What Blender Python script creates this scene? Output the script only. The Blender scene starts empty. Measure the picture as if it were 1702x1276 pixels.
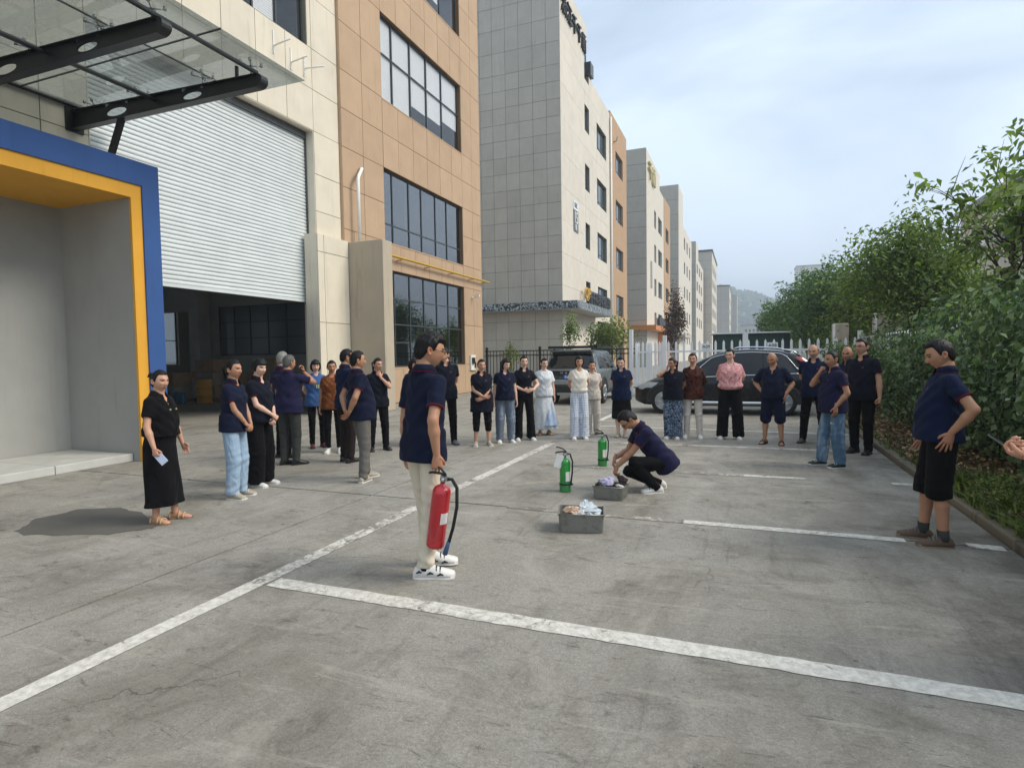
import bpy, math, random
import numpy as np
from mathutils import Vector, Matrix

random.seed(7)
RNG = np.random.default_rng(7)
SC = bpy.context.scene
COL = SC.collection
rad = math.radians

# ---------------------------------------------------------------- camera
cam_d = bpy.data.cameras.new('camera')
cam = bpy.data.objects.new('camera', cam_d)
COL.objects.link(cam)
cam_d.sensor_fit = 'HORIZONTAL'
cam_d.sensor_width = 36.0
cam_d.lens = 36.0 * 985.273 / 1702
cam_d.clip_start = 0.05
cam_d.clip_end = 6000
CAM_H = 1.65
_yaw, _pit, _rol = rad(-21.43443631), rad(-2.71257226), rad(-0.8717813)
_f = Vector((math.sin(_yaw) * math.cos(_pit), math.cos(_yaw) * math.cos(_pit), math.sin(_pit)))
_r0 = Vector((math.cos(_yaw), -math.sin(_yaw), 0))
_u0 = _r0.cross(_f)
_r = _r0 * math.cos(_rol) + _u0 * math.sin(_rol)
_u = -_r0 * math.sin(_rol) + _u0 * math.cos(_rol)
cam.matrix_world = Matrix(((_r.x, _u.x, -_f.x, 0), (_r.y, _u.y, -_f.y, 0), (_r.z, _u.z, -_f.z, CAM_H), (0, 0, 0, 1)))
SC.camera = cam

# ---------------------------------------------------------------- sky and sun
SUN_EL, SUN_AZ = rad(42), rad(78)          # azimuth measured from +Y towards +X
world = bpy.data.worlds.new('World')
SC.world = world
world.use_nodes = True
wn, wl = world.node_tree.nodes, world.node_tree.links
wn.clear()
w_out = wn.new('ShaderNodeOutputWorld')
w_sky = wn.new('ShaderNodeTexSky')
w_sky.sky_type = 'NISHITA'
w_sky.sun_disc = False
w_sky.sun_elevation = SUN_EL
w_sky.sun_rotation = SUN_AZ
w_sky.air_density = 1.4
w_sky.dust_density = 3.0
w_bg = wn.new('ShaderNodeBackground')
w_bg.inputs['Strength'].default_value = 0.08
wl.new(w_sky.outputs[0], w_bg.inputs['Color'])
# the overcast layer: pale cloud with soft structure, the same all round
w_tc = wn.new('ShaderNodeTexCoord')
w_map = wn.new('ShaderNodeMapping')
w_map.inputs['Scale'].default_value = (1.0, 1.0, 2.6)
w_n1 = wn.new('ShaderNodeTexNoise')
w_n1.inputs['Scale'].default_value = 1.7
w_n1.inputs['Detail'].default_value = 5.0
w_n1.inputs['Roughness'].default_value = 0.5
w_n1.inputs['Distortion'].default_value = 0.35
wl.new(w_tc.outputs['Generated'], w_map.inputs['Vector'])
wl.new(w_map.outputs['Vector'], w_n1.inputs['Vector'])
w_cr = wn.new('ShaderNodeValToRGB')
w_cr.color_ramp.elements[0].position = 0.36
w_cr.color_ramp.elements[0].color = (0.41, 0.51, 0.64, 1)
w_cr.color_ramp.elements[1].position = 0.62
w_cr.color_ramp.elements[1].color = (0.70, 0.82, 0.98, 1)
wl.new(w_n1.outputs['Fac'], w_cr.inputs['Fac'])
w_bg2 = wn.new('ShaderNodeBackground')
w_bg2.inputs['Strength'].default_value = 1.15
wl.new(w_cr.outputs['Color'], w_bg2.inputs['Color'])
w_mix = wn.new('ShaderNodeMixShader')
w_mix.inputs['Fac'].default_value = 0.82
wl.new(w_bg.outputs[0], w_mix.inputs[1])
wl.new(w_bg2.outputs[0], w_mix.inputs[2])
wl.new(w_mix.outputs[0], w_out.inputs['Surface'])

sun_d = bpy.data.lights.new('sun', 'SUN')
sun_d.energy = 2.6
sun_d.angle = rad(28)
sun_d.color = (1.0, 0.92, 0.80)
sun = bpy.data.objects.new('sun', sun_d)
COL.objects.link(sun)
sun.location = (20, 5, 40)
_sd = Vector((math.sin(SUN_AZ) * math.cos(SUN_EL), math.cos(SUN_AZ) * math.cos(SUN_EL), math.sin(SUN_EL)))
sun.rotation_euler = (-_sd).to_track_quat('-Z', 'Y').to_euler()

SC.view_settings.view_transform = 'Standard'
SC.view_settings.look = 'None'
SC.view_settings.exposure = 0.48
SC.view_settings.gamma = 1.0
SC.view_settings.use_curve_mapping = False
SC.render.engine = 'CYCLES'
SC.cycles.use_denoising = True
SC.cycles.max_bounces = 8
SC.cycles.transparent_max_bounces = 12
SC.cycles.caustics_reflective = False
SC.cycles.caustics_refractive = False

# ---------------------------------------------------------------- helpers
def lin(c):
    """'#rrggbb' (sRGB) -> linear rgba"""
    if isinstance(c, str):
        v = [int(c[i:i + 2], 16) / 255 for i in (1, 3, 5)]
        v = [x / 12.92 if x <= 0.04045 else ((x + 0.055) / 1.055) ** 2.4 for x in v]
        return (v[0], v[1], v[2], 1.0)
    return (c[0], c[1], c[2], 1.0)


class NT:
    """small wrapper for building node materials"""
    def __init__(self, name):
        self.m = bpy.data.materials.new(name)
        self.m.use_nodes = True
        self.n, self.l = self.m.node_tree.nodes, self.m.node_tree.links
        self.b = self.n['Principled BSDF']
        self.out = self.n['Material Output']

    def node(self, t, **kw):
        n = self.n.new(t)
        for k, v in kw.items():
            if k in n.inputs:
                n.inputs[k].default_value = v
            else:
                setattr(n, k, v)
        return n

    def link(self, a, b):
        self.l.new(a, b)

    def coord(self, kind='Object', scale=(1, 1, 1)):
        tc = self.node('ShaderNodeTexCoord')
        if kind == 'World':
            g = self.node('ShaderNodeNewGeometry')
            src = g.outputs['Position']
        else:
            src = tc.outputs[kind]
        mp = self.node('ShaderNodeMapping')
        mp.inputs['Scale'].default_value = scale
        self.link(src, mp.inputs['Vector'])
        return mp.outputs['Vector']

    def noise(self, vec, scale, detail=4, rough=0.55, dist=0.0):
        n = self.node('ShaderNodeTexNoise')
        n.inputs['Scale'].default_value = scale
        n.inputs['Detail'].default_value = detail
        n.inputs['Roughness'].default_value = rough
        n.inputs['Distortion'].default_value = dist
        self.link(vec, n.inputs['Vector'])
        return n.outputs['Fac']

    def ramp(self, fac, stops):
        r = self.node('ShaderNodeValToRGB')
        e = r.color_ramp.elements
        while len(e) < len(stops):
            e.new(0.5)
        for i, (p, c) in enumerate(stops):
            e[i].position = p
            e[i].color = lin(c) if isinstance(c, str) else ((c, c, c, 1) if isinstance(c, (int, float)) else (*c[:3], 1))
        self.link(fac, r.inputs['Fac'])
        return r.outputs['Color']

    def mix(self, a, b, fac, mode='MIX'):
        m = self.node('ShaderNodeMix', data_type='RGBA', blend_type=mode)
        for sock, v in ((m.inputs[6], a), (m.inputs[7], b)):
            if hasattr(v, 'is_linked') or hasattr(v, 'links'):
                self.link(v, sock)
            else:
                sock.default_value = lin(v)
        if isinstance(fac, (int, float)):
            m.inputs[0].default_value = fac
        else:
            self.link(fac, m.inputs[0])
        return m.outputs[2]

    def math(self, op, a, b=None, clamp=False):
        m = self.node('ShaderNodeMath', operation=op, use_clamp=clamp)
        for i, v in enumerate((a, b)):
            if v is None:
                continue
            if isinstance(v, (int, float)):
                m.inputs[i].default_value = v
            else:
                self.link(v, m.inputs[i])
        return m.outputs[0]

    def bump(self, h, strength=0.3, dist=0.01, prev=None):
        b = self.node('ShaderNodeBump')
        b.inputs['Strength'].default_value = strength
        b.inputs['Distance'].default_value = dist
        self.link(h, b.inputs['Height'])
        if prev is not None:
            self.link(prev, b.inputs['Normal'])
        return b.outputs['Normal']

    def base(self, v):
        if isinstance(v, (str, tuple)):
            self.b.inputs['Base Color'].default_value = lin(v)
        else:
            self.link(v, self.b.inputs['Base Color'])

    def normal(self, v):
        self.link(v, self.b.inputs['Normal'])

    def set(self, **kw):
        for k, v in kw.items():
            k = {'rough': 'Roughness', 'metal': 'Metallic', 'spec': 'Specular IOR Level', 'coat': 'Coat Weight', 'sheen': 'Sheen Weight',
                 'trans': 'Transmission Weight', 'ior': 'IOR', 'alpha': 'Alpha'}.get(k, k)
            if isinstance(v, (int, float)):
                self.b.inputs[k].default_value = v
            else:
                self.link(v, self.b.inputs[k])
        return self


def simple(name, c, rough=0.6, metal=0.0, var=0.12, vscale=6.0, bump=0.0, bscale=40.0, coord='Object', rnd=0.0, **kw):
    """plain surface with a little colour variation and relief"""
    t = NT(name)
    v = t.coord(coord)
    col = lin(c)
    n = t.noise(v, vscale, 5, 0.6)
    k = t.node('ShaderNodeMapRange')
    k.inputs['From Min'].default_value = 0.3
    k.inputs['From Max'].default_value = 0.7
    k.inputs['To Min'].default_value = 1 - var
    k.inputs['To Max'].default_value = 1 + var
    t.link(n, k.inputs['Value'])
    fac = k.outputs[0]
    if rnd:
        oi = t.node('ShaderNodeObjectInfo')
        k2 = t.node('ShaderNodeMapRange')
        k2.inputs['To Min'].default_value = 1 - rnd
        k2.inputs['To Max'].default_value = 1 + rnd
        t.link(oi.outputs['Random'], k2.inputs['Value'])
        fac = t.math('MULTIPLY', fac, k2.outputs[0])
    vm = t.node('ShaderNodeVectorMath', operation='SCALE')
    vm.inputs[0].default_value = col[:3]
    t.link(fac, vm.inputs['Scale'])
    t.base(vm.outputs[0])
    t.set(rough=rough, metal=metal, **kw)
    if bump:
        t.normal(t.bump(t.noise(v, bscale, 4, 0.6), bump, 0.01))
    return t.m


BASE = {}


def base_of(o):
    return BASE.get(o.name, Vector((0, 0, 0))) if o is not None else Vector((0, 0, 0))


def link_mesh(name, me, mat=None, parent=None, loc=None):
    o = bpy.data.objects.new(name, me)
    COL.objects.link(o)
    if mat is not None and len(me.materials) == 0:
        me.materials.append(mat)
    if parent is not None:
        o.parent = parent
    if loc is not None:
        o.location = loc
    return o


def tag(o, label=None, cat=None, group=None, kind=None):
    if label:
        o['label'] = label
    if cat:
        o['category'] = cat
    if group:
        o['group'] = group
    if kind:
        o['kind'] = kind
    return o


def thing(name, label, cat, loc=(0, 0, 0), rz=0.0, group=None):
    o = bpy.data.objects.new(name, None)
    o.empty_display_size = 0.2
    COL.objects.link(o)
    o.location = loc
    o.rotation_euler = (0, 0, rz)
    BASE[o.name] = Vector(loc)
    return tag(o, label, cat, group)


class MB:
    """collects boxes, tubes and sheets into one mesh"""
    def __init__(self):
        self.v, self.f, self.smooth = [], [], []

    def add(self, vs, fs, smooth=False):
        n = len(self.v)
        self.v += [tuple(p) for p in vs]
        self.f += [tuple(i + n for i in f) for f in fs]
        self.smooth += [smooth] * len(fs)
        return self

    def box(self, x0, x1, y0, y1, z0, z1, M=None):
        vs = [(x0, y0, z0), (x1, y0, z0), (x1, y1, z0), (x0, y1, z0), (x0, y0, z1), (x1, y0, z1), (x1, y1, z1), (x0, y1, z1)]
        if M is not None:
            vs = [M @ Vector(p) for p in vs]
        return self.add(vs, [(0, 3, 2, 1), (4, 5, 6, 7), (0, 1, 5, 4), (1, 2, 6, 5), (2, 3, 7, 6), (3, 0, 4, 7)])

    def cbox(self, c, s, M=None):
        return self.box(c[0] - s[0] / 2, c[0] + s[0] / 2, c[1] - s[1] / 2, c[1] + s[1] / 2, c[2] - s[2] / 2, c[2] + s[2] / 2, M)

    def tube(self, path, r, n=8, caps=True, smooth=True):
        path = [Vector(p) for p in path]
        rs = r if isinstance(r, (list, tuple)) else [r] * len(path)
        rings, prev = [], None
        for i, p in enumerate(path):
            t = (path[min(i + 1, len(path) - 1)] - path[max(i - 1, 0)])
            t = t.normalized() if t.length > 1e-9 else Vector((0, 0, 1))
            if prev is None:
                a = Vector((0, 0, 1)) if abs(t.z) < 0.9 else Vector((1, 0, 0))
                u = t.cross(a).normalized()
            else:
                u = (prev - t * prev.dot(t)).normalized()
            prev = u
            w = t.cross(u)
            rings.append([p + (u * math.cos(k * 2 * math.pi / n) + w * math.sin(k * 2 * math.pi / n)) * rs[i] for k in range(n)])
        vs = [q for rg in rings for q in rg]
        fs = []
        for i in range(len(rings) - 1):
            for k in range(n):
                a, b = i * n + k, i * n + (k + 1) % n
                fs.append((a, b, b + n, a + n))
        self.add(vs, fs, smooth)
        if caps:
            m = len(self.v) - len(vs)
            self.f.append(tuple(m + k for k in range(n))[::-1])
            self.f.append(tuple(m + (len(rings) - 1) * n + k for k in range(n)))
            self.smooth += [False, False]
        return self

    def loft(self, rings, smooth=True, cap0=True, cap1=True, closed=True):
        n = len(rings[0])
        vs = [q for rg in rings for q in rg]
        fs = []
        for i in range(len(rings) - 1):
            for k in range(n if closed else n - 1):
                a, b = i * n + k, i * n + (k + 1) % n
                fs.append((a, b, b + n, a + n))
        m = len(self.v)
        self.add(vs, fs, smooth)
        if cap0:
            self.f.append(tuple(m + k for k in range(n))[::-1])
            self.smooth.append(False)
        if cap1:
            self.f.append(tuple(m + (len(rings) - 1) * n + k for k in range(n)))
            self.smooth.append(False)
        return self

    def lathe(self, prof, c=(0, 0, 0), n=20, M=None, smooth=True):
        rings = []
        for r, z in prof:
            rg = [Vector((c[0] + r * math.cos(2 * math.pi * k / n), c[1] + r * math.sin(2 * math.pi * k / n), c[2] + z)) for k in range(n)]
            rings.append([M @ p for p in rg] if M is not None else rg)
        return self.loft(rings, smooth)

    def mesh(self, name, off=None):
        me = bpy.data.meshes.new(name)
        vs = self.v if off is None else [(a - off.x, b - off.y, c - off.z) for a, b, c in self.v]
        me.from_pydata(vs, [], self.f)
        me.polygons.foreach_set('use_smooth', self.smooth)
        me.update()
        return me

    def build(self, name, mat, parent=None, loc=None):
        """verts are in world space; a parent thing (unrotated) keeps them in place"""
        off = WBASE(parent)
        return link_mesh(name, self.mesh(name, off if off.length else None), mat, parent, loc)

    def build_local(self, name, mat, parent=None):
        return link_mesh(name, self.mesh(name), mat, parent)


def WBASE(parent):
    v = Vector((0, 0, 0))
    while parent is not None:
        v = v + Vector(parent.location)
        parent = parent.parent
    return v


def text_mesh(body, size, extrude, name='lettering'):
    c = bpy.data.curves.new(name, 'FONT')
    c.body = body
    c.size = size
    c.extrude = extrude
    c.align_x = 'CENTER'
    c.align_y = 'CENTER'
    c.resolution_u = 2
    o = bpy.data.objects.new(name, c)
    COL.objects.link(o)
    dg = bpy.context.evaluated_depsgraph_get()
    me = bpy.data.meshes.new_from_object(o.evaluated_get(dg))
    me.name = name
    bpy.data.objects.remove(o)
    bpy.data.curves.remove(c)
    return me


def text_on(body, size, extrude, mat, loc, M3, parent=None, name='lettering', squash=1.0):
    """lettering whose x runs along M3 col0, y along col1, extruded along col2"""
    me = text_mesh(body, size, extrude, name)
    me.materials.clear()
    me.transform(Matrix.Diagonal((squash, 1, 1, 1)))
    me.transform(M3.to_4x4())
    me.transform(Matrix.Translation(Vector(loc) - WBASE(parent)))
    return link_mesh(name, me, mat, parent)


FACE_X = Matrix(((0, 0, 1), (1, 0, 0), (0, 1, 0)))      # text on a wall facing +x, reading along +y
FACE_MY = Matrix(((1, 0, 0), (0, 0, -1), (0, 1, 0)))    # text on a wall facing -y, reading along +x


def smoothstep(a, b, x):
    t = np.clip((x - a) / (b - a), 0, 1)
    return t * t * (3 - 2 * t)
# ---------------------------------------------------------------- materials
def concrete_ground():
    t = NT('worn_concrete')
    v = t.coord('World')
    big = t.noise(v, 0.45, 4, 0.6, 0.4)
    c = t.ramp(big, [(0.32, '#8c887d'), (0.5, '#a19d91'), (0.68, '#aeaa9e')])
    mid = t.noise(v, 2.6, 6, 0.68, 0.8)
    c = t.mix(c, t.ramp(mid, [(0.32, '#6b675d'), (0.52, '#a09c90'), (0.7, '#bdb9ac')]), 0.5)
    fine = t.noise(v, 22, 8, 0.8, 1.6)
    c = t.mix(c, t.ramp(fine, [(0.3, '#3f3c36'), (0.47, '#8c887f'), (0.55, '#a19d95'), (0.7, '#d0ccc2')]), 0.5)
    grit = t.noise(v, 130, 4, 0.85)
    c = t.mix(c, t.ramp(grit, [(0.34, '#45423b'), (0.5, '#928e85'), (0.66, '#cfcbc1')]), 0.36)
    speck = t.noise(v, 60, 4, 0.7, 0.6)
    c = t.mix(c, t.ramp(speck, [(0.33, '#39362f'), (0.46, '#8d897f'), (0.56, '#a5a198'), (0.68, '#d8d4ca')]), 0.20)
    # brown-olive dirt blotches, long dark scuffs, pale rubbed patches
    dirt = t.noise(t.coord('World', (1, 0.7, 1)), 0.7, 5, 0.7, 0.8)
    c = t.mix(c, '#5a5343', t.ramp(dirt, [(0.47, 0.0), (0.68, 0.52)]))
    dirt2 = t.noise(t.coord('World', (0.9, 1.2, 1)), 1.9, 8, 0.78, 1.2)
    c = t.mix(c, '#454036', t.ramp(dirt2, [(0.52, 0.0), (0.66, 0.38)]))
    pale = t.noise(t.coord('World', (1.1, 0.8, 1)), 1.1, 7, 0.75, 0.9)
    c = t.mix(c, '#b3ada0', t.ramp(pale, [(0.54, 0.0), (0.70, 0.55)]))
    sx = t.node('ShaderNodeSeparateXYZ')
    t.link(v, sx.inputs[0])
    side = t.node('ShaderNodeMapRange')
    side.inputs['From Min'].default_value = -0.4
    side.inputs['From Max'].default_value = 2.0
    side.inputs['To Max'].default_value = 0.75
    t.link(sx.outputs[0], side.inputs['Value'])
    damp = t.math('MULTIPLY', t.ramp(t.noise(v, 0.9, 5, 0.7, 0.6), [(0.4, 0.0), (0.62, 1.0)]), side.outputs[0])
    c = t.mix(c, '#4b463c', damp)
    scuff = t.noise(t.coord('World', (5.0, 0.55, 1)), 1.1, 7, 0.75, 0.7)
    c = t.mix(c, '#3d3a34', t.ramp(scuff, [(0.56, 0.0), (0.70, 0.34)]))
    scuff3 = t.noise(t.coord('World', (1.2, 4.0, 1)), 2.4, 7, 0.78, 1.5)
    c = t.mix(c, '#3f3b35', t.ramp(scuff3, [(0.575, 0.0), (0.66, 0.6)]))
    scuff2 = t.noise(t.coord('World', (0.8, 6.0, 1)), 0.9, 6, 0.72, 0.7)
    c = t.mix(c, '#b9b4a8', t.ramp(scuff2, [(0.58, 0.0), (0.70, 0.5)]))
    # short black scuffs, chips and hairline cracks
    sp = t.noise(v, 9, 6, 0.85, 2.0)
    c = t.mix(c, '#2c2924', t.ramp(sp, [(0.655, 0.0), (0.70, 0.75)]))
    vo = t.node('ShaderNodeTexVoronoi', feature='DISTANCE_TO_EDGE')
    wob = t.node('ShaderNodeVectorMath', operation='ADD')
    nn = t.node('ShaderNodeTexNoise', Scale=2.3, Detail=6.0)
    t.link(v, nn.inputs['Vector'])
    t.link(v, wob.inputs[0])
    t.link(nn.outputs['Color'], wob.inputs[1])
    t.link(wob.outputs[0], vo.inputs['Vector'])
    vo.inputs['Scale'].default_value = 0.42
    cr = t.ramp(vo.outputs['Distance'], [(0.0, 1.0), (0.005, 0.0)])
    gate = t.ramp(t.noise(v, 0.8, 2), [(0.52, 0.0), (0.6, 0.7)])
    c = t.mix(c, '#37332d', t.math('MULTIPLY', cr, gate))
    t.base(c)
    t.set(rough=t.ramp(mid, [(0.3, 0.62), (0.7, 0.86)]), spec=0.3)
    h = t.math('ADD', t.math('MULTIPLY', fine, 0.8), t.math('MULTIPLY', grit, 0.4))
    t.normal(t.bump(h, 0.8, 0.015))
    return t.m


def worn_paint():
    t = NT('worn_white_road_paint')
    v = t.coord('World')
    n1 = t.noise(v, 7, 8, 0.78, 1.6)
    n2 = t.noise(v, 60, 5, 0.8, 0.8)
    big = t.noise(v, 0.8, 3, 0.6)
    wear = t.math('ADD', t.math('MULTIPLY', n1, 0.62), t.math('MULTIPLY', n2, 0.22))
    wear = t.math('ADD', wear, t.math('MULTIPLY', big, 0.22))
    at = t.node('ShaderNodeAttribute', attribute_name='wear')
    wear = t.math('ADD', wear, at.outputs['Fac'])
    m = t.ramp(wear, [(0.525, 0.0), (0.60, 1.0)])
    fl = t.noise(v, 26, 8, 0.85, 2.2)
    m = t.math('MAXIMUM', m, t.ramp(fl, [(0.58, 0.0), (0.64, 0.85)]))
    base = t.ramp(t.noise(v, 2.6, 6, 0.65, 0.6), [(0.34, '#625e55'), (0.52, '#857f75'), (0.7, '#9b968b')])
    white = t.ramp(t.noise(v, 18, 6, 0.7), [(0.3, '#a9a59b'), (0.6, '#d6d3c9')])
    t.base(t.mix(white, base, m))
    t.set(rough=0.75, spec=0.3)
    t.normal(t.bump(n2, 0.4, 0.006))
    return t.m


def facade_mat(name, c, stain='#8b8578', streak=0.25, rnd=0.05):
    """painted cladding: each panel a touch different, rain streaks, faint grain"""
    t = NT(name)
    v = t.coord('World')
    oi = t.node('ShaderNodeObjectInfo')
    n = t.noise(v, 1.3, 5, 0.6)
    col = t.mix(c, tuple(x * 0.86 for x in lin(c)[:3]), t.ramp(n, [(0.35, 0.0), (0.7, 0.7)]))
    st = t.noise(t.coord('World', (3.2, 3.2, 0.28)), 1.6, 7, 0.75, 0.3)
    col = t.mix(col, stain, t.math('MULTIPLY', t.ramp(st, [(0.55, 0.0), (0.78, 1.0)]), streak))
    k = t.node('ShaderNodeMapRange')
    k.inputs['To Min'].default_value = 1 - rnd
    k.inputs['To Max'].default_value = 1 + rnd
    t.link(oi.outputs['Random'], k.inputs['Value'])
    vm = t.node('ShaderNodeVectorMath', operation='SCALE')
    t.link(col, vm.inputs[0])
    t.link(k.outputs[0], vm.inputs['Scale'])
    t.base(vm.outputs[0])
    t.set(rough=0.72, spec=0.3)
    t.normal(t.bump(t.noise(v, 55, 5, 0.7), 0.12, 0.006))
    return t.m


def glass_mat(name, tint=(0.16, 0.19, 0.20), keep=0.55, rough=0.02, ior=3.0, dirt=0.0):
    t = NT(name)
    t.n.remove(t.b)
    tr = t.node('ShaderNodeBsdfTransparent')
    tr.inputs[0].default_value = (*[keep * (0.5 + x) for x in tint], 1)
    gl = t.node('ShaderNodeBsdfGlossy')
    gl.inputs['Color'].default_value = (0.95, 0.97, 1.0, 1)
    gl.inputs['Roughness'].default_value = rough
    fr = t.node('ShaderNodeFresnel', IOR=ior)
    # slightly uneven sheets
    v = t.coord('World')
    nz = t.bump(t.noise(v, 0.9, 2, 0.4), 0.03, 0.05)
    t.link(nz, gl.inputs['Normal'])
    # only the outer face of a sheet mirrors
    geo = t.node('ShaderNodeNewGeometry')
    fac = t.math('MULTIPLY', fr.outputs[0], t.math('SUBTRACT', 1.0, geo.outputs['Backfacing']))
    mx = t.node('ShaderNodeMixShader')
    t.link(fac, mx.inputs[0])
    t.link(tr.outputs[0], mx.inputs[1])
    t.link(gl.outputs[0], mx.inputs[2])
    last = mx
    if dirt:
        df = t.node('ShaderNodeBsdfDiffuse')
        df.inputs['Color'].default_value = (0.5, 0.52, 0.5, 1)
        tl = t.node('ShaderNodeBsdfTranslucent')
        tl.inputs['Color'].default_value = (0.5, 0.52, 0.5, 1)
        dd = t.node('ShaderNodeMixShader')
        dd.inputs[0].default_value = 0.6
        t.link(df.outputs[0], dd.inputs[1])
        t.link(tl.outputs[0], dd.inputs[2])
        k = t.ramp(t.noise(t.coord('World', (0.5, 2.5, 1)), 2.2, 6, 0.7), [(0.3, dirt * 0.4), (0.7, dirt * 1.8)])
        m2 = t.node('ShaderNodeMixShader')
        t.link(k, m2.inputs[0])
        t.link(mx.outputs[0], m2.inputs[1])
        t.link(dd.outputs[0], m2.inputs[2])
        last = m2
    t.link(last.outputs[0], t.out.inputs['Surface'])
    return t.m


def dark_glass(name, c='#20262b', rough=0.05):
    t = NT(name)
    t.base(c)
    t.set(rough=rough, spec=0.8, ior=1.55)
    return t.m


def leaf_mat(name, c0, c1, c2, trans=0.35):
    t = NT(name)
    at = t.node('ShaderNodeAttribute', attribute_name='v')
    c = t.ramp(at.outputs['Fac'], [(0.0, c0), (0.5, c1), (1.0, c2)])
    t.base(c)
    t.set(rough=0.48, spec=0.35)
    tl = t.node('ShaderNodeBsdfTranslucent')
    vm = t.node('ShaderNodeVectorMath', operation='MULTIPLY')
    t.link(c, vm.inputs[0])
    vm.inputs[1].default_value = (1.3, 1.6, 0.6)
    t.link(vm.outputs[0], tl.inputs['Color'])
    mx = t.node('ShaderNodeMixShader')
    mx.inputs[0].default_value = trans
    t.link(t.b.outputs[0], mx.inputs[1])
    t.link(tl.outputs[0], mx.inputs[2])
    t.link(mx.outputs[0], t.out.inputs['Surface'])
    return t.m


M = {}
M['concrete'] = concrete_ground()
M['paint'] = worn_paint()
M['beige'] = facade_mat('beige_cladding', '#dcd3bf', streak=0.4, rnd=0.035)
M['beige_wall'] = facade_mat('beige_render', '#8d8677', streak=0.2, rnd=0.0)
M['orange'] = facade_mat('ochre_cladding', '#bb9f82', '#80664a', 0.4, 0.04)
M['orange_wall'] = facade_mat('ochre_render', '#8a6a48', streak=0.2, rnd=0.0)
M['tile'] = facade_mat('grey_beige_tile', '#bbb4a7', '#8d877b', 0.5, 0.05)
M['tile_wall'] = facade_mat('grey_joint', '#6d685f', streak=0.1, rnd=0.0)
M['cream'] = facade_mat('cream_facade', '#d6cfc1', '#a39c8d', 0.45, 0.03)
M['ochre_far'] = facade_mat('ochre_facade', '#b89877', '#8c6d50', 0.4, 0.03)
M['stained'] = facade_mat('stained_concrete', '#b7ab97', '#6b6152', 0.75, 0.0)
M['grey_wall'] = facade_mat('grey_render', '#a2a29d', '#6f6f69', 0.25, 0.0)
M['platform'] = simple('pale_stone_slab', '#b9bab4', 0.7, var=0.1, vscale=3, bump=0.15, coord='World')
M['yellow'] = facade_mat('yellow_paint', '#e2a63a', '#7c5f2a', 0.28, 0.0)
M['blue'] = facade_mat('blue_paint', '#365891', '#1d2f55', 0.35, 0.0)
M['black_steel'] = simple('black_painted_steel', '#1b1c1c', 0.45, var=0.25, vscale=5)
M['grey_steel'] = simple('grey_steel', '#5a5c5c', 0.4, 0.6, var=0.15)
M['steel'] = simple('bright_steel', '#a9acad', 0.3, 0.9, var=0.1)
M['window_frame'] = simple('dark_grey_window_frame', '#3b4345', 0.4, var=0.1)
M['pane'] = glass_mat('window_glass')
M['pane_clear'] = glass_mat('clear_window_glass', (0.5, 0.5, 0.5), 0.95, ior=1.7)
M['canopy_glass'] = glass_mat('grimy_canopy_glass', (0.22, 0.26, 0.25), 0.80, 0.05, 1.75, dirt=0.20)
M['far_glass'] = dark_glass('far_window_glass', '#3a444a', 0.08)
M['blind'] = simple('white_blind', '#e3e6e6', 0.7, var=0.03)
M['shutter'] = simple('white_shutter_paint', '#d3d9d9', 0.42, var=0.05, vscale=2.0, coord='World', rnd=0.03)
M['white_metal'] = simple('white_painted_metal', '#f1f2f2', 0.45, var=0.05)
M['pvc'] = simple('white_pvc', '#e6e6e0', 0.4, var=0.06)
M['gas_pipe'] = simple('yellow_pipe_paint', '#b9962c', 0.5, var=0.15)
M['interior'] = simple('grey_interior', '#dadad4', 0.85, var=0.1, vscale=1, coord='World')
M['interior_dark'] = simple('dim_interior', '#a2a29c', 0.85, var=0.15, vscale=1, coord='World')
M['black'] = simple('black_plastic', '#141414', 0.5, var=0.2)
M['rubber'] = simple('black_rubber', '#161616', 0.8, var=0.2, vscale=20)
M['dark_band'] = NT('dark_mosaic_fascia')
_t = M['dark_band']
_v = _t.coord('World')
_vo = _t.node('ShaderNodeTexVoronoi', feature='F1', Scale=3.2)
_t.link(_v, _vo.inputs['Vector'])
_t.base(_t.mix('#23292d', '#a9b3b7', _t.ramp(_t.noise(_v, 2.6, 4, 0.7, 3.0), [(0.5, 0.0), (0.54, 1.0)])))
_t.set(rough=0.4)
M['dark_band'] = _t.m
M['soil'] = None
# ---------------------------------------------------------------- ground
g = MB()
g.box(-860, 860, -260, 1460, -0.6, -0.06)
tag(g.build('ground', simple('pale_ground', '#86847c', 0.9, var=0.15, vscale=0.2, coord='World')), kind='structure')

slab_n = 0
xs_j = [-34.0, -29.0, -25.0, -20.8, -16.6, -12.45, -8.33, -4.18, 2.06]
ys_j = [-4.0, 0.93, 5.96, 10.98, 16.0, 21.0, 26.0, 31.0, 36.0]
for i in range(len(xs_j) - 1):
    for j in range(len(ys_j) - 1):
        s = MB()
        gp = 0.014
        s.box(xs_j[i] + gp, xs_j[i + 1] - gp, ys_j[j] + gp, ys_j[j + 1] - gp, -0.05, 0.0)
        tag(s.build('concrete_yard', M['concrete']), kind='structure')
s = MB()
s.box(-11.6, 12, 36.0, 420, -0.055, -0.004)
tag(s.build('street', M['concrete']), kind='structure')
s = MB()
s.box(2.4, 60, 19.0, 420, -0.05, -0.012)
tag(s.build('grass_verge_ground', simple('verge_soil', '#4b4a34', 0.95, var=0.3, vscale=0.8, coord='World')), kind='structure')


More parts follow.
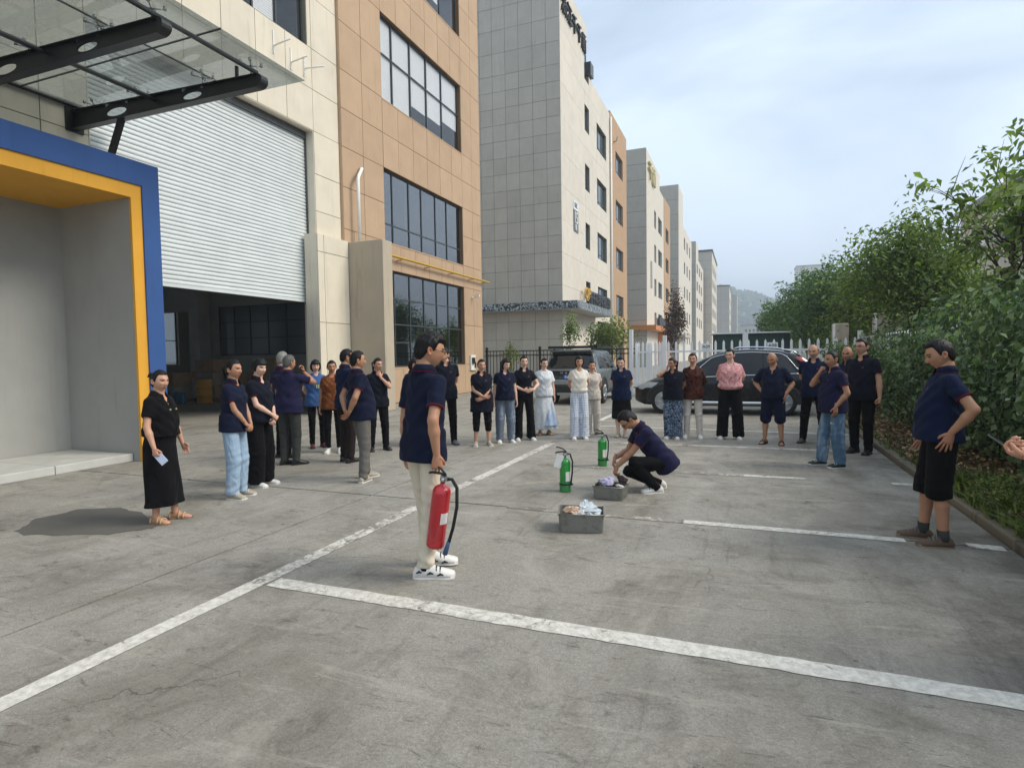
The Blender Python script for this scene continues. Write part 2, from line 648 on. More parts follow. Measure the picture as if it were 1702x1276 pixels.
def road_line(p0, p1, w, wear0=0.0, wear1=0.0, seg=24, jag=0.004):
    """painted line as a sheet with slightly ragged edges"""
    a, b = Vector((*p0, 0)), Vector((*p1, 0))
    d = (b - a).normalized()
    n = Vector((-d.y, d.x, 0))
    vs, fs, wr = [], [], []
    for i in range(seg + 1):
        f = i / seg
        p = a.lerp(b, f)
        for k, sgn in enumerate((-1, 1)):
            q = p + n * sgn * (w / 2 + random.uniform(-jag, jag))
            vs.append((q.x, q.y, 0.004))
            wr.append(wear0 + (wear1 - wear0) * f + random.uniform(-0.02, 0.02))
        if i:
            m = 2 * i
            fs.append((m - 2, m - 1, m + 1, m))
    me = bpy.data.meshes.new('painted_line')
    me.from_pydata(vs, [], [f[::-1] for f in fs])
    at = me.attributes.new('wear', 'FLOAT', 'POINT')
    at.data.foreach_set('value', wr)
    o = link_mesh('painted_line', me, M['paint'])
    return tag(o, kind='structure')


road_line((-3.35, -2.0), (-3.35, 3.3), 0.14, -0.12, -0.04)
road_line((-3.35, 3.3), (-3.35, 4.1), 0.14, 0.0, 0.03)
road_line((-3.35, 4.1), (-3.35, 5.7), 0.14, 0.0, 0.05)
road_line((-3.35, 5.7), (-3.35, 7.2), 0.14, -0.02, 0.04)
road_line((-3.35, 7.2), (-3.36, 10.6), 0.14, -0.06, 0.03)
road_line((-3.36, 10.6), (-3.36, 14.6), 0.14, 0.12, 0.03)
road_line((-3.36, 14.6), (-3.36, 16.2), 0.14, -0.1, -0.06)
road_line((-3.25, 3.375), (2.0, 3.365), 0.155, 0.0, -0.08, 60, 0.006)
road_line((-2.4, 5.955), (-0.55, 5.955), 0.125, 0.14, 0.08, 40)
road_line((-0.55, 5.955), (1.3, 5.955), 0.125, -0.05, -0.01)
road_line((1.75, 5.955), (2.0, 5.955), 0.14, 0.02, 0.02)
road_line((-2.9, 8.45), (0.0, 8.47), 0.15, 0.125, 0.03, 40)
road_line((0.0, 8.47), (0.75, 8.47), 0.125, -0.04, 0.03)
road_line((1.7, 8.47), (2.0, 8.47), 0.125, 0.0, 0.03)
road_line((-3.3, 10.97), (2.0, 10.99), 0.125, 0.03, 0.03, 60)
road_line((-3.3, 13.45), (2.0, 13.2), 0.125, -0.04, 0.0, 60)


# ---------------------------------------------------------------- facade tools
def bx(mb, axis, plane, u0, u1, d0, d1, z0, z1):
    """box on a wall: u along the wall, d outwards from its plane"""
    if axis == 'x':
        mb.box(plane + d0, plane + d1, u0, u1, z0, z1)
    elif axis == '-x':
        mb.box(plane - d1, plane - d0, u0, u1, z0, z1)
    else:
        mb.box(u0, u1, plane - d1, plane - d0, z0, z1)
    return mb


def cut(rects, h):
    out = []
    for (a, b, c, d) in rects:
        if h[0] >= b - 1e-4 or h[1] <= a + 1e-4 or h[2] >= d - 1e-4 or h[3] <= c + 1e-4:
            out.append((a, b, c, d))
            continue
        if h[0] > a:
            out.append((a, h[0], c, d))
        if h[1] < b:
            out.append((h[1], b, c, d))
        m0, m1 = max(a, h[0]), min(b, h[1])
        if h[2] > c:
            out.append((m0, m1, c, h[2]))
        if h[3] < d:
            out.append((m0, m1, h[3], d))
    return out


PANEL_MESH = {}


def panels(parent, axis, plane, us, zs, holes, mat, gap=0.018, thick=0.03, name='panel', bend=0.002):
    n = 0
    for i in range(len(us) - 1):
        for j in range(len(zs) - 1):
            rs = [(us[i], us[i + 1], zs[j], zs[j + 1])]
            for h in holes:
                rs = cut(rs, h)
            for (a, b, c, d) in rs:
                if b - a < 0.05 or d - c < 0.05:
                    continue
                key = (axis, round(b - a, 3), round(d - c, 3), mat.name, gap, thick)
                me = PANEL_MESH.get(key)
                if me is None:
                    mb = MB()
                    hw, hh = (b - a - gap) / 2, (d - c - gap) / 2
                    bx(mb, axis, 0, -hw, hw, -thick, 0, -hh, hh)
                    me = mb.mesh(name)
                    me.materials.append(mat)
                    PANEL_MESH[key] = me
                o = bpy.data.objects.new(name, me)
                COL.objects.link(o)
                o.parent = parent
                uc, zc = (a + b) / 2, (c + d) / 2
                j_ = random.uniform(-bend, bend)
                p = {'x': Vector((plane + j_, uc, zc)), '-x': Vector((plane + j_, uc, zc)), '-y': Vector((uc, plane + j_, zc))}[axis]
                o.location = p - WBASE(parent)
                n += 1
    return n


def wall_mesh(mb, axis, plane, u0, u1, z0, z1, holes, d0, d1):
    us = sorted({u0, u1, *[h[0] for h in holes], *[h[1] for h in holes]})
    us = [u for u in us if u0 - 1e-6 <= u <= u1 + 1e-6]
    for i in range(len(us) - 1):
        a, b = us[i], us[i + 1]
        hs = sorted([(max(h[2], z0), min(h[3], z1)) for h in holes if h[0] < b - 1e-6 and h[1] > a + 1e-6])
        z = z0
        for (c, d) in hs:
            if c > z:
                bx(mb, axis, plane, a, b, d0, d1, z, c)
            z = max(z, d)
        if z < z1:
            bx(mb, axis, plane, a, b, d0, d1, z, z1)
    return mb


def window(parent, axis, plane, u0, u1, z0, z1, vb=(), hb=(), depth=0.14, fw=0.055, glass=None, blinds=(), frame_mat=None, bar=0.05, skip=()):
    """frame with bars (a part), a pane in every light and any blinds behind (sub-parts)"""
    mb = MB()
    e = 0.002
    d0, d1 = -depth - 0.06, -depth
    bx(mb, axis, plane, u0 + e, u0 + fw, d0, d1, z0 + e, z1 - e)
    bx(mb, axis, plane, u1 - fw, u1 - e, d0, d1, z0 + e, z1 - e)
    bx(mb, axis, plane, u0 + fw, u1 - fw, d0, d1, z0 + e, z0 + fw)
    bx(mb, axis, plane, u0 + fw, u1 - fw, d0, d1, z1 - fw, z1 - e)
    ve = [u0 + fw] + list(vb) + [u1 - fw]
    he = [z0 + fw] + list(hb) + [z1 - fw]
    for v in vb:
        bx(mb, axis, plane, v - bar / 2, v + bar / 2, d0 + 0.003, d1 + 0.003, z0 + fw, z1 - fw)
    for h in hb:
        for i in range(len(ve) - 1):
            a = ve[i] + (bar / 2 if i else 0)
            b = ve[i + 1] - (bar / 2 if i < len(ve) - 2 else 0)
            bx(mb, axis, plane, a, b, d0 + 0.006, d1 - 0.004, h - bar * 0.45, h + bar * 0.45)
    f = mb.build('window', frame_mat or M['window_frame'], parent)
    for i in range(len(ve) - 1):
        for j in range(len(he) - 1):
            p = MB()
            bx(p, axis, plane, ve[i] + (0.022 if i else 0), ve[i + 1] - (0.022 if i < len(ve) - 2 else 0), d0 + 0.025, d0 + 0.033,
               he[j] + (0.02 if j else 0), he[j + 1] - (0.02 if j < len(he) - 2 else 0))
            p.build('pane', glass or M['pane'], f)
    for (a, b, c, d) in blinds:
        p = MB()
        z = c
        while z < d - 0.01:
            bx(p, axis, plane, a, b, -depth - 0.078, -depth - 0.070, z + 0.004, min(z + 0.062, d))
            z += 0.066
        p.build('blind', M['blind'], f)
    return f


# ---------------------------------------------------------------- the near factory block
A = thing('factory_building', 'beige and ochre clad factory block with a half open roller door', 'building', (-11.8, 14, 0))
ORX, BGX = -11.7, -11.8
W1 = (17.9, 24.1, 1.30, 4.75)
W2 = (17.9, 24.1, 5.72, 8.27)
W3 = (17.9, 24.1, 10.63, 13.55)
W4 = (17.9, 24.1, 15.62, 18.5)
WB = (8.6, 14.25, 10.72, 13.55)
OPEN = (7.9, 14.42, 0.0, 8.33)
wl_ = wall_mesh(MB(), 'x', ORX, 15.6, 26.05, 0, 20.2, [W1, W2, W3, W4], -0.35, -0.032)
wl_.build('wall', M['orange_wall'], A)
wb_ = wall_mesh(MB(), 'x', BGX, -6.0, 15.59, 0, 20.2, [WB, OPEN], -0.35, -0.032)
wb_.build('wall', M['beige_wall'], A)
for h in (W1, W2, W3, W4):
    rv = MB()
    rv.box(ORX - 0.03, ORX + 0.012, h[0] - 0.001, h[1] + 0.001, h[2] - 0.05, h[2] - 0.004)
    rv.build('sill', M['orange'], A)
ys_o = [15.6, 16.73, 17.9, 18.9, 19.95, 21.0, 22.05, 23.1, 24.1, 25.12, 26.05]
zs_o = [0.02, 1.3, 3.06, 4.75, 5.72, 7.03, 8.27, 9.45, 10.63, 12.1, 13.55, 14.72, 15.62, 17.0, 18.5, 20.0]
panels(A, 'x', ORX, ys_o, zs_o, [W1, W2, W3, W4, (15.58, 16.12, 0, 5.25)], M['orange'])
ys_b = [-6.0, -3.7, -1.55, 0.6, 2.75, 4.9, 7.05, 7.9, 9.0, 10.1, 11.18, 12.27, 13.35, 14.42, 15.59]
zs_b = [0.02, 2.4, 4.9, 6.02, 7.1, 8.33, 9.52, 10.69, 12.2, 13.6, 15.0, 16.5, 18.0, 20.0]
panels(A, 'x', BGX, ys_b, zs_b, [WB, OPEN], M['beige'])
# side of the ochre bay, reveals of the door opening and of the windows
m = MB()
m.box(ORX - 0.14, ORX - 0.012, 15.592, 15.605, 5.3, 20.1)
m.build('bay_return', M['orange'], A)
m = MB()
m.box(-12.3, BGX - 0.006, 14.395, 14.412, 0, 8.31)
m.box(-12.3, BGX - 0.006, 7.908, 7.925, 0, 8.31)
m.box(-12.3, BGX - 0.006, 7.908, 14.412, 8.311, 8.325)
m.build('door_reveal', M['beige'], A)
# end wall, far end, back wall, roof and floors
m = MB()
m.box(-30, -11.74, 25.75, 26.03, 0, 20.2)
m.box(-30, -12.15, -6, -5.7, 0, 20.2)
m.build('outer_wall', M['cream'], A)
fill_windows = [(-3 + k * 4.8, 0.6 + k * 4.8, 1.4, 4.6) for k in range(6)] + [(-3 + k * 4.8, 0.6 + k * 4.8, 5.6, 8.2) for k in range(6)]  # rear wall windows added to let more light into the hall
wall_mesh(MB(), '-x', -30.3, -6, 26.05, 0, 20.2, fill_windows, -0.3, 0).build('outer_wall', M['cream'], A)
for h in fill_windows:
    window(A, '-x', -30.3, *h, [h[0] + 1.2, h[0] + 2.4], [h[2] + 1.4], depth=0.1, glass=glass_mat('fill_window_glass', (0.22, 0.24, 0.24), 0.8) if h is fill_windows[0] else bpy.data.materials['fill_window_glass'])
m = MB()
m.box(-30, -12.15, -5.7, 25.75, 20.0, 20.18)
m.build('roof', M['grey_wall'], A)
m = MB()
m.box(-30, -12.15, -5.7, 25.75, 9.5, 9.75)
m.box(-30, -12.15, -5.7, 25.75, 14.6, 14.85)
m.build('floor_slab', M['interior_dark'], A)
# windows
w2v = [18.63, 19.76, 20.7, 21.84, 22.82]
window(A, 'x', ORX, *W1, [18.61, 19.69, 20.75, 21.81, 22.83], [2.86, 3.79])
window(A, 'x', ORX, *W2, w2v, [6.40])
w3 = window(A, 'x', ORX, *W3, [18.81, 20.07, 21.3, 22.57], [12.28], glass=M['pane_clear'],
            blinds=[(17.97, 18.78, 10.7, 13.5), (18.84, 20.04, 10.7, 13.5), (20.1, 21.27, 11.25, 13.5), (21.33, 22.54, 11.3, 13.5), (22.6, 24.0, 11.55, 13.5)])
window(A, 'x', ORX, *W4, [18.8, 20.05, 21.3, 22.56], [17.2], glass=M['pane_clear'], blinds=[(18.0, 22.5, 16.2, 18.4)])
window(A, 'x', BGX, *WB, [10.5, 12.35, 13.2], [12.3], glass=M['pane_clear'], blinds=[(12.4, 13.15, 10.8, 13.5)])
# the pier beside the door and the stained fin wall
m = MB()
m.box(-12.02, -11.585, 14.14, 15.58, 0, 5.30)
m.build('pier', M['beige'], A)
panels(A, 'x', -11.55, [14.14, 14.42, 15.58], [0.02, 1.0, 2.72, 4.78, 5.30], [], M['beige'])
m = MB()
m.box(-11.69, -10.30, 15.6, 16.12, 0, 5.27)
f = m.build('fin_wall', M['stained'], A)
bv = f.modifiers.new('edge', 'BEVEL')
bv.width, bv.segments = 0.015, 2
# pipes and fittings on the wall
m = MB()
m.tube([(-11.52, 17.6, 5.235), (-11.52, 18.0, 5.225), (-11.52, 26.1, 5.205), (-11.52, 26.55, 5.2)], 0.045, 10)
m.tube([(-11.52, 16.25, 5.30), (-11.52, 17.3, 5.24), (-11.52, 17.6, 5.235)], 0.045, 10)
gp_ = m.build('gas_pipe', M['gas_pipe'], A)
for y in (18.6, 20.6, 22.6, 24.6, 26.0):
    k = MB()
    k.box(-11.7, -11.47, y - 0.02, y + 0.02, 5.13, 5.16)
    k.build('pipe_bracket', M['gas_pipe'], gp_)
m = MB()
m.tube([(-11.45, 16.05, 5.2), (-11.45, 16.05, 7.35), (-11.47, 16.12, 7.45), (-11.58, 16.45, 7.78), (-11.69, 16.55, 7.82)], 0.055, 10)
m.build('drain_pipe', M['pvc'], A)
m = MB()
m.box(-11.69, -11.62, 24.55, 25.05, 1.02, 1.72)
sb = m.build('meter_board', M['pvc'], A)
k = MB()
k.box(-11.61, -11.55, 24.62, 24.86, 1.32, 1.6)
k.box(-11.615, -11.58, 24.90, 24.99, 1.12, 1.4)
k.build('meter', M['black_steel'], sb)
m = MB()
m.tube([(-11.6, 24.9, 1.02), (-11.56, 24.92, 0.6), (-11.6, 24.9, 0.1)], 0.012, 6)
m.build('cable', M['black'], A)
m = MB()
m.box(-11.69, -11.66, 24.9, 25.0, 4.3, 4.4)
m.tube([(-11.66, 24.95, 4.35), (-11.5, 24.95, 4.37)], 0.02, 6)
m.cbox((-11.43, 24.93, 4.42), (0.22, 0.09, 0.09))
m.build('security_camera', M['pvc'], A)
# metal brackets on the beige wall
for (y0, z0) in ((12.9, 10.1), (13.55, 9.95)):
    m = MB()
    m.box(-11.8, -11.77, y0 - 0.02, y0 + 0.02, z0 - 0.25, z0 + 0.35)
    m.tube([(-11.77, y0, z0 - 0.05), (-11.25, y0 + 0.05, z0 + 0.05)], 0.02, 6)
    m.build('wall_bracket', M['pvc'], A)
m = MB()
m.box(-11.8, -11.77, 14.05, 14.1, 9.75, 10.3)
for q in range(5):
    m.box(-11.77, -11.75, 14.06, 14.09, 9.8 + q * 0.1, 9.85 + q * 0.1)
m.tube([(-11.77, 14.07, 9.95), (-11.2, 14.25, 10.0)], 0.02, 6)
m.build('wall_bracket', M['pvc'], A)

# roller shutter: slats hang in guide rails
m = MB()
m.box(-12.2, -12.06, 14.36, 14.392, 0, 8.3)
m.box(-12.2, -12.06, 7.928, 7.96, 0, 8.3)
m.box(-12.29, -12.04, 7.96, 14.36, 8.12, 8.308)
sh = m.build('roller_shutter', M['grey_steel'], A)
prof_me = None
z = 3.40
nsl = 0
SL = 0.102
while z < 8.12:
    o = None
    if prof_me is None:
        k = MB()
        n = 9
        hw = (14.36 - 7.96) / 2
        ring = []
        for q in range(n):
            a = q / (n - 1)
            ring.append((0.022 * (1 - abs(2 * a - 1) ** 3.5), SL * 0.93 * a))
        front = [(x, zz) for x, zz in ring]
        back = [(x - 0.012, zz) for x, zz in ring[::-1]]
        prof = front + back
        k.loft([[Vector((x, -hw, zz)) for x, zz in prof], [Vector((x, hw, zz)) for x, zz in prof]], smooth=False)
        prof_me = k.mesh('slat')
        prof_me.materials.append(M['shutter'])
    o = bpy.data.objects.new('slat', prof_me)
    COL.objects.link(o)
    o.parent = sh
    o.location = Vector((-12.13, (14.36 + 7.96) / 2, z + 0.004)) - WBASE(sh)
    z += SL
    nsl += 1
k = MB()
k.box(-12.16, -12.10, 7.97, 14.35, 3.33, 3.40)
k.build('bottom_rail', M['shutter'], sh)

# inside the hall: floor is the yard slab; columns, partition with window grid, beams
for (x, y, w) in ((-14.2, 8.0, 0.45), (-22.6, 19.6, 0.6), (-26.5, 19.6, 0.6), (-26.5, 11.0, 0.6)):
    m = MB()
    m.box(x - w / 2, x + w / 2, y - w / 2, y + w / 2, 0, 9.5)
    c_ = m.build('inner_column', M['interior'], A)
    k = MB()
    k.box(x - w / 2 - 0.004, x + w / 2 + 0.004, y - w / 2 - 0.004, y + w / 2 + 0.004, 0.9, 1.2)
    k.build('yellow_stripe', M['yellow'], c_)
PW = (-21.9, -12.9, 1.86, 4.02)
wall_mesh(MB(), '-y', 20.0, -30, -12.2, 0, 9.5, [PW, (-29.5, -23.4, 0.5, 3.9)], -0.2, 0).build('partition_wall', M['interior'], A)
window(A, '-y', 20.0, *PW, [-21.0, -20.1, -19.1, -18.1, -17.1, -16.0, -15.0, -14.0], [2.6, 3.3], depth=0.02, glass=dark_glass('partition_glass', '#6d777a', 0.15))
m = MB()
for y in (10.5, 15.5):
    m.box(-30, -12.2, y - 0.2, y + 0.2, 8.7, 9.48)
m.box(-20.3, -19.9, -5, 19.9, 8.3, 8.69)
m.build('ceiling_beam', M['interior_dark'], A)

# ---------------------------------------------------------------- blue and yellow entrance portal
EP = thing('entrance_portal', 'entrance surround with a yellow inner band and blue outer band round a grey recess', 'portal', (-9.2, 6.9, 0))
PX = -9.2
m = MB()
m.box(-11.7, PX, 6.98, 7.28, 0, 4.52)              # blue jamb
m.box(-11.7, PX, -1.5, 7.28, 4.52, 4.9)            # blue head
b = m.build('blue_band', M['blue'], EP)
m = MB()
m.box(PX - 0.08, PX - 0.03, 6.80, 6.98, 0, 4.30)
m.box(-11.0, PX - 0.03, -1.5, 6.98, 4.30, 4.52)
m.build('yellow_band', M['yellow'], EP)
m = MB()
m.box(-11.3, -11.0, -1.5, 6.98, 0, 4.3)
m.box(-11.0, PX - 0.082, 6.805, 6.98, 0, 4.298)
m.build('recess_wall', M['grey_wall'], EP)
m = MB()
m.tube([(-10.2, 5.0, 4.285), (-10.2, 5.0, 4.30)], 0.05, 12)
m.build('downlight', M['grey_steel'], EP)
for k_, (y0, y1) in enumerate(((-1.5, 1.2), (1.2, 4.0), (4.0, 5.6), (5.6, 6.80))):
    m = MB()
    m.box(-10.99, -9.44, y0 + 0.004, y1 - 0.004, 0, 0.13)
    o = m.build('step_slab', M['platform'], EP)
    bv = o.modifiers.new('edge', 'BEVEL')
    bv.width, bv.segments = 0.012, 2

# ---------------------------------------------------------------- steel and glass canopy
GC = thing('glass_canopy', 'dark steel and grimy glass canopy on tapered beams with oval holes above the portal', 'canopy', (-11.8, 6.0, 6.2))


def canopy_beam(y):
    """tapered web with oval holes, flanges, rounded nose, wall plate and strut"""
    x0, x1 = -11.76, -7.17
    mb = MB()
    holes = [(-10.62, 0.27, 0.075), (-8.75, 0.22, 0.06), (-7.9, 0.0, 0.0)][:2]
    def top(x):
        return 6.36 - (x - x0) / (x1 - x0) * 0.15
    def bot(x):
        return 6.04 - (x - x0) / (x1 - x0) * 0.02
    # outline as strips left and right of each hole
    xs = [x0]
    for (cx, a, bb) in holes:
        xs += [cx - a - 0.03, cx + a + 0.03]
    xs.append(x1 - 0.1)
    t = 0.012
    for i in range(0, len(xs), 2):
        xa, xb = xs[i], xs[i + 1]
        mb.add([(xa, y - t, bot(xa)), (xb, y - t, bot(xb)), (xb, y - t, top(xb)), (xa, y - t, top(xa)),
                (xa, y + t, bot(xa)), (xb, y + t, bot(xb)), (xb, y + t, top(xb)), (xa, y + t, top(xa))],
               [(0, 1, 2, 3), (7, 6, 5, 4), (0, 4, 5, 1), (3, 2, 6, 7), (0, 3, 7, 4), (1, 5, 6, 2)])
    for (cx, a, bb) in holes:
        n = 20
        cz = (top(cx) + bot(cx)) / 2
        inner, outer = [], []
        xl, xr = cx - a - 0.03, cx + a + 0.03
        for k in range(n):
            an = 2 * math.pi * k / n
            c, s = math.cos(an), math.sin(an)
            inner.append((cx + a * c, cz + bb * s))
            # project to the rectangle
            sx = (xr - cx) / abs(c) if abs(c) > 1e-6 else 1e9
            hz = (top(cx) - cz)
            sz = hz / abs(s) if abs(s) > 1e-6 else 1e9
            r = min(sx, sz)
            px, pz = cx + r * c, cz + r * s
            pz = max(bot(px), min(top(px), pz))
            outer.append((px, pz))
        for sgn in (-1, 1):
            vs = [(p[0], y + sgn * t, p[1]) for p in inner + outer]
            fs = [(k, (k + 1) % n, n + (k + 1) % n, n + k) for k in range(n)]
            mb.add(vs, fs if sgn > 0 else [f[::-1] for f in fs])
        vs = [(p[0], y - t, p[1]) for p in inner] + [(p[0], y + t, p[1]) for p in inner]
        mb.add(vs, [(k, n + k, n + (k + 1) % n, (k + 1) % n) for k in range(n)])
        rim = [(cx + (a + 0.006) * math.cos(2 * math.pi * k / n), y, cz + (bb + 0.006) * math.sin(2 * math.pi * k / n)) for k in range(n + 1)]
        mb.tube(rim, 0.012, 6, caps=False)
    # flanges
    for (fz, dz) in ((top, 0.012), (bot, -0.012)):
        za, zb = fz(x0), fz(x1 - 0.1)
        w = 0.075
        mb.add([(x0, y - w, za), (x1 - 0.1, y - w, zb), (x1 - 0.1, y + w, zb), (x0, y + w, za),
                (x0, y - w, za + dz), (x1 - 0.1, y - w, zb + dz), (x1 - 0.1, y + w, zb + dz), (x0, y + w, za + dz)],
               [(0, 1, 2, 3), (7, 6, 5, 4), (0, 4, 5, 1), (1, 5, 6, 2), (2, 6, 7, 3), (3, 7, 4, 0)])
    # rounded nose
    zc, r = (top(x1) + bot(x1)) / 2, (top(x1) - bot(x1)) / 2
    nose = [(x1 - 0.1 + 0.1 * math.cos(a), zc + (r + 0.006) * math.sin(a)) for a in np.linspace(-math.pi / 2, math.pi / 2, 9)]
    mb.loft([[Vector((p[0], y - 0.075, p[1])) for p in nose], [Vector((p[0], y + 0.075, p[1])) for p in nose]], smooth=False)
    bo = mb.build('beam', M['black_steel'], GC)
    pl = MB()
    pl.box(-11.8, -11.76, y - 0.16, y + 0.16, 5.98, 6.42)
    pl.build('wall_plate', M['black_steel'], bo)
    if y < 7:
        return bo
    st = MB()
    a, b = Vector((-10.5, y, 6.03)), Vector((-11.05, y, 5.0))
    d = (b - a).normalized()
    n_ = Vector((-d.z, 0, d.x))
    ring = lambda p: [p + n_ * 0.06 + Vector((0, 0.035, 0)), p + n_ * 0.06 - Vector((0, 0.035, 0)), p - n_ * 0.06 - Vector((0, 0.035, 0)), p - n_ * 0.06 + Vector((0, 0.035, 0))]
    st.loft([ring(a), ring(b)], smooth=False)
    st.build('strut', M['black_steel'], bo)
    return bo


BY = [7.63, 5.9, 4.15, 2.4]
for y in BY:
    canopy_beam(y)
for x, z, r in ((-7.36, 6.28, 0.035), (-9.62, 6.22, 0.032)):
    m = MB()
    m.tube([(x, 1.2, z), (x, 7.66, z)], r, 10)
    m.build('tie_rod', M['grey_steel'], GC)
ys_g = [8.5, 6.72, 5.0, 3.25, 1.5]
xs_g = [-11.74, -10.05, -8.5, -7.1]
for i in range(4):
    for j in range(3):
        m = MB()
        m.box(xs_g[j] + 0.006, xs_g[j + 1] - 0.006, ys_g[i + 1] + 0.006, ys_g[i] - 0.006, 6.455, 6.467)
        m.build('glass_panel', M['canopy_glass'], GC)
m = MB()
for i in range(1, 4):
    m.box(-11.74, -7.1, ys_g[i] - 0.011, ys_g[i] + 0.011, 6.449, 6.471)
for j in range(1, 3):
    m.box(xs_g[j] - 0.009, xs_g[j] + 0.009, 1.5, 8.5, 6.448, 6.472)
m.box(-11.79, -11.70, 1.5, 8.5, 6.44, 6.50)
m.build('glass_joint', M['black'], GC)
for y in BY:
    for x in (-11.2, -10.05, -8.5, -7.45):
        m = MB()
        zt = 6.36 - (x + 11.76) / 4.59 * 0.15
        m.tube([(x, y, zt - 0.01), (x, y, 6.40)], 0.014, 6)
        for sx, sy in ((1, 1), (-1, 1), (1, -1), (-1, -1)):
            m.tube([(x, y, 6.39), (x + sx * 0.1, y + sy * 0.12, 6.41)], 0.009, 5)
            m.tube([(x + sx * 0.1, y + sy * 0.12, 6.40), (x + sx * 0.1, y + sy * 0.12, 6.452)], 0.022, 8)
        m.build('glass_fitting', M['steel'], GC)
m = MB()
m.tube([(-7.75, 7.63, 6.2), (-7.75, 7.63, 6.44)], 0.03, 8)
m.build('post_stub', M['black_steel'], GC)


# ---------------------------------------------------------------- the next blocks along the street
B = thing('office_block', 'pale block with grey tiled end wall, mosaic canopy and black rooftop letters', 'building', (-11.7, 39.6, 0))
BX, BY0, BY1 = -11.7, 39.6, 63.6
bz = [21.25, 16.65, 12.08, 7.47]
wide = [(50.28, 53.95, z - 2.2, z) for z in bz]
narrow = [(46.2, 47.65, z - 2.0, z) for z in bz]
narrow += [(46.2, 47.65, 23.2, 25.6)]
ocw = [(57.9, 61.5, z - 2.05, z) for z in bz] + [(57.9, 61.5, 0.4, 2.9)]
GF = (50.0, 55.2, 0, 4.5)
holesB = wide + narrow + [GF]
wall_mesh(MB(), 'x', BX, BY0 + 0.3, 55.5, 0, 23.9, [h for h in holesB if h[3] < 23] + [(46.2, 47.65, 23.2, 23.9)], -0.3, -0.03).build('wall', M['beige_wall'], B)
wall_mesh(MB(), 'x', BX, BY0 + 0.3, 47.1, 23.9, 27.5, [(46.2, 47.65, 23.9, 25.6)], -0.3, -0.03).build('parapet', M['beige_wall'], B)
wall_mesh(MB(), 'x', BX + 0.05, 55.5, BY1, 0, 24.15, ocw, -0.3, 0).build('ochre_wall', M['ochre_far'], B)
zsB = [0.02, 1.6, 3.3, 4.75, 6.5, 8.75, 11.0, 13.3, 15.6, 17.95, 20.25, 22.2, 23.9]
panels(B, 'x', BX, [BY0, 42.6, 45.6, 48.6, 51.6, 55.5], zsB, holesB, M['cream'], gap=0.014)
panels(B, 'x', BX, [BY0, 43.3, 47.1], [23.9, 25.7, 27.5], [(46.2, 47.65, 23.2, 25.6)], M['cream'], gap=0.014)
m = MB()
m.box(-30, BX - 0.31, BY0 + 0.3, BY0 + 7.5, 26.9, 27.2)
m.box(-30, BX - 0.31, BY0 + 7.5, BY1, 23.2, 23.5)
m.build('roof', M['grey_wall'], B)
m = MB()
m.box(-30, BX - 0.02, BY0 + 0.03, BY0 + 0.3, 0, 27.5)
m.box(-30, BX - 0.31, BY0 + 7.2, BY0 + 7.5, 23.5, 27.4)
m.box(-30, BX - 0.31, BY1 - 0.3, BY1, 0, 24.1)
m.box(-30.3, -30, BY0, BY1, 0, 24.1)
m.build('end_wall', M['tile_wall'], B)
sx = [-30.0, -28.6, -27.6, -26.6, -25.6, -24.6, -23.6, -22.6, -21.6, -20.65, -19.66, -18.68, -17.68, -16.71, -15.72, -14.72, -13.70, -12.71, -11.7]
sz = [0.02, 1.6, 2.78, 4.05, 5.3, 6.5, 7.63, 8.75, 9.9, 11.04, 12.15, 13.3, 14.48, 15.62, 16.8, 17.95, 19.1, 20.26, 21.39, 22.92, 24.5, 26.04, 27.5]
panels(B, '-y', BY0, sx[11:], sz, [], M['tile'], gap=0.022, name='tile')
panels(B, '-y', BY0, [-30, -27.6, -25.6, -23.6, -21.6, -18.68], [0.02, 5.3, 12.15, 19.1, 27.5], [], M['tile'], gap=0.022, name='tile')
for h in wide:
    w = window(B, 'x', BX, *h, [h[0] + 1.2, h[0] + 2.45], [h[2] + 0.5], depth=0.2, glass=M['far_glass'], fw=0.09, bar=0.09)
for h in narrow:
    window(B, 'x', BX, *h, [h[0] + 0.7], [h[2] + 0.5], depth=0.2, glass=M['far_glass'], fw=0.09, bar=0.08)
for h in ocw:
    window(B, 'x', BX + 0.05, *h, [h[0] + 1.2, h[0] + 2.4], [h[2] + 0.5], depth=0.2, glass=M['far_glass'], fw=0.09, bar=0.09)
m = MB()
m.box(-12.6, -12.3, 50.0, 55.2, 0, 4.5)
m.build('entrance_glazing', M['far_glass'], B)
m = MB()
m.box(-18.5, -10.37, 38.6, 39.56, 4.78, 5.3)
m.box(-11.66, -10.37, 39.56, 49.3, 4.78, 5.3)
can = m.build('canopy', M['dark_band'], B)
k = MB()
k.box(-18.5, -10.4, 38.63, 39.55, 4.74, 4.777)
k.box(-11.65, -10.4, 39.56, 49.28, 4.74, 4.777)
k.build('canopy_soffit', M['grey_wall'], can)
m = MB()
m.box(-11.6, -11.5, 46.4, 54.1, 5.5, 6.75)
sgn = m.build('sign_board', M['black_steel'], B)
text_on('千千科技有限公司', 1.0, 0.03, M['grey_steel'], (-11.47, 50.3, 6.15), FACE_X, sgn, 'lettering', 0.98)
gold = simple('gold_letter', '#d9a93a', 0.4, 0.3, var=0.1)
text_on('QP', 1.25, 0.06, gold, (-11.35, 45.3, 6.35), FACE_X, B, 'gold_letters', 1.1)
text_on('浙江千千盾', 1.45, 0.07, M['black'], (-11.6, 43.1, 25.55), FACE_X, B, 'roof_letters', 0.92)
m = MB()
m.box(-11.68, -11.66, 42.6, 43.85, 12.35, 12.95)
pl_ = m.build('number_plate', M['white_metal'], B)
m = MB()
m.box(-11.68, -11.655, 42.6, 43.85, 10.75, 12.34)
p2 = m.build('number_plate', simple('grey_sign', '#5c6062', 0.5), B)
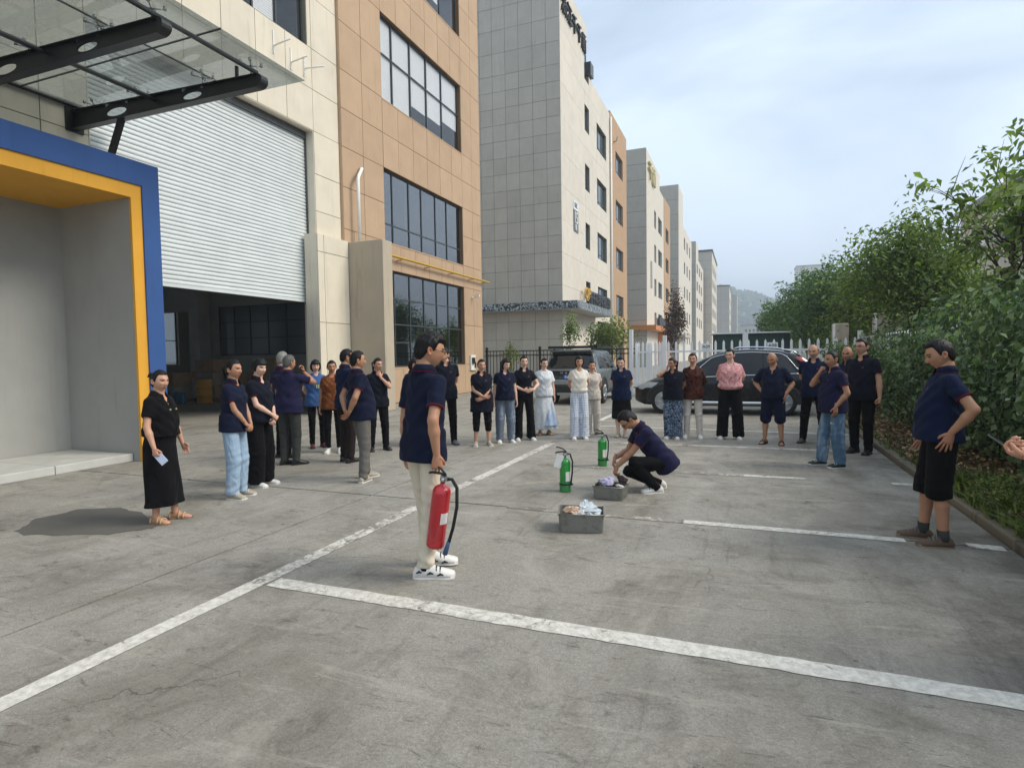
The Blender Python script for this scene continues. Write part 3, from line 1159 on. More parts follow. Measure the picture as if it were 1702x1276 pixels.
text_on('15', 1.25, 0.01, M['white_metal'], (-11.65, 43.22, 11.75), FACE_X, p2, 'number', 0.8)
text_on('栋', 0.5, 0.01, M['white_metal'], (-11.65, 43.22, 11.05), FACE_X, p2, 'number')
text_on('园区', 0.45, 0.01, simple('blue_print', '#6c7f93', 0.5), (-11.65, 43.22, 12.65), FACE_X, pl_, 'lettering')
m = MB()
m.tube([(-11.55, 55.4, 23.5), (-11.55, 55.4, 0.2)], 0.09, 8)
m.build('drain_pipe', M['pvc'], B)
m = MB()
m.tube([(-11.55, 56.6, 21.6), (-11.4, 57.2, 21.9), (-11.4, 57.6, 22.4)], 0.04, 6)
m.build('cable', M['black'], B)
m = MB()
m.box(-12.2, -11.5, 47.5, 48.5, 24.0, 25.0)
m.build('roof_box', M['grey_steel'], B)


def street_block(name, label, X, y0, L, z_hi, z_lo, hi_len, wins, depth=19, canopy=None, ochre=None, side_rows=14, roofline=False, gfz=5.3):
    t = thing(name, label, 'building', (X, y0, 0))
    y1 = y0 + L
    holes = [h for w in wins for h in w]
    split = ochre if ochre else y1
    m = wall_mesh(MB(), 'x', X, y0 + 0.25, split, 0, z_lo, [h for h in holes if h[1] <= split], -0.3, 0)
    m.box(X - 0.3, X, y0 + 0.25, y0 + hi_len, z_lo, z_hi)
    m.build('wall', M['cream'], t)
    if ochre:
        wall_mesh(MB(), 'x', X + 0.05, split, y1, 0, z_lo + 0.2, [h for h in holes if h[0] >= split], -0.3, 0).build('ochre_wall', M['ochre_far'], t)
    m = MB()
    m.box(X - depth, X - 0.005, y0 + 0.02, y0 + 0.25, 0, z_hi)
    m.box(X - depth, X - 0.31, y1 - 0.2, y1 - 0.01, 0, z_lo)
    m.box(X - depth - 0.3, X - depth, y0, y1, 0, z_lo)
    m.box(X - depth, X - 0.31, y0 + hi_len - 0.2, y0 + hi_len, z_lo, z_hi - 0.05)
    m.build('end_wall', M['tile_wall'], t)
    m = MB()
    m.box(X - depth, X - 0.31, y0 + 0.25, y0 + hi_len - 0.2, z_hi - 0.5, z_hi - 0.3)
    m.box(X - depth, X - 0.31, y0 + hi_len, y1 - 0.2, z_lo - 0.5, z_lo - 0.3)
    m.build('roof', M['grey_wall'], t)
    if roofline:
        m = MB()
        m.box(X - depth, X + 0.25, y0 - 0.25, y0 + hi_len, z_hi + 0.002, z_hi + 0.5)
        m.build('roof_edge', M['black_steel'], t)
    xs = [X - depth + k * depth / 5 for k in range(6)]
    zs = [0.02 + k * (z_hi - 0.02) / side_rows for k in range(side_rows + 1)]
    panels(t, '-y', y0, xs, zs, [], M['tile'], gap=0.05, name='tile')
    for h in holes:
        big = h[1] - h[0] > 2
        window(t, 'x', X + (0.05 if ochre and h[0] >= split else 0), *h, [h[0] + (h[1] - h[0]) * 0.33, h[0] + (h[1] - h[0]) * 0.66] if big else [],
               [h[2] + 0.5] if big else [], depth=0.25, glass=M['far_glass'], fw=0.12, bar=0.12)
    if canopy:
        m = MB()
        m.box(X - depth * 0.3, X + 1.3, y0 - 0.9, y0 - 0.02, gfz - 0.6, gfz)
        m.box(X + 0.02, X + 1.3, y0 - 0.02, y0 + 14, gfz - 0.6, gfz)
        m.build('canopy', canopy, t)
    return t


cz = [21.5, 16.8, 12.1, 7.4]
orange_c = simple('orange_fascia', '#c9803c', 0.5, var=0.08)
C = street_block('office_block', 'cream block with an orange entrance canopy and pale rooftop letters', -11.7, 77.4, 25.6, 27.7, 25.6, 13.0,
                 [[(84.6, 86.6, z - 2.4, z) for z in cz], [(88.6, 92.8, z - 2.3, z) for z in cz], [(97.0, 100.8, z - 2.2, z) for z in cz + [2.9]]], canopy=orange_c, ochre=95.0)
m = MB()
m.box(-11.69, -10.6, 88.0, 94.9, 0, 4.6)
m.build('orange_porch', orange_c, C)
text_on('千盾', 2.6, 0.12, simple('pale_gold_letter', '#c9bf8e', 0.45), (-11.5, 81.5, 25.3), FACE_X, C, 'roof_letters', 1.2)
m = MB()
m.box(-11.68, -11.62, 81.0, 82.2, 10.5, 14.0)
m.build('number_plate', simple('grey_sign_far', '#8e8f8c', 0.5), C)
m = MB()
m.box(-11.5, -11.3, 86.8, 94.5, 5.5, 6.9)
m.build('sign_board', M['black_steel'], C)
D_ = street_block('office_block', 'tall cream block with a higher stair tower, fourth along the left side', -11.7, 117.0, 30, 33.4, 27.5, 9.0,
                  [[(128.0 + k * 6, 130.6 + k * 6, z - 2.4, z) for z in (25.5, 20.5, 15.5, 10.5, 6)] for k in range(3)], side_rows=12, canopy=M['tile'])
E_ = street_block('office_block', 'cream block with a slim end wall, fifth along the left side', -11.7, 160.0, 30, 30.2, 26.5, 9.0,
                  [[(163.0 + k * 8, 167 + k * 8, z - 2.4, z) for z in (25.0, 20.5, 16, 11)] for k in range(3)], side_rows=10)
F_ = street_block('office_block', 'broad pale block with a dark roof edge, sixth along the left side', -9.3, 191.0, 34, 32.4, 32.4, 34.0,
                  [[(195.0 + k * 7, 199 + k * 7, z - 2.6, z) for z in (29, 24.5, 20, 15.5, 11)] for k in range(4)], side_rows=12, roofline=True)
G_ = street_block('office_block', 'distant pale block with a dark roof edge below the wooded hill', -6.8, 300.0, 40, 33.0, 33.0, 40.0,
                  [[(305.0 + k * 11, 311 + k * 11, z - 2.6, z) for z in (28, 23, 18, 13)] for k in range(3)], side_rows=10, roofline=True)
H_ = street_block('apartment_building', 'small distant cream block with yellow balconies at the street end', -4.2, 372.0, 30, 35.5, 31.0, 30.0,
                  [[(376.0 + k * 9, 380 + k * 9, z - 2.4, z) for z in (30, 26, 22, 18, 14)] for k in range(3)], side_rows=8)
# long low building far behind
LB = thing('low_building', 'low white building far down the street under the hill', 'building', (8, 430, 0))
m = MB()
m.box(-2.0, 15.0, 430, 450, 0, 19.5)
m.build('wall', M['cream'], LB)
for k in range(6):
    for z in (8.0, 14.5):
        w = MB()
        w.box(0.2 + k * 2.4, 1.6 + k * 2.4, 429.9, 429.97, z, z + 2.6)
        w.build('window', M['far_glass'], LB)
m = MB()
m.box(-2.6, 15.5, 429.5, 450, 19.5, 20.2)
m.build('roof', M['grey_wall'], LB)
TB = thing('tower_block', 'pale tower block rising behind the dense trees', 'building', (70, 520, 0))
m = MB()
m.box(38, 56, 520, 540, 0, 68)
m.build('wall', M['cream'], TB)
for k in range(4):
    for q in range(12):
        w = MB()
        w.box(39.5 + k * 4.3, 42 + k * 4.3, 519.9, 519.97, 6 + q * 5, 8.6 + q * 5)
        w.build('window', M['far_glass'], TB)
m = MB()
m.box(37.5, 56.5, 519.5, 541, 68, 69)
m.build('roof', M['grey_wall'], TB)

# right-hand housing block behind the trees
RB = thing('housing_block', 'cream housing block with dark windows half hidden behind the tall trees', 'building', (22, 42, 0))
RX, RY0, RY1, RZ = 14.0, 20.0, 50.4, 10.75
hs = []
for k in range(6):
    for z in (3.2, 6.3, 9.4):
        hs.append((21.5 + k * 4.8, 24.3 + k * 4.8, z - 1.7, z))
wall_mesh(MB(), '-x', RX, RY0, RY1, 0, RZ, hs, -0.3, 0).build('wall', M['cream'], RB)
for h in hs:
    f = window(RB, '-x', RX, *h, [h[0] + 0.95, h[0] + 1.9], [h[2] + 0.45], depth=0.25, glass=M['far_glass'], fw=0.09, bar=0.09)
m = MB()
m.box(RX + 0.31, 26, RY0, RY0 + 0.3, 0, RZ)
m.box(RX + 0.31, 26, RY1 - 0.3, RY1, 0, RZ)
m.box(26, 26.3, RY0, RY1, 0, RZ)
m.build('end_wall', M['cream'], RB)
m = MB()
m.box(RX - 0.3, 26.4, RY0 - 0.3, RY1 + 0.2, RZ + 0.002, RZ + 0.35)
m.build('roof', M['grey_wall'], RB)
for k in range(6):
    for z in (3.2, 6.3, 9.4):
        m = MB()
        y0 = 24.6 + k * 4.8
        m.box(RX - 0.6, RX - 0.05, y0, y0 + 0.9, z - 1.5, z - 0.85)
        m.build('air_conditioner', M['white_metal'], RB)

# ---------------------------------------------------------------- fences
BF = thing('metal_fence', 'black metal railing fence between the ochre building and the white gate', 'fence', (-8.2, 26.3, 0))
xs = np.arange(-11.6, -4.35, 0.17)
bar = None
for i, x in enumerate(xs):
    if bar is None:
        m = MB()
        m.box(-0.014, 0.014, -0.014, 0.014, 0.15, 1.88)
        bar = m.mesh('bar')
        bar.materials.append(M['black_steel'])
    o = bpy.data.objects.new('bar', bar)
    COL.objects.link(o)
    o.parent = BF
    o.location = Vector((x, 26.3, 0)) - BF.location
for z in (0.18, 1.68, 1.88):
    m = MB()
    m.box(-11.7, -4.3, 26.28, 26.32, z - 0.025, z + 0.025)
    m.build('rail', M['black_steel'], BF)
for x in (-11.6, -8.9, -6.4, -4.35):
    m = MB()
    m.box(x - 0.05, x + 0.05, 26.25, 26.35, 0, 2.0)
    m.lathe([(0.075, 2.0), (0.085, 2.03), (0.05, 2.07), (0.0, 2.09)], (x, 26.3, 0), 8)
    m.build('post', M['black_steel'], BF)


def picket_mesh(h, w=0.085, t=0.03):
    m = MB()
    pr = [(-w / 2, 0.08), (w / 2, 0.08), (w / 2, h - 0.09), (0, h), (-w / 2, h - 0.09)]
    m.loft([[Vector((x, -t / 2, z)) for x, z in pr], [Vector((x, t / 2, z)) for x, z in pr]], smooth=False)
    me = m.mesh('picket')
    me.materials.append(M['white_metal'])
    return me


PK = picket_mesh(2.13)


def picket_fence(root, p0, p1, n, rails=(0.45, 1.72), me=PK):
    a, b = Vector((*p0, 0)), Vector((*p1, 0))
    d = (b - a).normalized()
    ang = math.atan2(d.y, d.x)
    for i in range(n):
        o = bpy.data.objects.new('picket', me)
        COL.objects.link(o)
        o.parent = root
        o.location = a.lerp(b, i / max(1, n - 1)) - root.location
        o.rotation_euler = (0, 0, ang)
    nrm = Vector((-d.y, d.x, 0)) * 0.032
    for z in rails:
        m = MB()
        p, q = a + nrm, b + nrm
        w = Vector((-d.y, d.x, 0)) * 0.016
        m.add([p - w + Vector((0, 0, z - 0.035)), q - w + Vector((0, 0, z - 0.035)), q + w + Vector((0, 0, z - 0.035)), p + w + Vector((0, 0, z - 0.035)),
               p - w + Vector((0, 0, z + 0.035)), q - w + Vector((0, 0, z + 0.035)), q + w + Vector((0, 0, z + 0.035)), p + w + Vector((0, 0, z + 0.035))],
              [(0, 3, 2, 1), (4, 5, 6, 7), (0, 1, 5, 4), (1, 2, 6, 5), (2, 3, 7, 6), (3, 0, 4, 7)])
        m.build('rail', M['white_metal'], root)


WF = thing('picket_fence', 'white picket fence standing behind the black car', 'fence', (0, 23.7, 0))
picket_fence(WF, (-2.75, 23.7), (3.6, 23.75), 23)
for x in (-2.9, 0.05, 3.75):
    m = MB()
    m.box(x - 0.07, x + 0.07, 23.66, 23.8, 0, 2.35)
    m.build('post', M['white_metal'], WF)
WG = thing('picket_gate', 'white picket gate folded open beside its tall post near the grey car', 'gate', (-3.6, 23.6, 0))
picket_fence(WG, (-4.0, 23.78), (-3.0, 23.74), 5)
m = MB()
m.box(-4.26, -4.12, 23.62, 23.76, 0, 2.62)
m.build('post', M['white_metal'], WG)
picket_fence(WG, (-3.93, 23.9), (-2.95, 23.88), 7)
SF = thing('picket_fence', 'white picket fence swallowed by the ivy hedge along the kerb', 'fence', (3.7, 14, 0))
picket_fence(SF, (3.75, 3.5), (3.75, 23.3), 66)
for k_, (x, lab) in enumerate(((-1.35, 'left of the two small white number signs hung on the picket fence'), (0.95, 'right of the two small white number signs hung on the picket fence'))):
    tg = thing('sign_plate', lab, 'sign', (x, 23.66, 1.88), group='number signs on the picket fence')
    m = MB()
    m.box(x - 0.18, x + 0.18, 23.655, 23.67, 1.76, 2.0)
    m.build('plate', M['white_metal'], tg)
    text_on('A09' if k_ == 0 else 'A08', 0.17, 0.004, M['black'], (x, 23.65, 1.88), FACE_MY, tg, 'lettering')

for (x, y, h, w, lab) in ((3.3, 25.0, 2.66, 0.5, 'square concrete gate pillar behind the right end of the white fence'),
                          (4.75, 24.0, 2.95, 1.1, 'wide concrete gate pillar half covered by leaves')):
    t_ = thing('gate_pillar', lab, 'pillar', (x, y, 0))
    m = MB()
    m.box(x - w / 2, x + w / 2, y - 0.25, y + 0.25, 0, h)
    o = m.build('shaft', M['stained'], t_)
    bv = o.modifiers.new('edge', 'BEVEL')
    bv.width = 0.02
    m = MB()
    m.box(x - w / 2 - 0.02, x - w / 2 + 0.06, y - 0.27, y - 0.252, 0, h - 0.02)
    m.build('trim', M['white_metal'], t_)

# green shed / notice structure in the street
GS = thing('green_shed', 'dark green shed with thin white roof edge and one white post', 'shed', (0.3, 34, 0))
dg = simple('dark_green_sheet', '#123b33', 0.45, var=0.15, vscale=2)
m = MB()
for k in range(13):
    x0 = -1.6 + k * 0.29
    m.box(x0, x0 + 0.283, 34.0, 34.06 + 0.01 * (k % 2), 0.1, 2.62)
m.box(-1.6, 2.2, 34.07, 36.4, 0.1, 2.6)
m.build('wall', dg, GS)
m = MB()
m.box(-1.75, 2.3, 33.7, 36.6, 2.64, 2.71)
m.build('roof', M['white_metal'], GS)
m = MB()
m.box(-0.1, 0.06, 33.76, 33.9, 0, 2.64)
m.build('post', M['white_metal'], GS)
# ---------------------------------------------------------------- kerb, bed, plants
sd = NT('leaf_strewn_soil')
_v = sd.coord('World')
_c = sd.ramp(sd.noise(_v, 9, 7, 0.75, 0.8), [(0.3, '#2c241a'), (0.48, '#51432f'), (0.62, '#76634a'), (0.75, '#8f8069')])
_c = sd.mix(_c, '#4a5a2c', sd.ramp(sd.noise(_v, 1.6, 5, 0.7), [(0.55, 0.0), (0.68, 0.7)]))
sd.base(_c)
sd.set(rough=0.95, spec=0.1)
sd.normal(sd.bump(sd.noise(_v, 30, 6, 0.75), 0.9, 0.03))
M['soil'] = sd.m

kerb_mat = facade_mat('mossy_kerb_stone', '#776f5e', '#3f3c28', 1.0, 0.15)
y = 3.0
while y < 23.4:
    L = 0.99
    k = MB()
    dx = random.uniform(-0.012, 0.012)
    k.box(2.07 + dx, 2.2 + dx, y + 0.006, y + L - 0.006, -0.05, 0.075 + random.uniform(-0.014, 0.012))
    o = k.build('kerb_stone', kerb_mat)
    bv = o.modifiers.new('edge', 'BEVEL')
    bv.width, bv.segments = 0.018, 2
    tag(o, kind='structure')
    y += L
nx, ny = 26, 120
vs, fs = [], []
for j in range(ny + 1):
    for i in range(nx + 1):
        x = 2.205 + i * (7.5 / nx) ** 1.0
        yy = 1.0 + j * (23.5 / ny)
        z = 0.05 + 0.16 * min(1, max(0, (x - 2.2) / 1.2)) + 0.035 * math.sin(x * 5.1 + yy * 3.3) * math.sin(yy * 2.1 + 1.7 * x) + random.uniform(-0.012, 0.012)
        if i == 0:
            z = 0.045
        vs.append((x, yy, z))
for j in range(ny):
    for i in range(nx):
        a = j * (nx + 1) + i
        fs.append((a, a + 1, a + nx + 2, a + nx + 1))
m = MB().add(vs, fs, True)
tag(m.build('planting_bed', M['soil']), kind='structure')


def leaf_cloud(name, P, N, S, mat, parent=None, aspect=0.5, droop=0.25, vcol=None, fold=0.12, up=None):
    """many small folded leaves: P centres, N face normals, S lengths"""
    n = len(P)
    P, N, S = np.asarray(P, float), np.asarray(N, float), np.asarray(S, float)
    N = N / (np.linalg.norm(N, axis=1, keepdims=True) + 1e-9)
    T = RNG.normal(size=(n, 3)) if up is None else np.asarray(up, float)
    T = T - N * (T * N).sum(1, keepdims=True)
    T[:, 2] -= droop
    T = T - N * (T * N).sum(1, keepdims=True)
    T /= np.linalg.norm(T, axis=1, keepdims=True) + 1e-9
    Bv = np.cross(N, T)
    S = S[:, None]
    v0 = P - T * S * 0.5
    v1 = P + Bv * S * aspect * 0.5 + N * S * fold - T * S * 0.06
    v2 = P + T * S * 0.5 - N * S * fold * 0.6
    v3 = P - Bv * S * aspect * 0.5 + N * S * fold - T * S * 0.06
    V = np.stack([v0, v1, v2, v3], 1).reshape(-1, 3)
    off = WBASE(parent)
    V = V - np.array(off)
    me = bpy.data.meshes.new(name)
    me.vertices.add(4 * n)
    me.vertices.foreach_set('co', V.astype(np.float32).ravel())
    idx = np.arange(n)[:, None] * 4
    tri = np.concatenate([idx + np.array([0, 1, 2]), idx + np.array([0, 2, 3])], 1).reshape(-1)
    me.loops.add(6 * n)
    me.loops.foreach_set('vertex_index', tri.astype(np.int32))
    me.polygons.add(2 * n)
    me.polygons.foreach_set('loop_start', np.arange(0, 6 * n, 3, dtype=np.int32))
    me.polygons.foreach_set('loop_total', np.full(2 * n, 3, np.int32))
    c = RNG.random(n) if vcol is None else np.clip(np.asarray(vcol), 0, 1)
    at = me.attributes.new('v', 'FLOAT', 'POINT')
    at.data.foreach_set('value', np.repeat(c, 4).astype(np.float32))
    me.update()
    me.validate()
    return link_mesh(name, me, mat, parent)


LEAF = leaf_mat('green_leaves', '#3d4b21', '#667940', '#9fac72', 0.4)
LEAF_D = leaf_mat('dark_green_leaves', '#304122', '#516a43', '#849c6f', 0.36)
LEAF_Y = leaf_mat('yellowish_leaves', '#394521', '#626f3c', '#929b5e', 0.36)
LEAF_P = leaf_mat('plum_leaves', '#2a1720', '#5b3b42', '#8d8a72', 0.3)
IVY = leaf_mat('ivy_leaves', '#22331a', '#465e33', '#96a882', 0.24)
BARK = simple('bark', '#4a4037', 0.9, var=0.3, vscale=8, bump=0.6, bscale=30)
DRY = leaf_mat('dry_leaves', '#4a3520', '#8a6a45', '#b9a585', 0.1)


def rand_dirs(n):
    d = RNG.normal(size=(n, 3))
    return d / np.linalg.norm(d, axis=1, keepdims=True)


def tree(name, label, base, h, crown, trunk_r, nleaf, leaf, mat, group=None, lean=(0, 0), nb=9, clump=0.5, sparse=0.0, seed=1, cat='tree', multi=1, trunk_h=0.45, spread=0.9, side=None, aspect=0.5):
    """tapered trunk, branching limbs, leaf clumps at the limb ends"""
    global RNG
    keep = RNG
    RNG = np.random.default_rng(seed)
    rnd = random.Random(seed)
    t = thing(name, label, cat, (*base, 0.05), group=group)
    m = MB()
    bx_, by_ = base
    tips = []
    cx, cy, cz, rx, ry, rz = crown
    for q in range(multi):
        a0 = rnd.uniform(0, 6.28)
        off = Vector((math.cos(a0), math.sin(a0), 0)) * (trunk_r * 0.8 if multi > 1 else 0)
        top = Vector((cx + rnd.uniform(-.3, .3) * rx, cy + rnd.uniform(-.3, .3) * ry, cz + rz * 0.5))
        b0 = Vector((bx_, by_, 0.0)) + off
        pts = []
        for k in range(8):
            f = k / 7
            p = b0.lerp(top, f)
            p += Vector((math.sin(f * 5 + q), math.cos(f * 4 + q * 2), 0)) * 0.05 * h * f * 0.5
            pts.append(p)
        m.tube(pts, [trunk_r * (1 - 0.82 * k / 7) for k in range(8)], 8)
        tips += [(top, 1.0), (pts[6], 1.0)]
        for k in range(nb):
            f = rnd.uniform(trunk_h, 0.95)
            i = min(6, int(f * 7))
            st = pts[i].lerp(pts[i + 1], f * 7 - i)
            d = rand_dirs(1)[0]
            if side is not None:
                d = d + np.array(side)
            tgt = Vector((cx + d[0] * rx * spread * rnd.uniform(.6, 1), cy + d[1] * ry * spread * rnd.uniform(.6, 1), cz + d[2] * rz * spread * rnd.uniform(.5, 1)))
            if tgt.z < st.z - 0.3 * rz:
                tgt.z = st.z + 0.1
            mid = st.lerp(tgt, 0.5) + Vector((0, 0, 0.12 * (tgt - st).length))
            r0 = trunk_r * (1 - 0.8 * f) * 0.6
            m.tube([st, mid, tgt], [r0, r0 * 0.6, r0 * 0.22], 6)
            tips.append((tgt, 1.0))
            for s_ in range(4):
                e = rand_dirs(1)[0]
                sp = mid.lerp(tgt, rnd.uniform(0.2, 1))
                tp = sp + Vector(e.tolist()) * rx * 0.38
                m.tube([sp, sp.lerp(tp, 0.5) + Vector((0, 0, 0.05)), tp], [r0 * 0.4, r0 * 0.25, r0 * 0.1], 5)
                tips.append((tp, 0.8))
    m.build('trunk', BARK, t)
    # leaf clumps
    C = np.array([[p.x, p.y, p.z] for p, w in tips])
    k = RNG.integers(0, len(C), nleaf)
    rr = RNG.normal(size=(nleaf, 3)) * np.array([rx, ry, rz]) * 0.24 * clump
    P = C[k] + rr
    keepm = ((P - np.array([cx, cy, cz])) / (np.array([rx, ry, rz]) * 1.12))
    msk = (keepm ** 2).sum(1) < 1.12 + 0.35 * np.sin(P[:, 0] * 3.1 + P[:, 2] * 2.3) 
    P = P[msk]
    n = len(P)
    N = rand_dirs(n) + np.array([0, 0, 0.7]) + (P - np.array([cx, cy, cz])) * 0.25
    S = leaf * np.clip(np.exp(RNG.normal(size=n) * 0.3), 0.45, 1.7)
    cl = RNG.random(len(C))[k][msk]
    v = 0.55 * RNG.random(n) + 0.45 * cl
    leaf_cloud('crown', P, N, S, mat, t, vcol=v, droop=0.5, aspect=aspect)
    RNG = keep
    return t


# right-hand trees
TG = 'trees along the right side'
tree('broadleaf_tree', 'tall open tree with large drooping leaves at the right edge, sky showing through', (4.95, 13.6), 7, (5.0, 13.6, 4.1, 1.9, 1.5, 1.25), 0.075, 3600, 0.16, LEAF, nb=12, clump=0.40, seed=11, multi=3, trunk_h=0.5, spread=1.0, group=TG, aspect=0.42)
tree('broadleaf_tree', 'broad dense tree filling the gap left of the open tall tree', (4.6, 20.3), 6.5, (4.3, 20.3, 3.45, 1.75, 1.8, 1.95), 0.13, 15000, 0.13, LEAF, nb=18, clump=0.95, seed=12, trunk_h=0.3, group=TG)
tree('broadleaf_tree', 'yellow green leafy tree just behind the concrete gate pillars', (4.8, 26.8), 5.5, (4.6, 26.8, 3.3, 1.9, 1.9, 1.95), 0.1, 11000, 0.14, LEAF_Y, nb=14, clump=1.0, seed=13, trunk_h=0.25, group=TG)
tree('broadleaf_tree', 'rounded dark tree behind the square gate pillar', (4.4, 33), 7, (4.1, 33, 3.7, 2.0, 2.0, 2.2), 0.13, 11000, 0.16, LEAF_D, nb=16, clump=1.0, seed=14, trunk_h=0.25, group=TG)
tree('broadleaf_tree', 'tall dark tree behind the right part of the green shed', (4.2, 44), 7.5, (3.9, 44, 3.8, 2.4, 2.4, 2.6), 0.16, 12000, 0.2, LEAF_D, nb=16, clump=1.05, seed=15, trunk_h=0.2, group=TG)
tree('broadleaf_tree', 'last dark round tree of the row, beside the distant low building', (3.4, 58), 7.5, (3.2, 58, 3.4, 2.2, 2.4, 2.6), 0.15, 10000, 0.24, LEAF_D, nb=16, clump=1.05, seed=16, trunk_h=0.2, group=TG)
tree('broadleaf_tree', 'green tree right of the dense tree, in front of the housing block', (7.0, 24), 6.5, (7.0, 24, 2.5, 1.9, 2.0, 1.5), 0.12, 8000, 0.16, LEAF, nb=14, clump=1.0, seed=18, trunk_h=0.25, group=TG)
tree('bush', 'light green bush at the foot of the tall open tree', (5.4, 12.2), 3.2, (5.4, 12.4, 2.35, 1.7, 1.7, 0.75), 0.06, 7500, 0.13, LEAF_Y, nb=12, clump=1.0, seed=19, trunk_h=0.2, cat='bush')
# small trees by the buildings on the left
tree('young_tree', 'thin young tree with dusty leaves in front of the black railing', (-10.0, 25.6), 2.6, (-10.0, 25.6, 1.6, 0.42, 0.42, 0.85), 0.02, 950, 0.09, LEAF_Y, nb=9, clump=0.9, seed=31, trunk_h=0.15)
tree('young_tree', 'slim upright young tree before the grey block, over the grey car', (-8.5, 30.0), 3.6, (-8.5, 30.0, 2.7, 0.55, 0.55, 1.3), 0.025, 1150, 0.11, LEAF, nb=10, clump=0.8, seed=32, trunk_h=0.2)
tree('young_tree', 'small spreading tree with light yellow green leaves by the mosaic canopy', (-6.7, 31.5), 4.0, (-6.7, 31.5, 2.65, 1.4, 1.2, 0.95), 0.045, 2500, 0.15, LEAF_Y, nb=12, clump=0.9, seed=33, trunk_h=0.3)
tree('plum_tree', 'narrow purple leaved tree in front of the cream blocks', (-4.9, 46.0), 7, (-4.9, 46.0, 3.9, 0.8, 0.8, 2.7), 0.06, 2600, 0.18, LEAF_P, nb=16, clump=0.9, seed=34, trunk_h=0.15, cat='tree')

# ivy hedge along the kerb
HG = thing('ivy_hedge', 'dense dark ivy hedge growing over the fence along the right kerb', 'hedge', (3.6, 13, 0))


def hedge_surface(n, seed):
    r = np.random.default_rng(seed)
    yy = r.uniform(3.2, 23.2, n)
    s = r.uniform(0, 1, n)
    topz = 1.9 + 0.22 * np.sin(yy * 0.9 + 0.6) * np.sin(yy * 0.37) + 0.25 * np.sin(yy * 2.3) + 0.05 * (14 - np.clip(yy, 0, 14)) - 0.12 * np.clip(yy - 13, 0, 3)
    frontx = 3.12 + 0.16 * np.sin(yy * 1.7) + 0.14 * np.sin(yy * 3.9 + 1) + np.clip((yy - 14) * 0.02, 0, 0.3)
    # path: up the front, then over the top
    L1 = topz - 0.15
    L2 = np.full(n, 1.6)
    q = s * (L1 + L2)
    on_front = q < L1
    z = np.where(on_front, 0.15 + q, topz)
    x = np.where(on_front, frontx - 0.36 * smoothstep(0.25, 1.3, z) + 0.14 * np.sin(z * 3 + yy * 2.2) + 0.10 * np.sin(z * 6.5 - yy * 3.1), frontx + 0.25 + (q - L1))
    z = z + np.where(on_front, 0, 0.16 * np.sin(x * 4 + yy * 3) + 0.1 * np.sin(yy * 7))
    P = np.stack([x, yy, z], 1)
    N = np.where(on_front[:, None], np.array([-1.0, -0.25, 0.55]), np.array([-0.2, -0.1, 1.0]))
    return P, N, r


P_, N_, r_ = hedge_surface(44000, 5)
P_ = P_ + r_.normal(size=P_.shape) * np.array([0.11, 0.07, 0.07])
N_ = N_ + r_.normal(size=N_.shape) * 0.5
low = np.clip((P_[:, 2] - 0.1) / 0.7, 0, 1)
msk = r_.random(len(P_)) < 0.35 + 0.65 * low
P_, N_ = P_[msk], N_[msk]
patch = 0.5 + 0.5 * np.sin(P_[:, 1] * 1.3 + P_[:, 2] * 2.1) * np.sin(P_[:, 2] * 1.7 - P_[:, 1] * 0.6)
leaf_cloud('leaves', P_, N_, np.clip(0.077 * np.exp(r_.normal(size=len(P_)) * 0.32), 0.04, 0.2), IVY, HG, aspect=0.72, droop=0.9, vcol=0.65 * r_.random(len(P_)) + 0.35 * patch)
P_, N_, r_ = hedge_surface(14000, 6)
P_ = P_ + np.array([0.28, 0, -0.05]) + r_.normal(size=P_.shape) * np.array([0.2, 0.06, 0.08])
leaf_cloud('inner_leaves', P_, N_ + r_.normal(size=N_.shape) * 0.8, r_.uniform(0.07, 0.13, len(P_)), LEAF_D, HG, aspect=0.7, droop=0.6)
st = MB()
for k in range(260):
    y = random.uniform(3.5, 23)
    x = 3.45 + random.uniform(-0.25, 0.45)
    h = random.uniform(0.6, 2.2)
    p = [Vector((x, y, 0.1))]
    for q in range(4):
        p.append(p[-1] + Vector((random.uniform(-.1, .06), random.uniform(-.14, .14), h / 4)))
    st.tube(p, [0.012, 0.01, 0.008, 0.006, 0.003], 5)
st.build('stems', BARK, HG)
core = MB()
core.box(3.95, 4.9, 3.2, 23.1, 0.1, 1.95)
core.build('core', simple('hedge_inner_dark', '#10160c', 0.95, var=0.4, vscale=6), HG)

# fallen leaves and weeds on the bed
n = 6500
yy = RNG.uniform(3.2, 23, n)
xx = 2.16 + RNG.random(n) ** 1.1 * 1.3
zz = 0.12 + 0.16 * np.clip((xx - 2.2) / 1.2, 0, 1) + 0.03
leaf_cloud('leaf_litter', np.stack([xx, yy, zz], 1), RNG.normal(size=(n, 3)) * 0.5 + np.array([0, 0, 1]), RNG.uniform(0.03, 0.09, n), DRY, None, aspect=0.6)
tag(bpy.data.objects['leaf_litter'], kind='stuff')


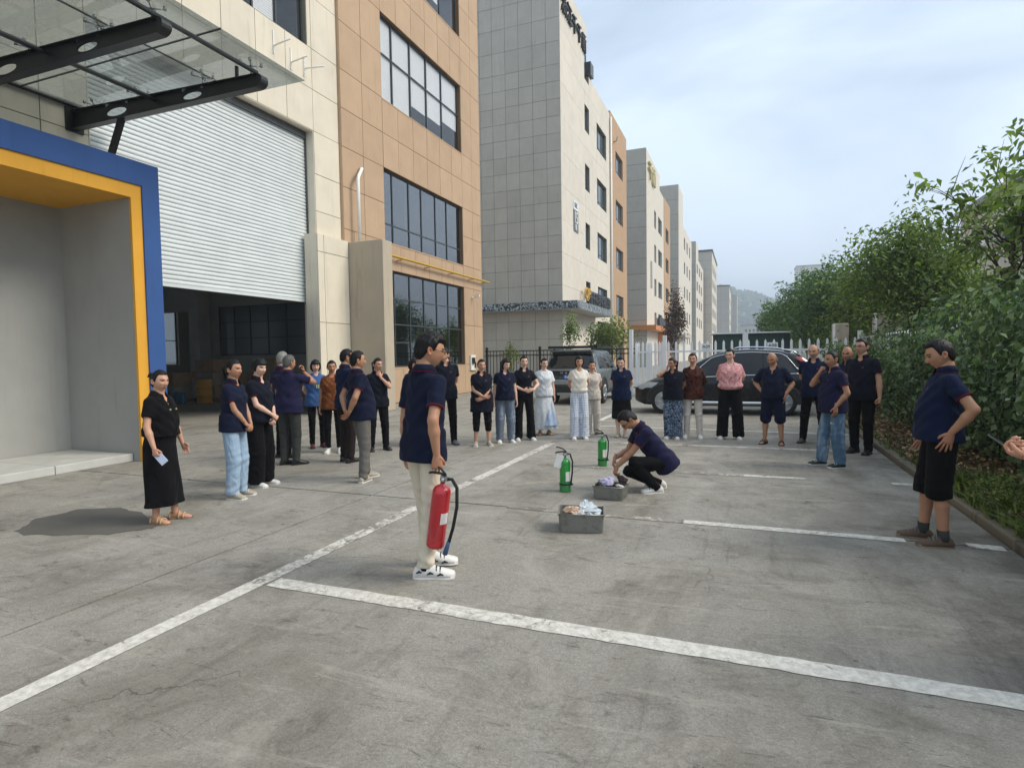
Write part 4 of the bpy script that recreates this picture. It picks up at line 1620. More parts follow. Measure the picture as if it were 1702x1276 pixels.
def weeds(n, y0, y1, x0, x1, hmin, hmax, seed, mat, wid=0.011):
    """grass blades: bent strips"""
    r = np.random.default_rng(seed)
    yb = r.uniform(y0, y1, n)
    cl = 0.5 + 0.5 * np.sin(yb * 4.1) * np.sin(yb * 1.7 + 1)
    xb = x0 + r.random(n) * (x1 - x0)
    h = r.uniform(hmin, hmax, n) * (0.45 + 0.75 * cl)
    a = r.uniform(0, 6.28, n)
    bend = r.uniform(0.25, 0.9, n) * h
    d = np.stack([np.cos(a), np.sin(a), np.zeros(n)], 1)
    d[:, 0] -= 0.45
    side = np.stack([-d[:, 1], d[:, 0], np.zeros(n)], 1)
    b = np.stack([xb, yb, np.full(n, 0.08)], 1)
    V, w = [], wid
    for f, ww in ((0, 1.0), (0.5, 0.8), (1.0, 0.05)):
        c = b + np.array([0, 0, 1.0]) * (h * (f - 0.28 * f * f))[:, None] + d * (bend * f * f)[:, None]
        V += [c - side * w * ww, c + side * w * ww]
    V = np.stack(V, 1).reshape(-1, 3)
    idx = np.arange(n)[:, None] * 6
    F = np.concatenate([idx + np.array([0, 1, 3, 2]), idx + np.array([2, 3, 5, 4])], 1).reshape(-1, 4)
    me = bpy.data.meshes.new('weeds')
    me.from_pydata(V.tolist(), [], F.tolist())
    at = me.attributes.new('v', 'FLOAT', 'POINT')
    at.data.foreach_set('value', np.repeat(r.random(n), 6).astype(np.float32))
    o = link_mesh('weeds', me, mat)
    return tag(o, kind='stuff')


weeds(2000, 5.0, 8.4, 2.12, 2.75, 0.10, 0.34, 41, LEAF_Y)
weeds(420, 8.4, 14.0, 2.12, 2.7, 0.05, 0.16, 42, LEAF)
weeds(260, 14.0, 23.0, 2.14, 2.9, 0.05, 0.15, 43, LEAF)
n = 2200
yy = RNG.uniform(5.3, 7.6, n)
xx = 2.2 + RNG.random(n) * 0.6
leaf_cloud('weed_leaves', np.stack([xx, yy, 0.12 + RNG.random(n) ** 1.5 * 0.3 * (0.5 + 0.5 * np.sin(yy * 5) ** 2)], 1), RNG.normal(size=(n, 3)) + np.array([-.4, -.3, 1]), RNG.uniform(0.03, 0.075, n), LEAF_Y, None, aspect=0.4)
tag(bpy.data.objects['weed_leaves'], kind='stuff')

# wooded hill far away
vs, fs = [], []
NX, NY = 120, 40
for j in range(NY + 1):
    for i in range(NX + 1):
        x = -300 + i * 900 / NX
        y = 900 + j * 500 / NY
        u = (x - 30) / 190
        ridge = 108 * math.exp(-((x + 60) / 130) ** 2) + 62 * math.exp(-((x - 150) / 120) ** 2) + 35 * math.exp(-((x - 380) / 160) ** 2)
        fy = math.sin(min(1, j / NY * 1.0) * math.pi) ** 0.8
        z = ridge * fy + (5 * math.sin(x * 0.13 + y * 0.05) + 4 * math.sin(x * 0.31 - y * 0.21) + random.uniform(-2.5, 2.5)) * fy
        vs.append((x, y, max(-2, z)))
for j in range(NY):
    for i in range(NX):
        a = j * (NX + 1) + i
        fs.append((a, a + 1, a + NX + 2, a + NX + 1))
hm = NT('wooded_hill')
_v = hm.coord('World')
hm.base(hm.ramp(hm.noise(_v, 0.09, 6, 0.7), [(0.3, '#1c2c18'), (0.55, '#34492a'), (0.75, '#55683f')]))
hm.set(rough=0.95, spec=0.1)
tag(MB().add(vs, fs, True).build('hill', hm.m), kind='structure')
# the crowns along its ridge
n = 16000
xx = RNG.uniform(-250, 450, n)
yy = 900 + RNG.uniform(60, 300, n)
rg = 108 * np.exp(-((xx + 60) / 130) ** 2) + 62 * np.exp(-((xx - 150) / 120) ** 2) + 35 * np.exp(-((xx - 380) / 160) ** 2)
fy = np.sin(np.clip((yy - 900) / 500, 0, 1) * np.pi) ** 0.8
zz = rg * fy + 5 * np.sin(xx * 0.13 + yy * 0.05) * fy + RNG.uniform(0, 7, n)
leaf_cloud('hill_woods', np.stack([xx, yy, zz], 1), RNG.normal(size=(n, 3)) + np.array([0, -1, 0.6]), RNG.uniform(5, 11, n), LEAF_D, None, aspect=0.9)
tag(bpy.data.objects['hill_woods'], kind='stuff')
# haze in the street air
hz = MB()
hz.box(-880, 880, -280, 1480, -0.9 - 0.7, 128)
hzm = bpy.data.materials.new('thin_haze')
hzm.use_nodes = True
hn, hl = hzm.node_tree.nodes, hzm.node_tree.links
hn.clear()
ho = hn.new('ShaderNodeOutputMaterial')
hv = hn.new('ShaderNodeVolumePrincipled')
hv.inputs['Color'].default_value = (0.82, 0.91, 1.0, 1)
hv.inputs['Density'].default_value = 0.0011
hl.new(hv.outputs[0], ho.inputs['Volume'])
tag(hz.build('haze', hzm), kind='stuff')
# ---------------------------------------------------------------- cars
def car_paint(name, c, metal=0.35, rough=0.28):
    t = NT(name)
    v = t.coord('Object')
    t.base(t.mix(c, tuple(x * 0.8 for x in lin(c)[:3]), t.noise(v, 2.2, 4, 0.6)))
    t.set(rough=t.ramp(t.noise(v, 5, 4), [(0.3, rough * 0.8), (0.7, rough * 1.25)]), metal=metal, coat=0.15, spec=0.35)
    t.b.inputs['Coat Roughness'].default_value = 0.06
    return t.m


M['car_black'] = car_paint('black_car_paint', '#0b0b0e', 0.0)
M['car_grey'] = car_paint('grey_green_car_paint', '#5d6664', 0.45)
M['chrome'] = simple('chrome_trim', '#d5d8da', 0.15, 0.95, var=0.03)
M['alloy'] = simple('alloy_rim', '#a9adb0', 0.3, 0.8, var=0.1)
M['cladding'] = simple('black_cladding', '#1b1c1d', 0.6, var=0.2)
M['car_glass'] = dark_glass('tinted_car_glass', '#0d1013', 0.05)
M['car_glass'].node_tree.nodes['Principled BSDF'].inputs['Specular IOR Level'].default_value = 0.45
M['lamp_red'] = simple('red_lamp', '#8e1218', 0.2, var=0.15, coat=0.8)
M['lamp_clear'] = simple('clear_lamp', '#c9d2d6', 0.1, 0.3, var=0.2, coat=0.8)
M['plate_blue'] = simple('blue_number_plate', '#1f4fb0', 0.4, var=0.05)


class Car:
    def __init__(self, name, label, loc, rz, prof):
        self.root = thing(name, label, 'car', loc, rz, None)
        self.p = prof

    def f(self, key, x):
        a = self.p[key]
        return float(np.interp(x, [q[0] for q in a], [q[1] for q in a]))

    def section(self, x, grow=0.0):
        W = self.f('w', x) + grow
        zb, zt, zr, wr = self.f('bot', x), self.f('belt', x), self.f('top', x), self.f('wr', x)
        zt = min(zt, zr - 0.03)
        tilt = self.p.get('tilt', lambda z, x: 0.0)
        pts = [(W * 0.90, zb), (W * 0.985, zb + 0.05), (W * 1.0, zb + (zt - zb) * 0.42), (W * 0.99, zb + (zt - zb) * 0.75), (W * 0.965, zt - 0.015), (W * 0.945, zt),
               (wr + (W * 0.945 - wr) * 0.22, zt + (zr - zt) * 0.70), (wr * 0.97, zr - 0.045 - 0.0 * zr), (wr * 0.80, zr - 0.012), (wr * 0.4, zr), (0, zr + 0.004)]
        full = [(y, z) for y, z in pts] + [(-y, z) for y, z in pts[-2::-1]]
        return [Vector((x + tilt(z, x), y, z)) for y, z in full]

    def body(self, mat, n=46):
        L = self.p['L']
        xs = sorted(set([0.0, 0.03, 0.08, 0.15] + list(np.linspace(0.25, L - 0.3, n)) + [L - 0.2, L - 0.12, L - 0.05, L]))
        m = MB()
        rings = [self.section(x)[::-1] for x in xs]
        m.loft(rings, True, closed=True)
        o = m.build_local('body', mat, self.root)
        return o

    def side_pane(self, x0, x1, lo=0.06, hi=0.94, parent=None, name='side_window', mat=None, off=0.006, n=10, s_list=(1, -1), x0t=None, x1t=None):
        """glass lying on the greenhouse side between two stations"""
        for s in s_list:
            m = MB()
            rows = []
            for j in range(4):
                v = lo + (hi - lo) * j / 3
                row = []
                a = x0 + ((x0t if x0t is not None else x0) - x0) * v
                b = x1 + ((x1t if x1t is not None else x1) - x1) * v
                for i in range(n + 1):
                    x = a + (b - a) * i / n
                    sec = self.section(x)
                    p5, p6, p7 = sec[5], sec[6], sec[7]
                    q = p5.lerp(p6, v / 0.7) if v < 0.7 else p6.lerp(p7, (v - 0.7) / 0.3)
                    row.append(Vector((q.x, (q.y + off) * s, q.z)))
                rows.append(row)
            m.loft(rows, True, False, False, closed=False)
            m.build_local(name, mat or M['car_glass'], parent or self.root)

    def wheel(self, x, y, r, w, s, rim=M['alloy']):
        t = MB()
        Mx = Matrix.Translation((x, y, r)) @ Matrix.Rotation(-s * math.pi / 2, 4, 'X')
        t.lathe([(r * 0.66, -w / 2), (r * 0.93, -w / 2), (r, -w / 2 + 0.03), (r, w / 2 - 0.03), (r * 0.93, w / 2), (r * 0.70, w / 2 + 0.004), (r * 0.66, w / 2 - 0.02)], (0, 0, 0), 28, Mx)
        wh = t.build_local('wheel', M['rubber'], self.root)
        k = MB()
        k.lathe([(r * 0.70, w / 2 - 0.004), (r * 0.69, w / 2 + 0.008), (r * 0.63, w / 2 + 0.006), (r * 0.62, w / 2 - 0.05)], (0, 0, 0), 28, Mx)
        for q in range(5):
            a = q * 2 * math.pi / 5 + 0.3
            for da in (-0.13, 0.13):
                p0 = Mx @ Vector((math.cos(a + da * 2.0) * r * 0.12, math.sin(a + da * 2.0) * r * 0.12, w / 2 - 0.012))
                p1 = Mx @ Vector((math.cos(a + da) * r * 0.65, math.sin(a + da) * r * 0.65, w / 2 - 0.002))
                k.tube([p0, p1], [0.026, 0.019], 6)
        k.lathe([(0, w / 2 + 0.005), (r * 0.15, w / 2 + 0.002), (r * 0.18, w / 2 - 0.03)], (0, 0, 0), 14, Mx)
        k.build_local('rim', rim, wh)
        d = MB()
        d.lathe([(0, w / 2 - 0.06), (r * 0.63, w / 2 - 0.06)], (0, 0, 0), 20, Mx)
        d.build_local('brake_disc', M['grey_steel'], wh)

    def arch(self, x, r, s, depth=0.0, width=0.075):
        """dark wheel housing and cladding round it"""
        m = MB()
        R = r + 0.055
        n = 22
        a0, a1 = -0.12, math.pi + 0.12
        rings = []
        W = self.f('w', x)
        for i in range(n + 1):
            a = a0 + (a1 - a0) * i / n
            ring = []
            for (rr, yy) in ((R - 0.012, W - 0.03), (R - 0.005, W + 0.012), (R + width * 0.6, W + 0.014), (R + width, W - 0.02)):
                z = max(0.20, r + math.sin(a) * rr)
                ring.append(Vector((x + math.cos(a) * rr, yy * s, z)))
            rings.append(ring)
        m.loft(rings, True, False, False, closed=False)
        m.build_local('arch_trim', M['cladding'], self.root)
        m = MB()
        vs = [Vector((x, (W + 0.004) * s, r))] + [Vector((x + math.cos(a) * R, (W + 0.004) * s, max(0.2, r + math.sin(a) * R))) for a in np.linspace(a0, a1, n + 1)]
        fs = [(0, i + 1, i + 2) if s < 0 else (0, i + 2, i + 1) for i in range(n)]
        m.add(vs, fs)
        m.build_local('wheel_housing', M['black'], self.root)


def box_part(car, name, mat, x0, x1, y0, y1, z0, z1, parent=None, bevel=0.012):
    m = MB()
    m.box(x0, x1, y0, y1, z0, z1)
    o = m.build_local(name, mat, parent or car.root)
    if bevel:
        b = o.modifiers.new('edge', 'BEVEL')
        b.width, b.segments = bevel, 2
    return o


# black crossover seen from its side, nose to the left; local +x is its nose
LB_ = 4.68
black = Car('parked_car', 'black crossover car with chrome window trim parked side-on behind the standing row', (1.78, 17.55, 0), math.pi, dict(
    L=LB_, w=[(0, .78), (.12, .86), (.5, .915), (2.3, .925), (3.9, .91), (4.35, .84), (4.6, .68), (4.68, .55)],
    bot=[(0, .42), (.3, .30), (1.2, .24), (3.6, .22), (4.4, .24), (4.68, .34)],
    belt=[(0, .90), (.3, 1.10), (.8, 1.09), (2.6, 1.02), (3.4, .98), (4.1, .90), (4.5, .74), (4.68, .52)],
    top=[(0, 1.0), (.05, 1.14), (.28, 1.42), (.5, 1.58), (.95, 1.69), (1.6, 1.735), (2.1, 1.72), (2.5, 1.63), (2.95, 1.42), (3.42, 1.13), (3.6, 1.07), (4.1, .98), (4.45, .83), (4.62, .66), (4.68, .56)],
    wr=[(0, .60), (.3, .60), (.9, .64), (2.1, .645), (2.9, .68), (3.4, .78), (3.7, .78), (4.3, .66), (4.6, .5), (4.68, .42)]))
bb = black.body(M['car_black'])
black.side_pane(0.55, 1.30, 0.08, 0.86, x0t=0.85)
black.side_pane(1.36, 2.18, 0.06, 0.90)
black.side_pane(2.24, 3.22, 0.06, 0.90, x1t=2.55)
for s in (1, -1):
    for (pts_, nm) in (((0.42, 3.3), 'lower'), ((0, 0), 'upper')):
        path = []
        if nm == 'lower':
            for x in np.linspace(0.42, 3.32, 16):
                q = black.section(x)[5]
                path.append(Vector((q.x, (q.y + 0.012) * s, q.z - 0.005)))
        else:
            for x in np.linspace(0.42, 3.32, 26):
                sec = black.section(x)
                v = 0.93
                v = min(0.93, max(0.0, (x - 0.42) / 0.42)) if x < 0.84 else v
                v = min(v, max(0.0, (3.32 - x) / 0.72)) if x > 2.6 else v
                p5, p6, p7 = sec[5], sec[6], sec[7]
                q = p5.lerp(p6, v / 0.7) if v < 0.7 else p6.lerp(p7, (v - 0.7) / 0.3)
                path.append(Vector((q.x, (q.y + 0.012) * s, q.z)))
        m = MB()
        m.tube(path, 0.013, 6)
        m.build_local('chrome_strip', M['chrome'], black.root)
    m = MB()
    path = [Vector((x, (black.section(x)[8].y + 0.03) * s, black.section(x)[8].z + (0.07 if 0.55 < x < 2.0 else 0.005))) for x in (0.45, 0.6, 1.0, 1.5, 1.95, 2.15)]
    m.tube(path, 0.019, 8)
    m.build_local('roof_rail', M['chrome'], black.root)
    m = MB()
    x_ = [1.05, 3.2]
    m.add([(1.25, .93 * s, .36), (3.15, .93 * s, .36), (3.15, .95 * s, .33), (1.25, .95 * s, .33), (1.25, .93 * s, .29), (3.15, .93 * s, .29)], [(0, 1, 2, 3), (3, 2, 5, 4)])
    m.build_local('sill_trim', M['chrome'], black.root)
    m = MB()
    m.box(1.05, 3.4, .90 * s - .01, .90 * s + .025, 0.24, 0.30)
    m.build_local('sill_cladding', M['cladding'], black.root)
    for x in (0.88, 3.83):
        black.arch(x, 0.36, s)
        black.wheel(x, (0.82) * s, 0.36, 0.23, s)
    for x0 in (1.33, 2.21):
        m = MB()
        m.tube([Vector((x0, (black.section(x0)[2].y + 0.002) * s, 0.42)), Vector((x0, (black.section(x0)[3].y + 0.002) * s, 0.8)), Vector((x0, (black.section(x0)[5].y + 0.002) * s, black.section(x0)[5].z))], 0.005, 4)
        m.build_local('door_gap', M['black'], black.root)
        m = MB()
        y_ = black.section(x0 + 0.12)[4].y + 0.02
        m.tube([Vector((x0 + 0.06, (y_ - 0.02) * s, .93)), Vector((x0 + 0.09, y_ * s, .935)), Vector((x0 + 0.25, y_ * s, .94)), Vector((x0 + 0.28, (y_ - 0.02) * s, .94))], 0.014, 6)
        m.build_local('door_handle', M['chrome'], black.root)
    # lamps
    m = MB()
    pts = [Vector((x, (np.interp(x, [3.95, 4.3, 4.55], [.895, .835, .70]) + 0.012) * s, z)) for x, z in ((3.98, .86), (4.25, .87), (4.5, .78), (4.56, .68), (4.4, .66), (4.15, .72))]
    c_ = sum(pts, Vector()) / 6 + Vector((0.02, 0.02 * s, 0))
    m.add([c_] + pts, [(0, i + 1, (i + 1) % 6 + 1) if s < 0 else (0, (i + 1) % 6 + 1, i + 1) for i in range(6)], True)
    m.build_local('headlight', M['lamp_clear'], black.root)
    m = MB()
    ring = []
    for z in (1.06, 1.18, 1.30, 1.42, 1.52):
        xa = float(np.interp(z, [1.0, 1.14, 1.42, 1.58], [0.0, .05, .28, .5]))
        sec = black.section(xa + 0.1)
        w_ = float(np.interp(z, [1.0, 1.1, 1.55], [.80, .80, .66]))
        ring.append([Vector((xa - 0.02, (w_ - 0.10) * s, z)), Vector((xa + 0.01, (w_ + 0.012) * s, z)), Vector((xa + 0.16, (w_ + 0.045) * s, z - 0.02))])
    m.loft(ring, True, False, False, closed=False)
    m.build_local('tail_light', M['lamp_red'], black.root)
    m = MB()
    y_ = 0.98 * s
    Mx = Matrix.Translation((3.0, y_, 1.07))
    m.lathe([(0.0, -0.09), (0.07, -0.075), (0.095, 0), (0.07, 0.075), (0, 0.09)], (0, 0, 0), 10, Mx @ Matrix.Diagonal((0.7, 1.1, 0.85, 1)))
    m.build_local('door_mirror', M['car_black'], black.root)
# windscreen and rear glass
m = MB()
rows = []
for x in np.linspace(2.55, 3.36, 6):
    sec = black.section(x)
    rows.append([Vector((x, y * (sec[8].y + 0.03), float(np.interp(abs(y), [0, .5, 1], [sec[10].z, sec[9].z, sec[8].z - 0.012])) + 0.008)) for y in np.linspace(-1, 1, 9)])
m.loft(rows, True, False, False, closed=False)
m.build_local('windscreen', M['car_glass'], black.root)
m = MB()
rows = []
for x in np.linspace(0.08, 0.48, 5):
    sec = black.section(x)
    rows.append([Vector((x - 0.01, y * (sec[8].y), sec[9].z + 0.006)) for y in np.linspace(-1, 1, 7)])
m.loft(rows, True, False, False, closed=False)
m.build_local('rear_window', M['car_glass'], black.root)
box_part(black, 'grille', M['black'], 4.60, 4.70, -.42, .42, .48, .70)
box_part(black, 'number_plate', M['plate_blue'], 4.70, 4.712, -.22, .22, .40, .53, bevel=0)

# grey boxy off-roader seen from behind
LG = 4.62
grey = Car('parked_car', 'grey boxy off-road car with a roof rack seen from behind', (-5.36, 18.95, 0), math.pi / 2, dict(
    L=LG, w=[(0, .90), (.06, .935), (.4, .95), (2.3, .955), (4.0, .95), (4.4, .90), (4.62, .78)],
    bot=[(0, .36), (.5, .30), (4.0, .28), (4.62, .36)],
    belt=[(0, 1.12), (.3, 1.13), (3.1, 1.13), (3.6, 1.10), (4.3, 1.05), (4.62, .85)],
    top=[(0, 1.74), (.08, 1.79), (.4, 1.83), (2.3, 1.82), (2.6, 1.76), (3.25, 1.26), (3.5, 1.18), (4.3, 1.12), (4.52, 1.0), (4.62, .88)],
    wr=[(0, .73), (2.4, .74), (3.2, .80), (3.6, .83), (4.62, .68)],
    tilt=lambda z, x: 0.24 * float(smoothstep(1.08, 1.80, z)) * max(0, 1 - x / 1.2) - 0.02))
grey.body(M['car_grey'])
grey.side_pane(0.42, 1.05, 0.08, 0.88)
grey.side_pane(1.12, 1.98, 0.06, 0.90)
grey.side_pane(2.05, 3.0, 0.06, 0.90, x1t=2.62)
for s in (1, -1):
    for x in (0.86, 3.72):
        grey.arch(x, 0.385, s, width=0.1)
        grey.wheel(x, 0.84 * s, 0.385, 0.25, s)
    m = MB()
    m.box(1.2, 3.3, .95 * s - .02, .95 * s + .06, 0.33, 0.40)
    m.build_local('side_step', M['cladding'], grey.root)
    for (za, zb, mt) in ((0.86, 1.08, 'lamp_red'), (0.74, 0.845, 'lamp_clear')):
        o = box_part(grey, 'tail_light', M[mt], -0.045, 0.07, min(.74 * s, .945 * s), max(.74 * s, .945 * s), za, zb, bevel=0.02)
    m = MB()
    m.lathe([(0.0, -0.12), (0.08, -0.1), (0.10, 0), (0.08, 0.1), (0, 0.12)], (0, 0, 0), 10, Matrix.Translation((2.95, 1.04 * s, 1.2)) @ Matrix.Diagonal((0.6, 0.9, 0.9, 1)))
    m.build_local('door_mirror', M['cladding'], grey.root)
    m = MB()
    m.tube([Vector((0.35, .66 * s, 1.84)), Vector((0.45, .67 * s, 1.90)), Vector((2.4, .67 * s, 1.90)), Vector((2.5, .66 * s, 1.83))], 0.022, 8)
    m.build_local('roof_rail', M['cladding'], grey.root)
# roof rack
m = MB()
for x in np.linspace(0.3, 2.4, 7):
    m.box(x - 0.02, x + 0.02, -.72, .72, 1.885, 1.915)
m.box(0.24, 0.30, -.84, .84, 1.86, 1.95)
m.box(0.24, 2.45, -.84, -.80, 1.87, 1.94)
m.box(0.24, 2.45, .80, .84, 1.87, 1.94)
m.build_local('roof_rack', M['black_steel'], grey.root)
# rear: window, dark strip with letters, plate, bumper
m = MB()
rows = []
for z in np.linspace(1.20, 1.68, 5):
    xo = 0.24 * float(smoothstep(1.08, 1.80, z)) - 0.032
    w_ = float(np.interp(z, [1.2, 1.7], [.80, .66]))
    rows.append([Vector((xo - 0.01 + 0.02 * abs(y) ** 3, y * w_, z)) for y in np.linspace(-1, 1, 9)])
m.loft(rows, True, False, False, closed=False)
rw = m.build_local('rear_window', M['car_glass'], grey.root)
m = MB()
m.tube([Vector((0.0, -0.1, 1.24)), Vector((-0.02, 0.3, 1.27))], 0.008, 5)
m.build_local('wiper', M['black'], rw)
box_part(grey, 'spoiler', M['car_grey'], 0.02, 0.3, -.70, .70, 1.745, 1.80, bevel=0.02)
box_part(grey, 'hatch_strip', M['steel'], -0.03, 0.05, -.80, .80, 1.125, 1.185)
hs_ = box_part(grey, 'badge_strip', M['black'], -0.035, 0.05, -.72, .72, 1.00, 1.12)
R_back = Matrix(((0, 0, -1), (-1, 0, 0), (0, 1, 0)))
me = text_mesh('H  A  V  A  L', 0.125, 0.006)
me.materials.clear()
me.transform(R_back.to_4x4())
me.transform(Matrix.Translation((-0.042, 0.0, 1.06)))
link_mesh('lettering', me, M['chrome'], hs_)
npl = box_part(grey, 'number_plate', M['plate_blue'], -0.045, -0.02, -.24, .24, .85, .985, bevel=0)
me = text_mesh('浙C·1E8', 0.115, 0.003)
me.materials.clear()
me.transform(R_back.to_4x4())
me.transform(Matrix.Translation((-0.049, 0.0, 0.918)))
link_mesh('lettering', me, M['white_metal'], npl)
box_part(grey, 'hatch_panel', M['steel'], -0.03, 0.03, -.70, .70, .66, .83, bevel=0.02)
box_part(grey, 'rear_bumper', M['cladding'], -0.09, 0.1, -.93, .93, .40, .64, bevel=0.03)
box_part(grey, 'skid_plate', M['steel'], -0.075, 0.1, -.45, .45, .31, .42, bevel=0.02)
# ---------------------------------------------------------------- yard things
patch_mat = simple('dark_concrete', '#5a5852', 0.7, var=0.15, vscale=2, coord='World')  # dark grey sheet lying on the yard beside the woman in black
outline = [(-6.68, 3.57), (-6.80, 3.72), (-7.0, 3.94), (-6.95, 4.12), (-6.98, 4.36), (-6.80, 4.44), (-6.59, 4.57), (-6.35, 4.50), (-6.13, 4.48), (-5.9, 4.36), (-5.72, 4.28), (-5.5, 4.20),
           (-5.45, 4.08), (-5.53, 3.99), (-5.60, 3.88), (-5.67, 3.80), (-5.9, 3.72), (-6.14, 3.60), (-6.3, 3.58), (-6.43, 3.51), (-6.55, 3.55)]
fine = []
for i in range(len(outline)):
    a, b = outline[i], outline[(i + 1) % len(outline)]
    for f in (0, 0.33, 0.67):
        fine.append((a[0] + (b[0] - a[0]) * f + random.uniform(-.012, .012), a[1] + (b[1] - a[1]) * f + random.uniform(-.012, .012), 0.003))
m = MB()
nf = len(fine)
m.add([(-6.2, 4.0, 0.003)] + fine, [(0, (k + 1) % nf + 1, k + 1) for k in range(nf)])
tag(m.build('dark_patch', patch_mat), kind='structure')


def rusty(name, c):
    t = NT(name)
    v = t.coord('Object')
    n = t.noise(v, 9, 6, 0.7)
    t.base(t.mix(c, '#4b3c30', t.ramp(n, [(0.55, 0.0), (0.75, 0.7)])))
    t.set(metal=0.6, rough=t.ramp(n, [(0.3, 0.35), (0.7, 0.65)]))
    t.normal(t.bump(t.noise(v, 12, 4), 0.25, 0.01))
    return t.m


M['tray'] = rusty('galvanised_sheet', '#85857f')
M['paper'] = simple('crumpled_paper', '#cfcac4', 0.8, var=0.15, vscale=14)
M['lilac'] = simple('lilac_paper', '#a9a3bd', 0.8, var=0.2, vscale=14)
M['film'] = simple('clear_plastic_film', '#c3ccd0', 0.2, var=0.15, vscale=14)
M['kraft'] = simple('torn_packaging', '#d8b79c', 0.8, var=0.2, vscale=14)
M['rag'] = simple('dark_burnt_rag', '#2a2120', 0.9, var=0.3, vscale=20)
M['extinguisher_red'] = simple('red_enamel', '#b01a26', 0.28, var=0.12, vscale=8, coat=0.5)
M['extinguisher_green'] = simple('green_enamel', '#1f8a35', 0.3, var=0.12, vscale=8, coat=0.4)
M['green_clear'] = simple('translucent_green_base', '#2c7a3f', 0.35, var=0.2)
M['label'] = simple('white_label', '#dcd9d6', 0.5, var=0.08, vscale=20)


def tray(label, loc, rz, sx, sy, h):
    t = thing('metal_tray', label, 'tray', (*loc, 0.0), rz)
    m = MB()
    w, fl = 0.004, 0.012
    def ring(ax, ay, z):
        r = 0.03
        pts = []
        for (cx, cy, a0) in ((ax - r, ay - r, 0), (-ax + r, ay - r, 90), (-ax + r, -ay + r, 180), (ax - r, -ay + r, 270)):
            for q in range(4):
                a = rad(a0 + q * 30)
                pts.append(Vector((cx + math.cos(a) * r, cy + math.sin(a) * r, z)))
        return pts
    bx_, by_ = sx / 2 - 0.012, sy / 2 - 0.012
    m.loft([ring(bx_, by_, 0.004), ring(sx / 2, sy / 2, h - 0.006), ring(sx / 2 + 0.006, sy / 2 + 0.006, h), ring(sx / 2 + 0.004, sy / 2 + 0.004, h + 0.004), ring(sx / 2 - 0.006, sy / 2 - 0.006, h), ring(bx_ - 0.004, by_ - 0.004, 0.012)], False)
    m.build_local('pan', M['tray'], t)
    k = MB()
    for (a, b) in (((-sx / 2, -sy / 2), (sx / 2, -sy / 2)), ((sx / 2, -sy / 2), (sx / 2, sy / 2)), ((sx / 2, sy / 2), (-sx / 2, sy / 2)), ((-sx / 2, sy / 2), (-sx / 2, -sy / 2))):
        k.tube([(a[0], a[1], h), (b[0], b[1], h)], 0.007, 6)
    k.build_local('rim', M['tray'], t)
    return t


def crumple(name, label, cat, c, r, mat, seed, sq=0.7, group=None):
    """a crushed sheet: folded, creased, with real thickness"""
    rr = np.random.default_rng(seed)
    n, mth = 15, 11
    P = []
    dirs = rr.normal(size=(26, 3))
    dirs /= np.linalg.norm(dirs, axis=1, keepdims=True)
    off = rr.uniform(0.45, 1.0, 26)
    for j in range(mth):
        v = -math.pi / 2 + math.pi * (j + 0.02) / (mth - 0.96)
        for i in range(n):
            u = 2 * math.pi * i / n
            d = np.array([math.cos(u) * math.cos(v), math.sin(u) * math.cos(v), math.sin(v)])
            q = off / np.maximum(dirs @ d, 0.25)
            rad_ = min(1.25, q.min()) * (1 + rr.normal() * 0.09)
            P.append((c[0] + d[0] * r * rad_, c[1] + d[1] * r * rad_, c[2] + d[2] * r * rad_ * sq))
    F = []
    for j in range(mth - 1):
        for i in range(n):
            a, b = j * n + i, j * n + (i + 1) % n
            F.append((a, b, b + n, a + n))
    m = MB()
    m.add(P, F)
    m.add([], [])
    o = m.build(name, mat)
    return tag(o, label, cat, group)


tray('larger metal fire tray with wrappings in it, nearest the camera', (-1.44, 5.42), rad(14), 0.42, 0.34, 0.175)
tray('smaller metal fire tray being filled by the squatting man', (-1.43, 6.72), rad(-4), 0.35, 0.30, 0.15)
crumple('packaging_scrap', 'crumpled peach coloured packaging at the left of the larger tray', 'scrap', (-1.53, 5.40, 0.17), 0.105, M['kraft'], 3, 0.75)
crumple('plastic_bag', 'crumpled clear plastic bag in the middle of the larger tray', 'bag', (-1.41, 5.45, 0.18), 0.10, M['film'], 5, 0.85)
crumple('plastic_bag', 'flatter silvery plastic bag at the right end of the larger tray', 'bag', (-1.31, 5.46, 0.155), 0.08, M['film'], 6, 0.75)
crumple('paper_scrap', 'small white paper scrap between the bags of the larger tray', 'scrap', (-1.45, 5.33, 0.155), 0.065, M['paper'], 7, 0.7)
crumple('dark_scrap', 'charred strip at the front rim of the larger tray', 'scrap', (-1.52, 5.30, 0.155), 0.05, M['rag'], 8, 0.5)
crumple('paper_scrap', 'crumpled lilac grey paper filling the smaller tray', 'scrap', (-1.48, 6.72, 0.165), 0.13, M['lilac'], 9, 0.7)
crumple('paper_scrap', 'white paper scrap at the right corner of the smaller tray', 'scrap', (-1.31, 6.64, 0.15), 0.06, M['paper'], 10, 0.7)
crumple('burnt_rag', 'dark rag held in the squatting man\'s hand over the smaller tray', 'rag', (-1.30, 6.72, 0.205), 0.085, M['rag'], 11, 0.65)


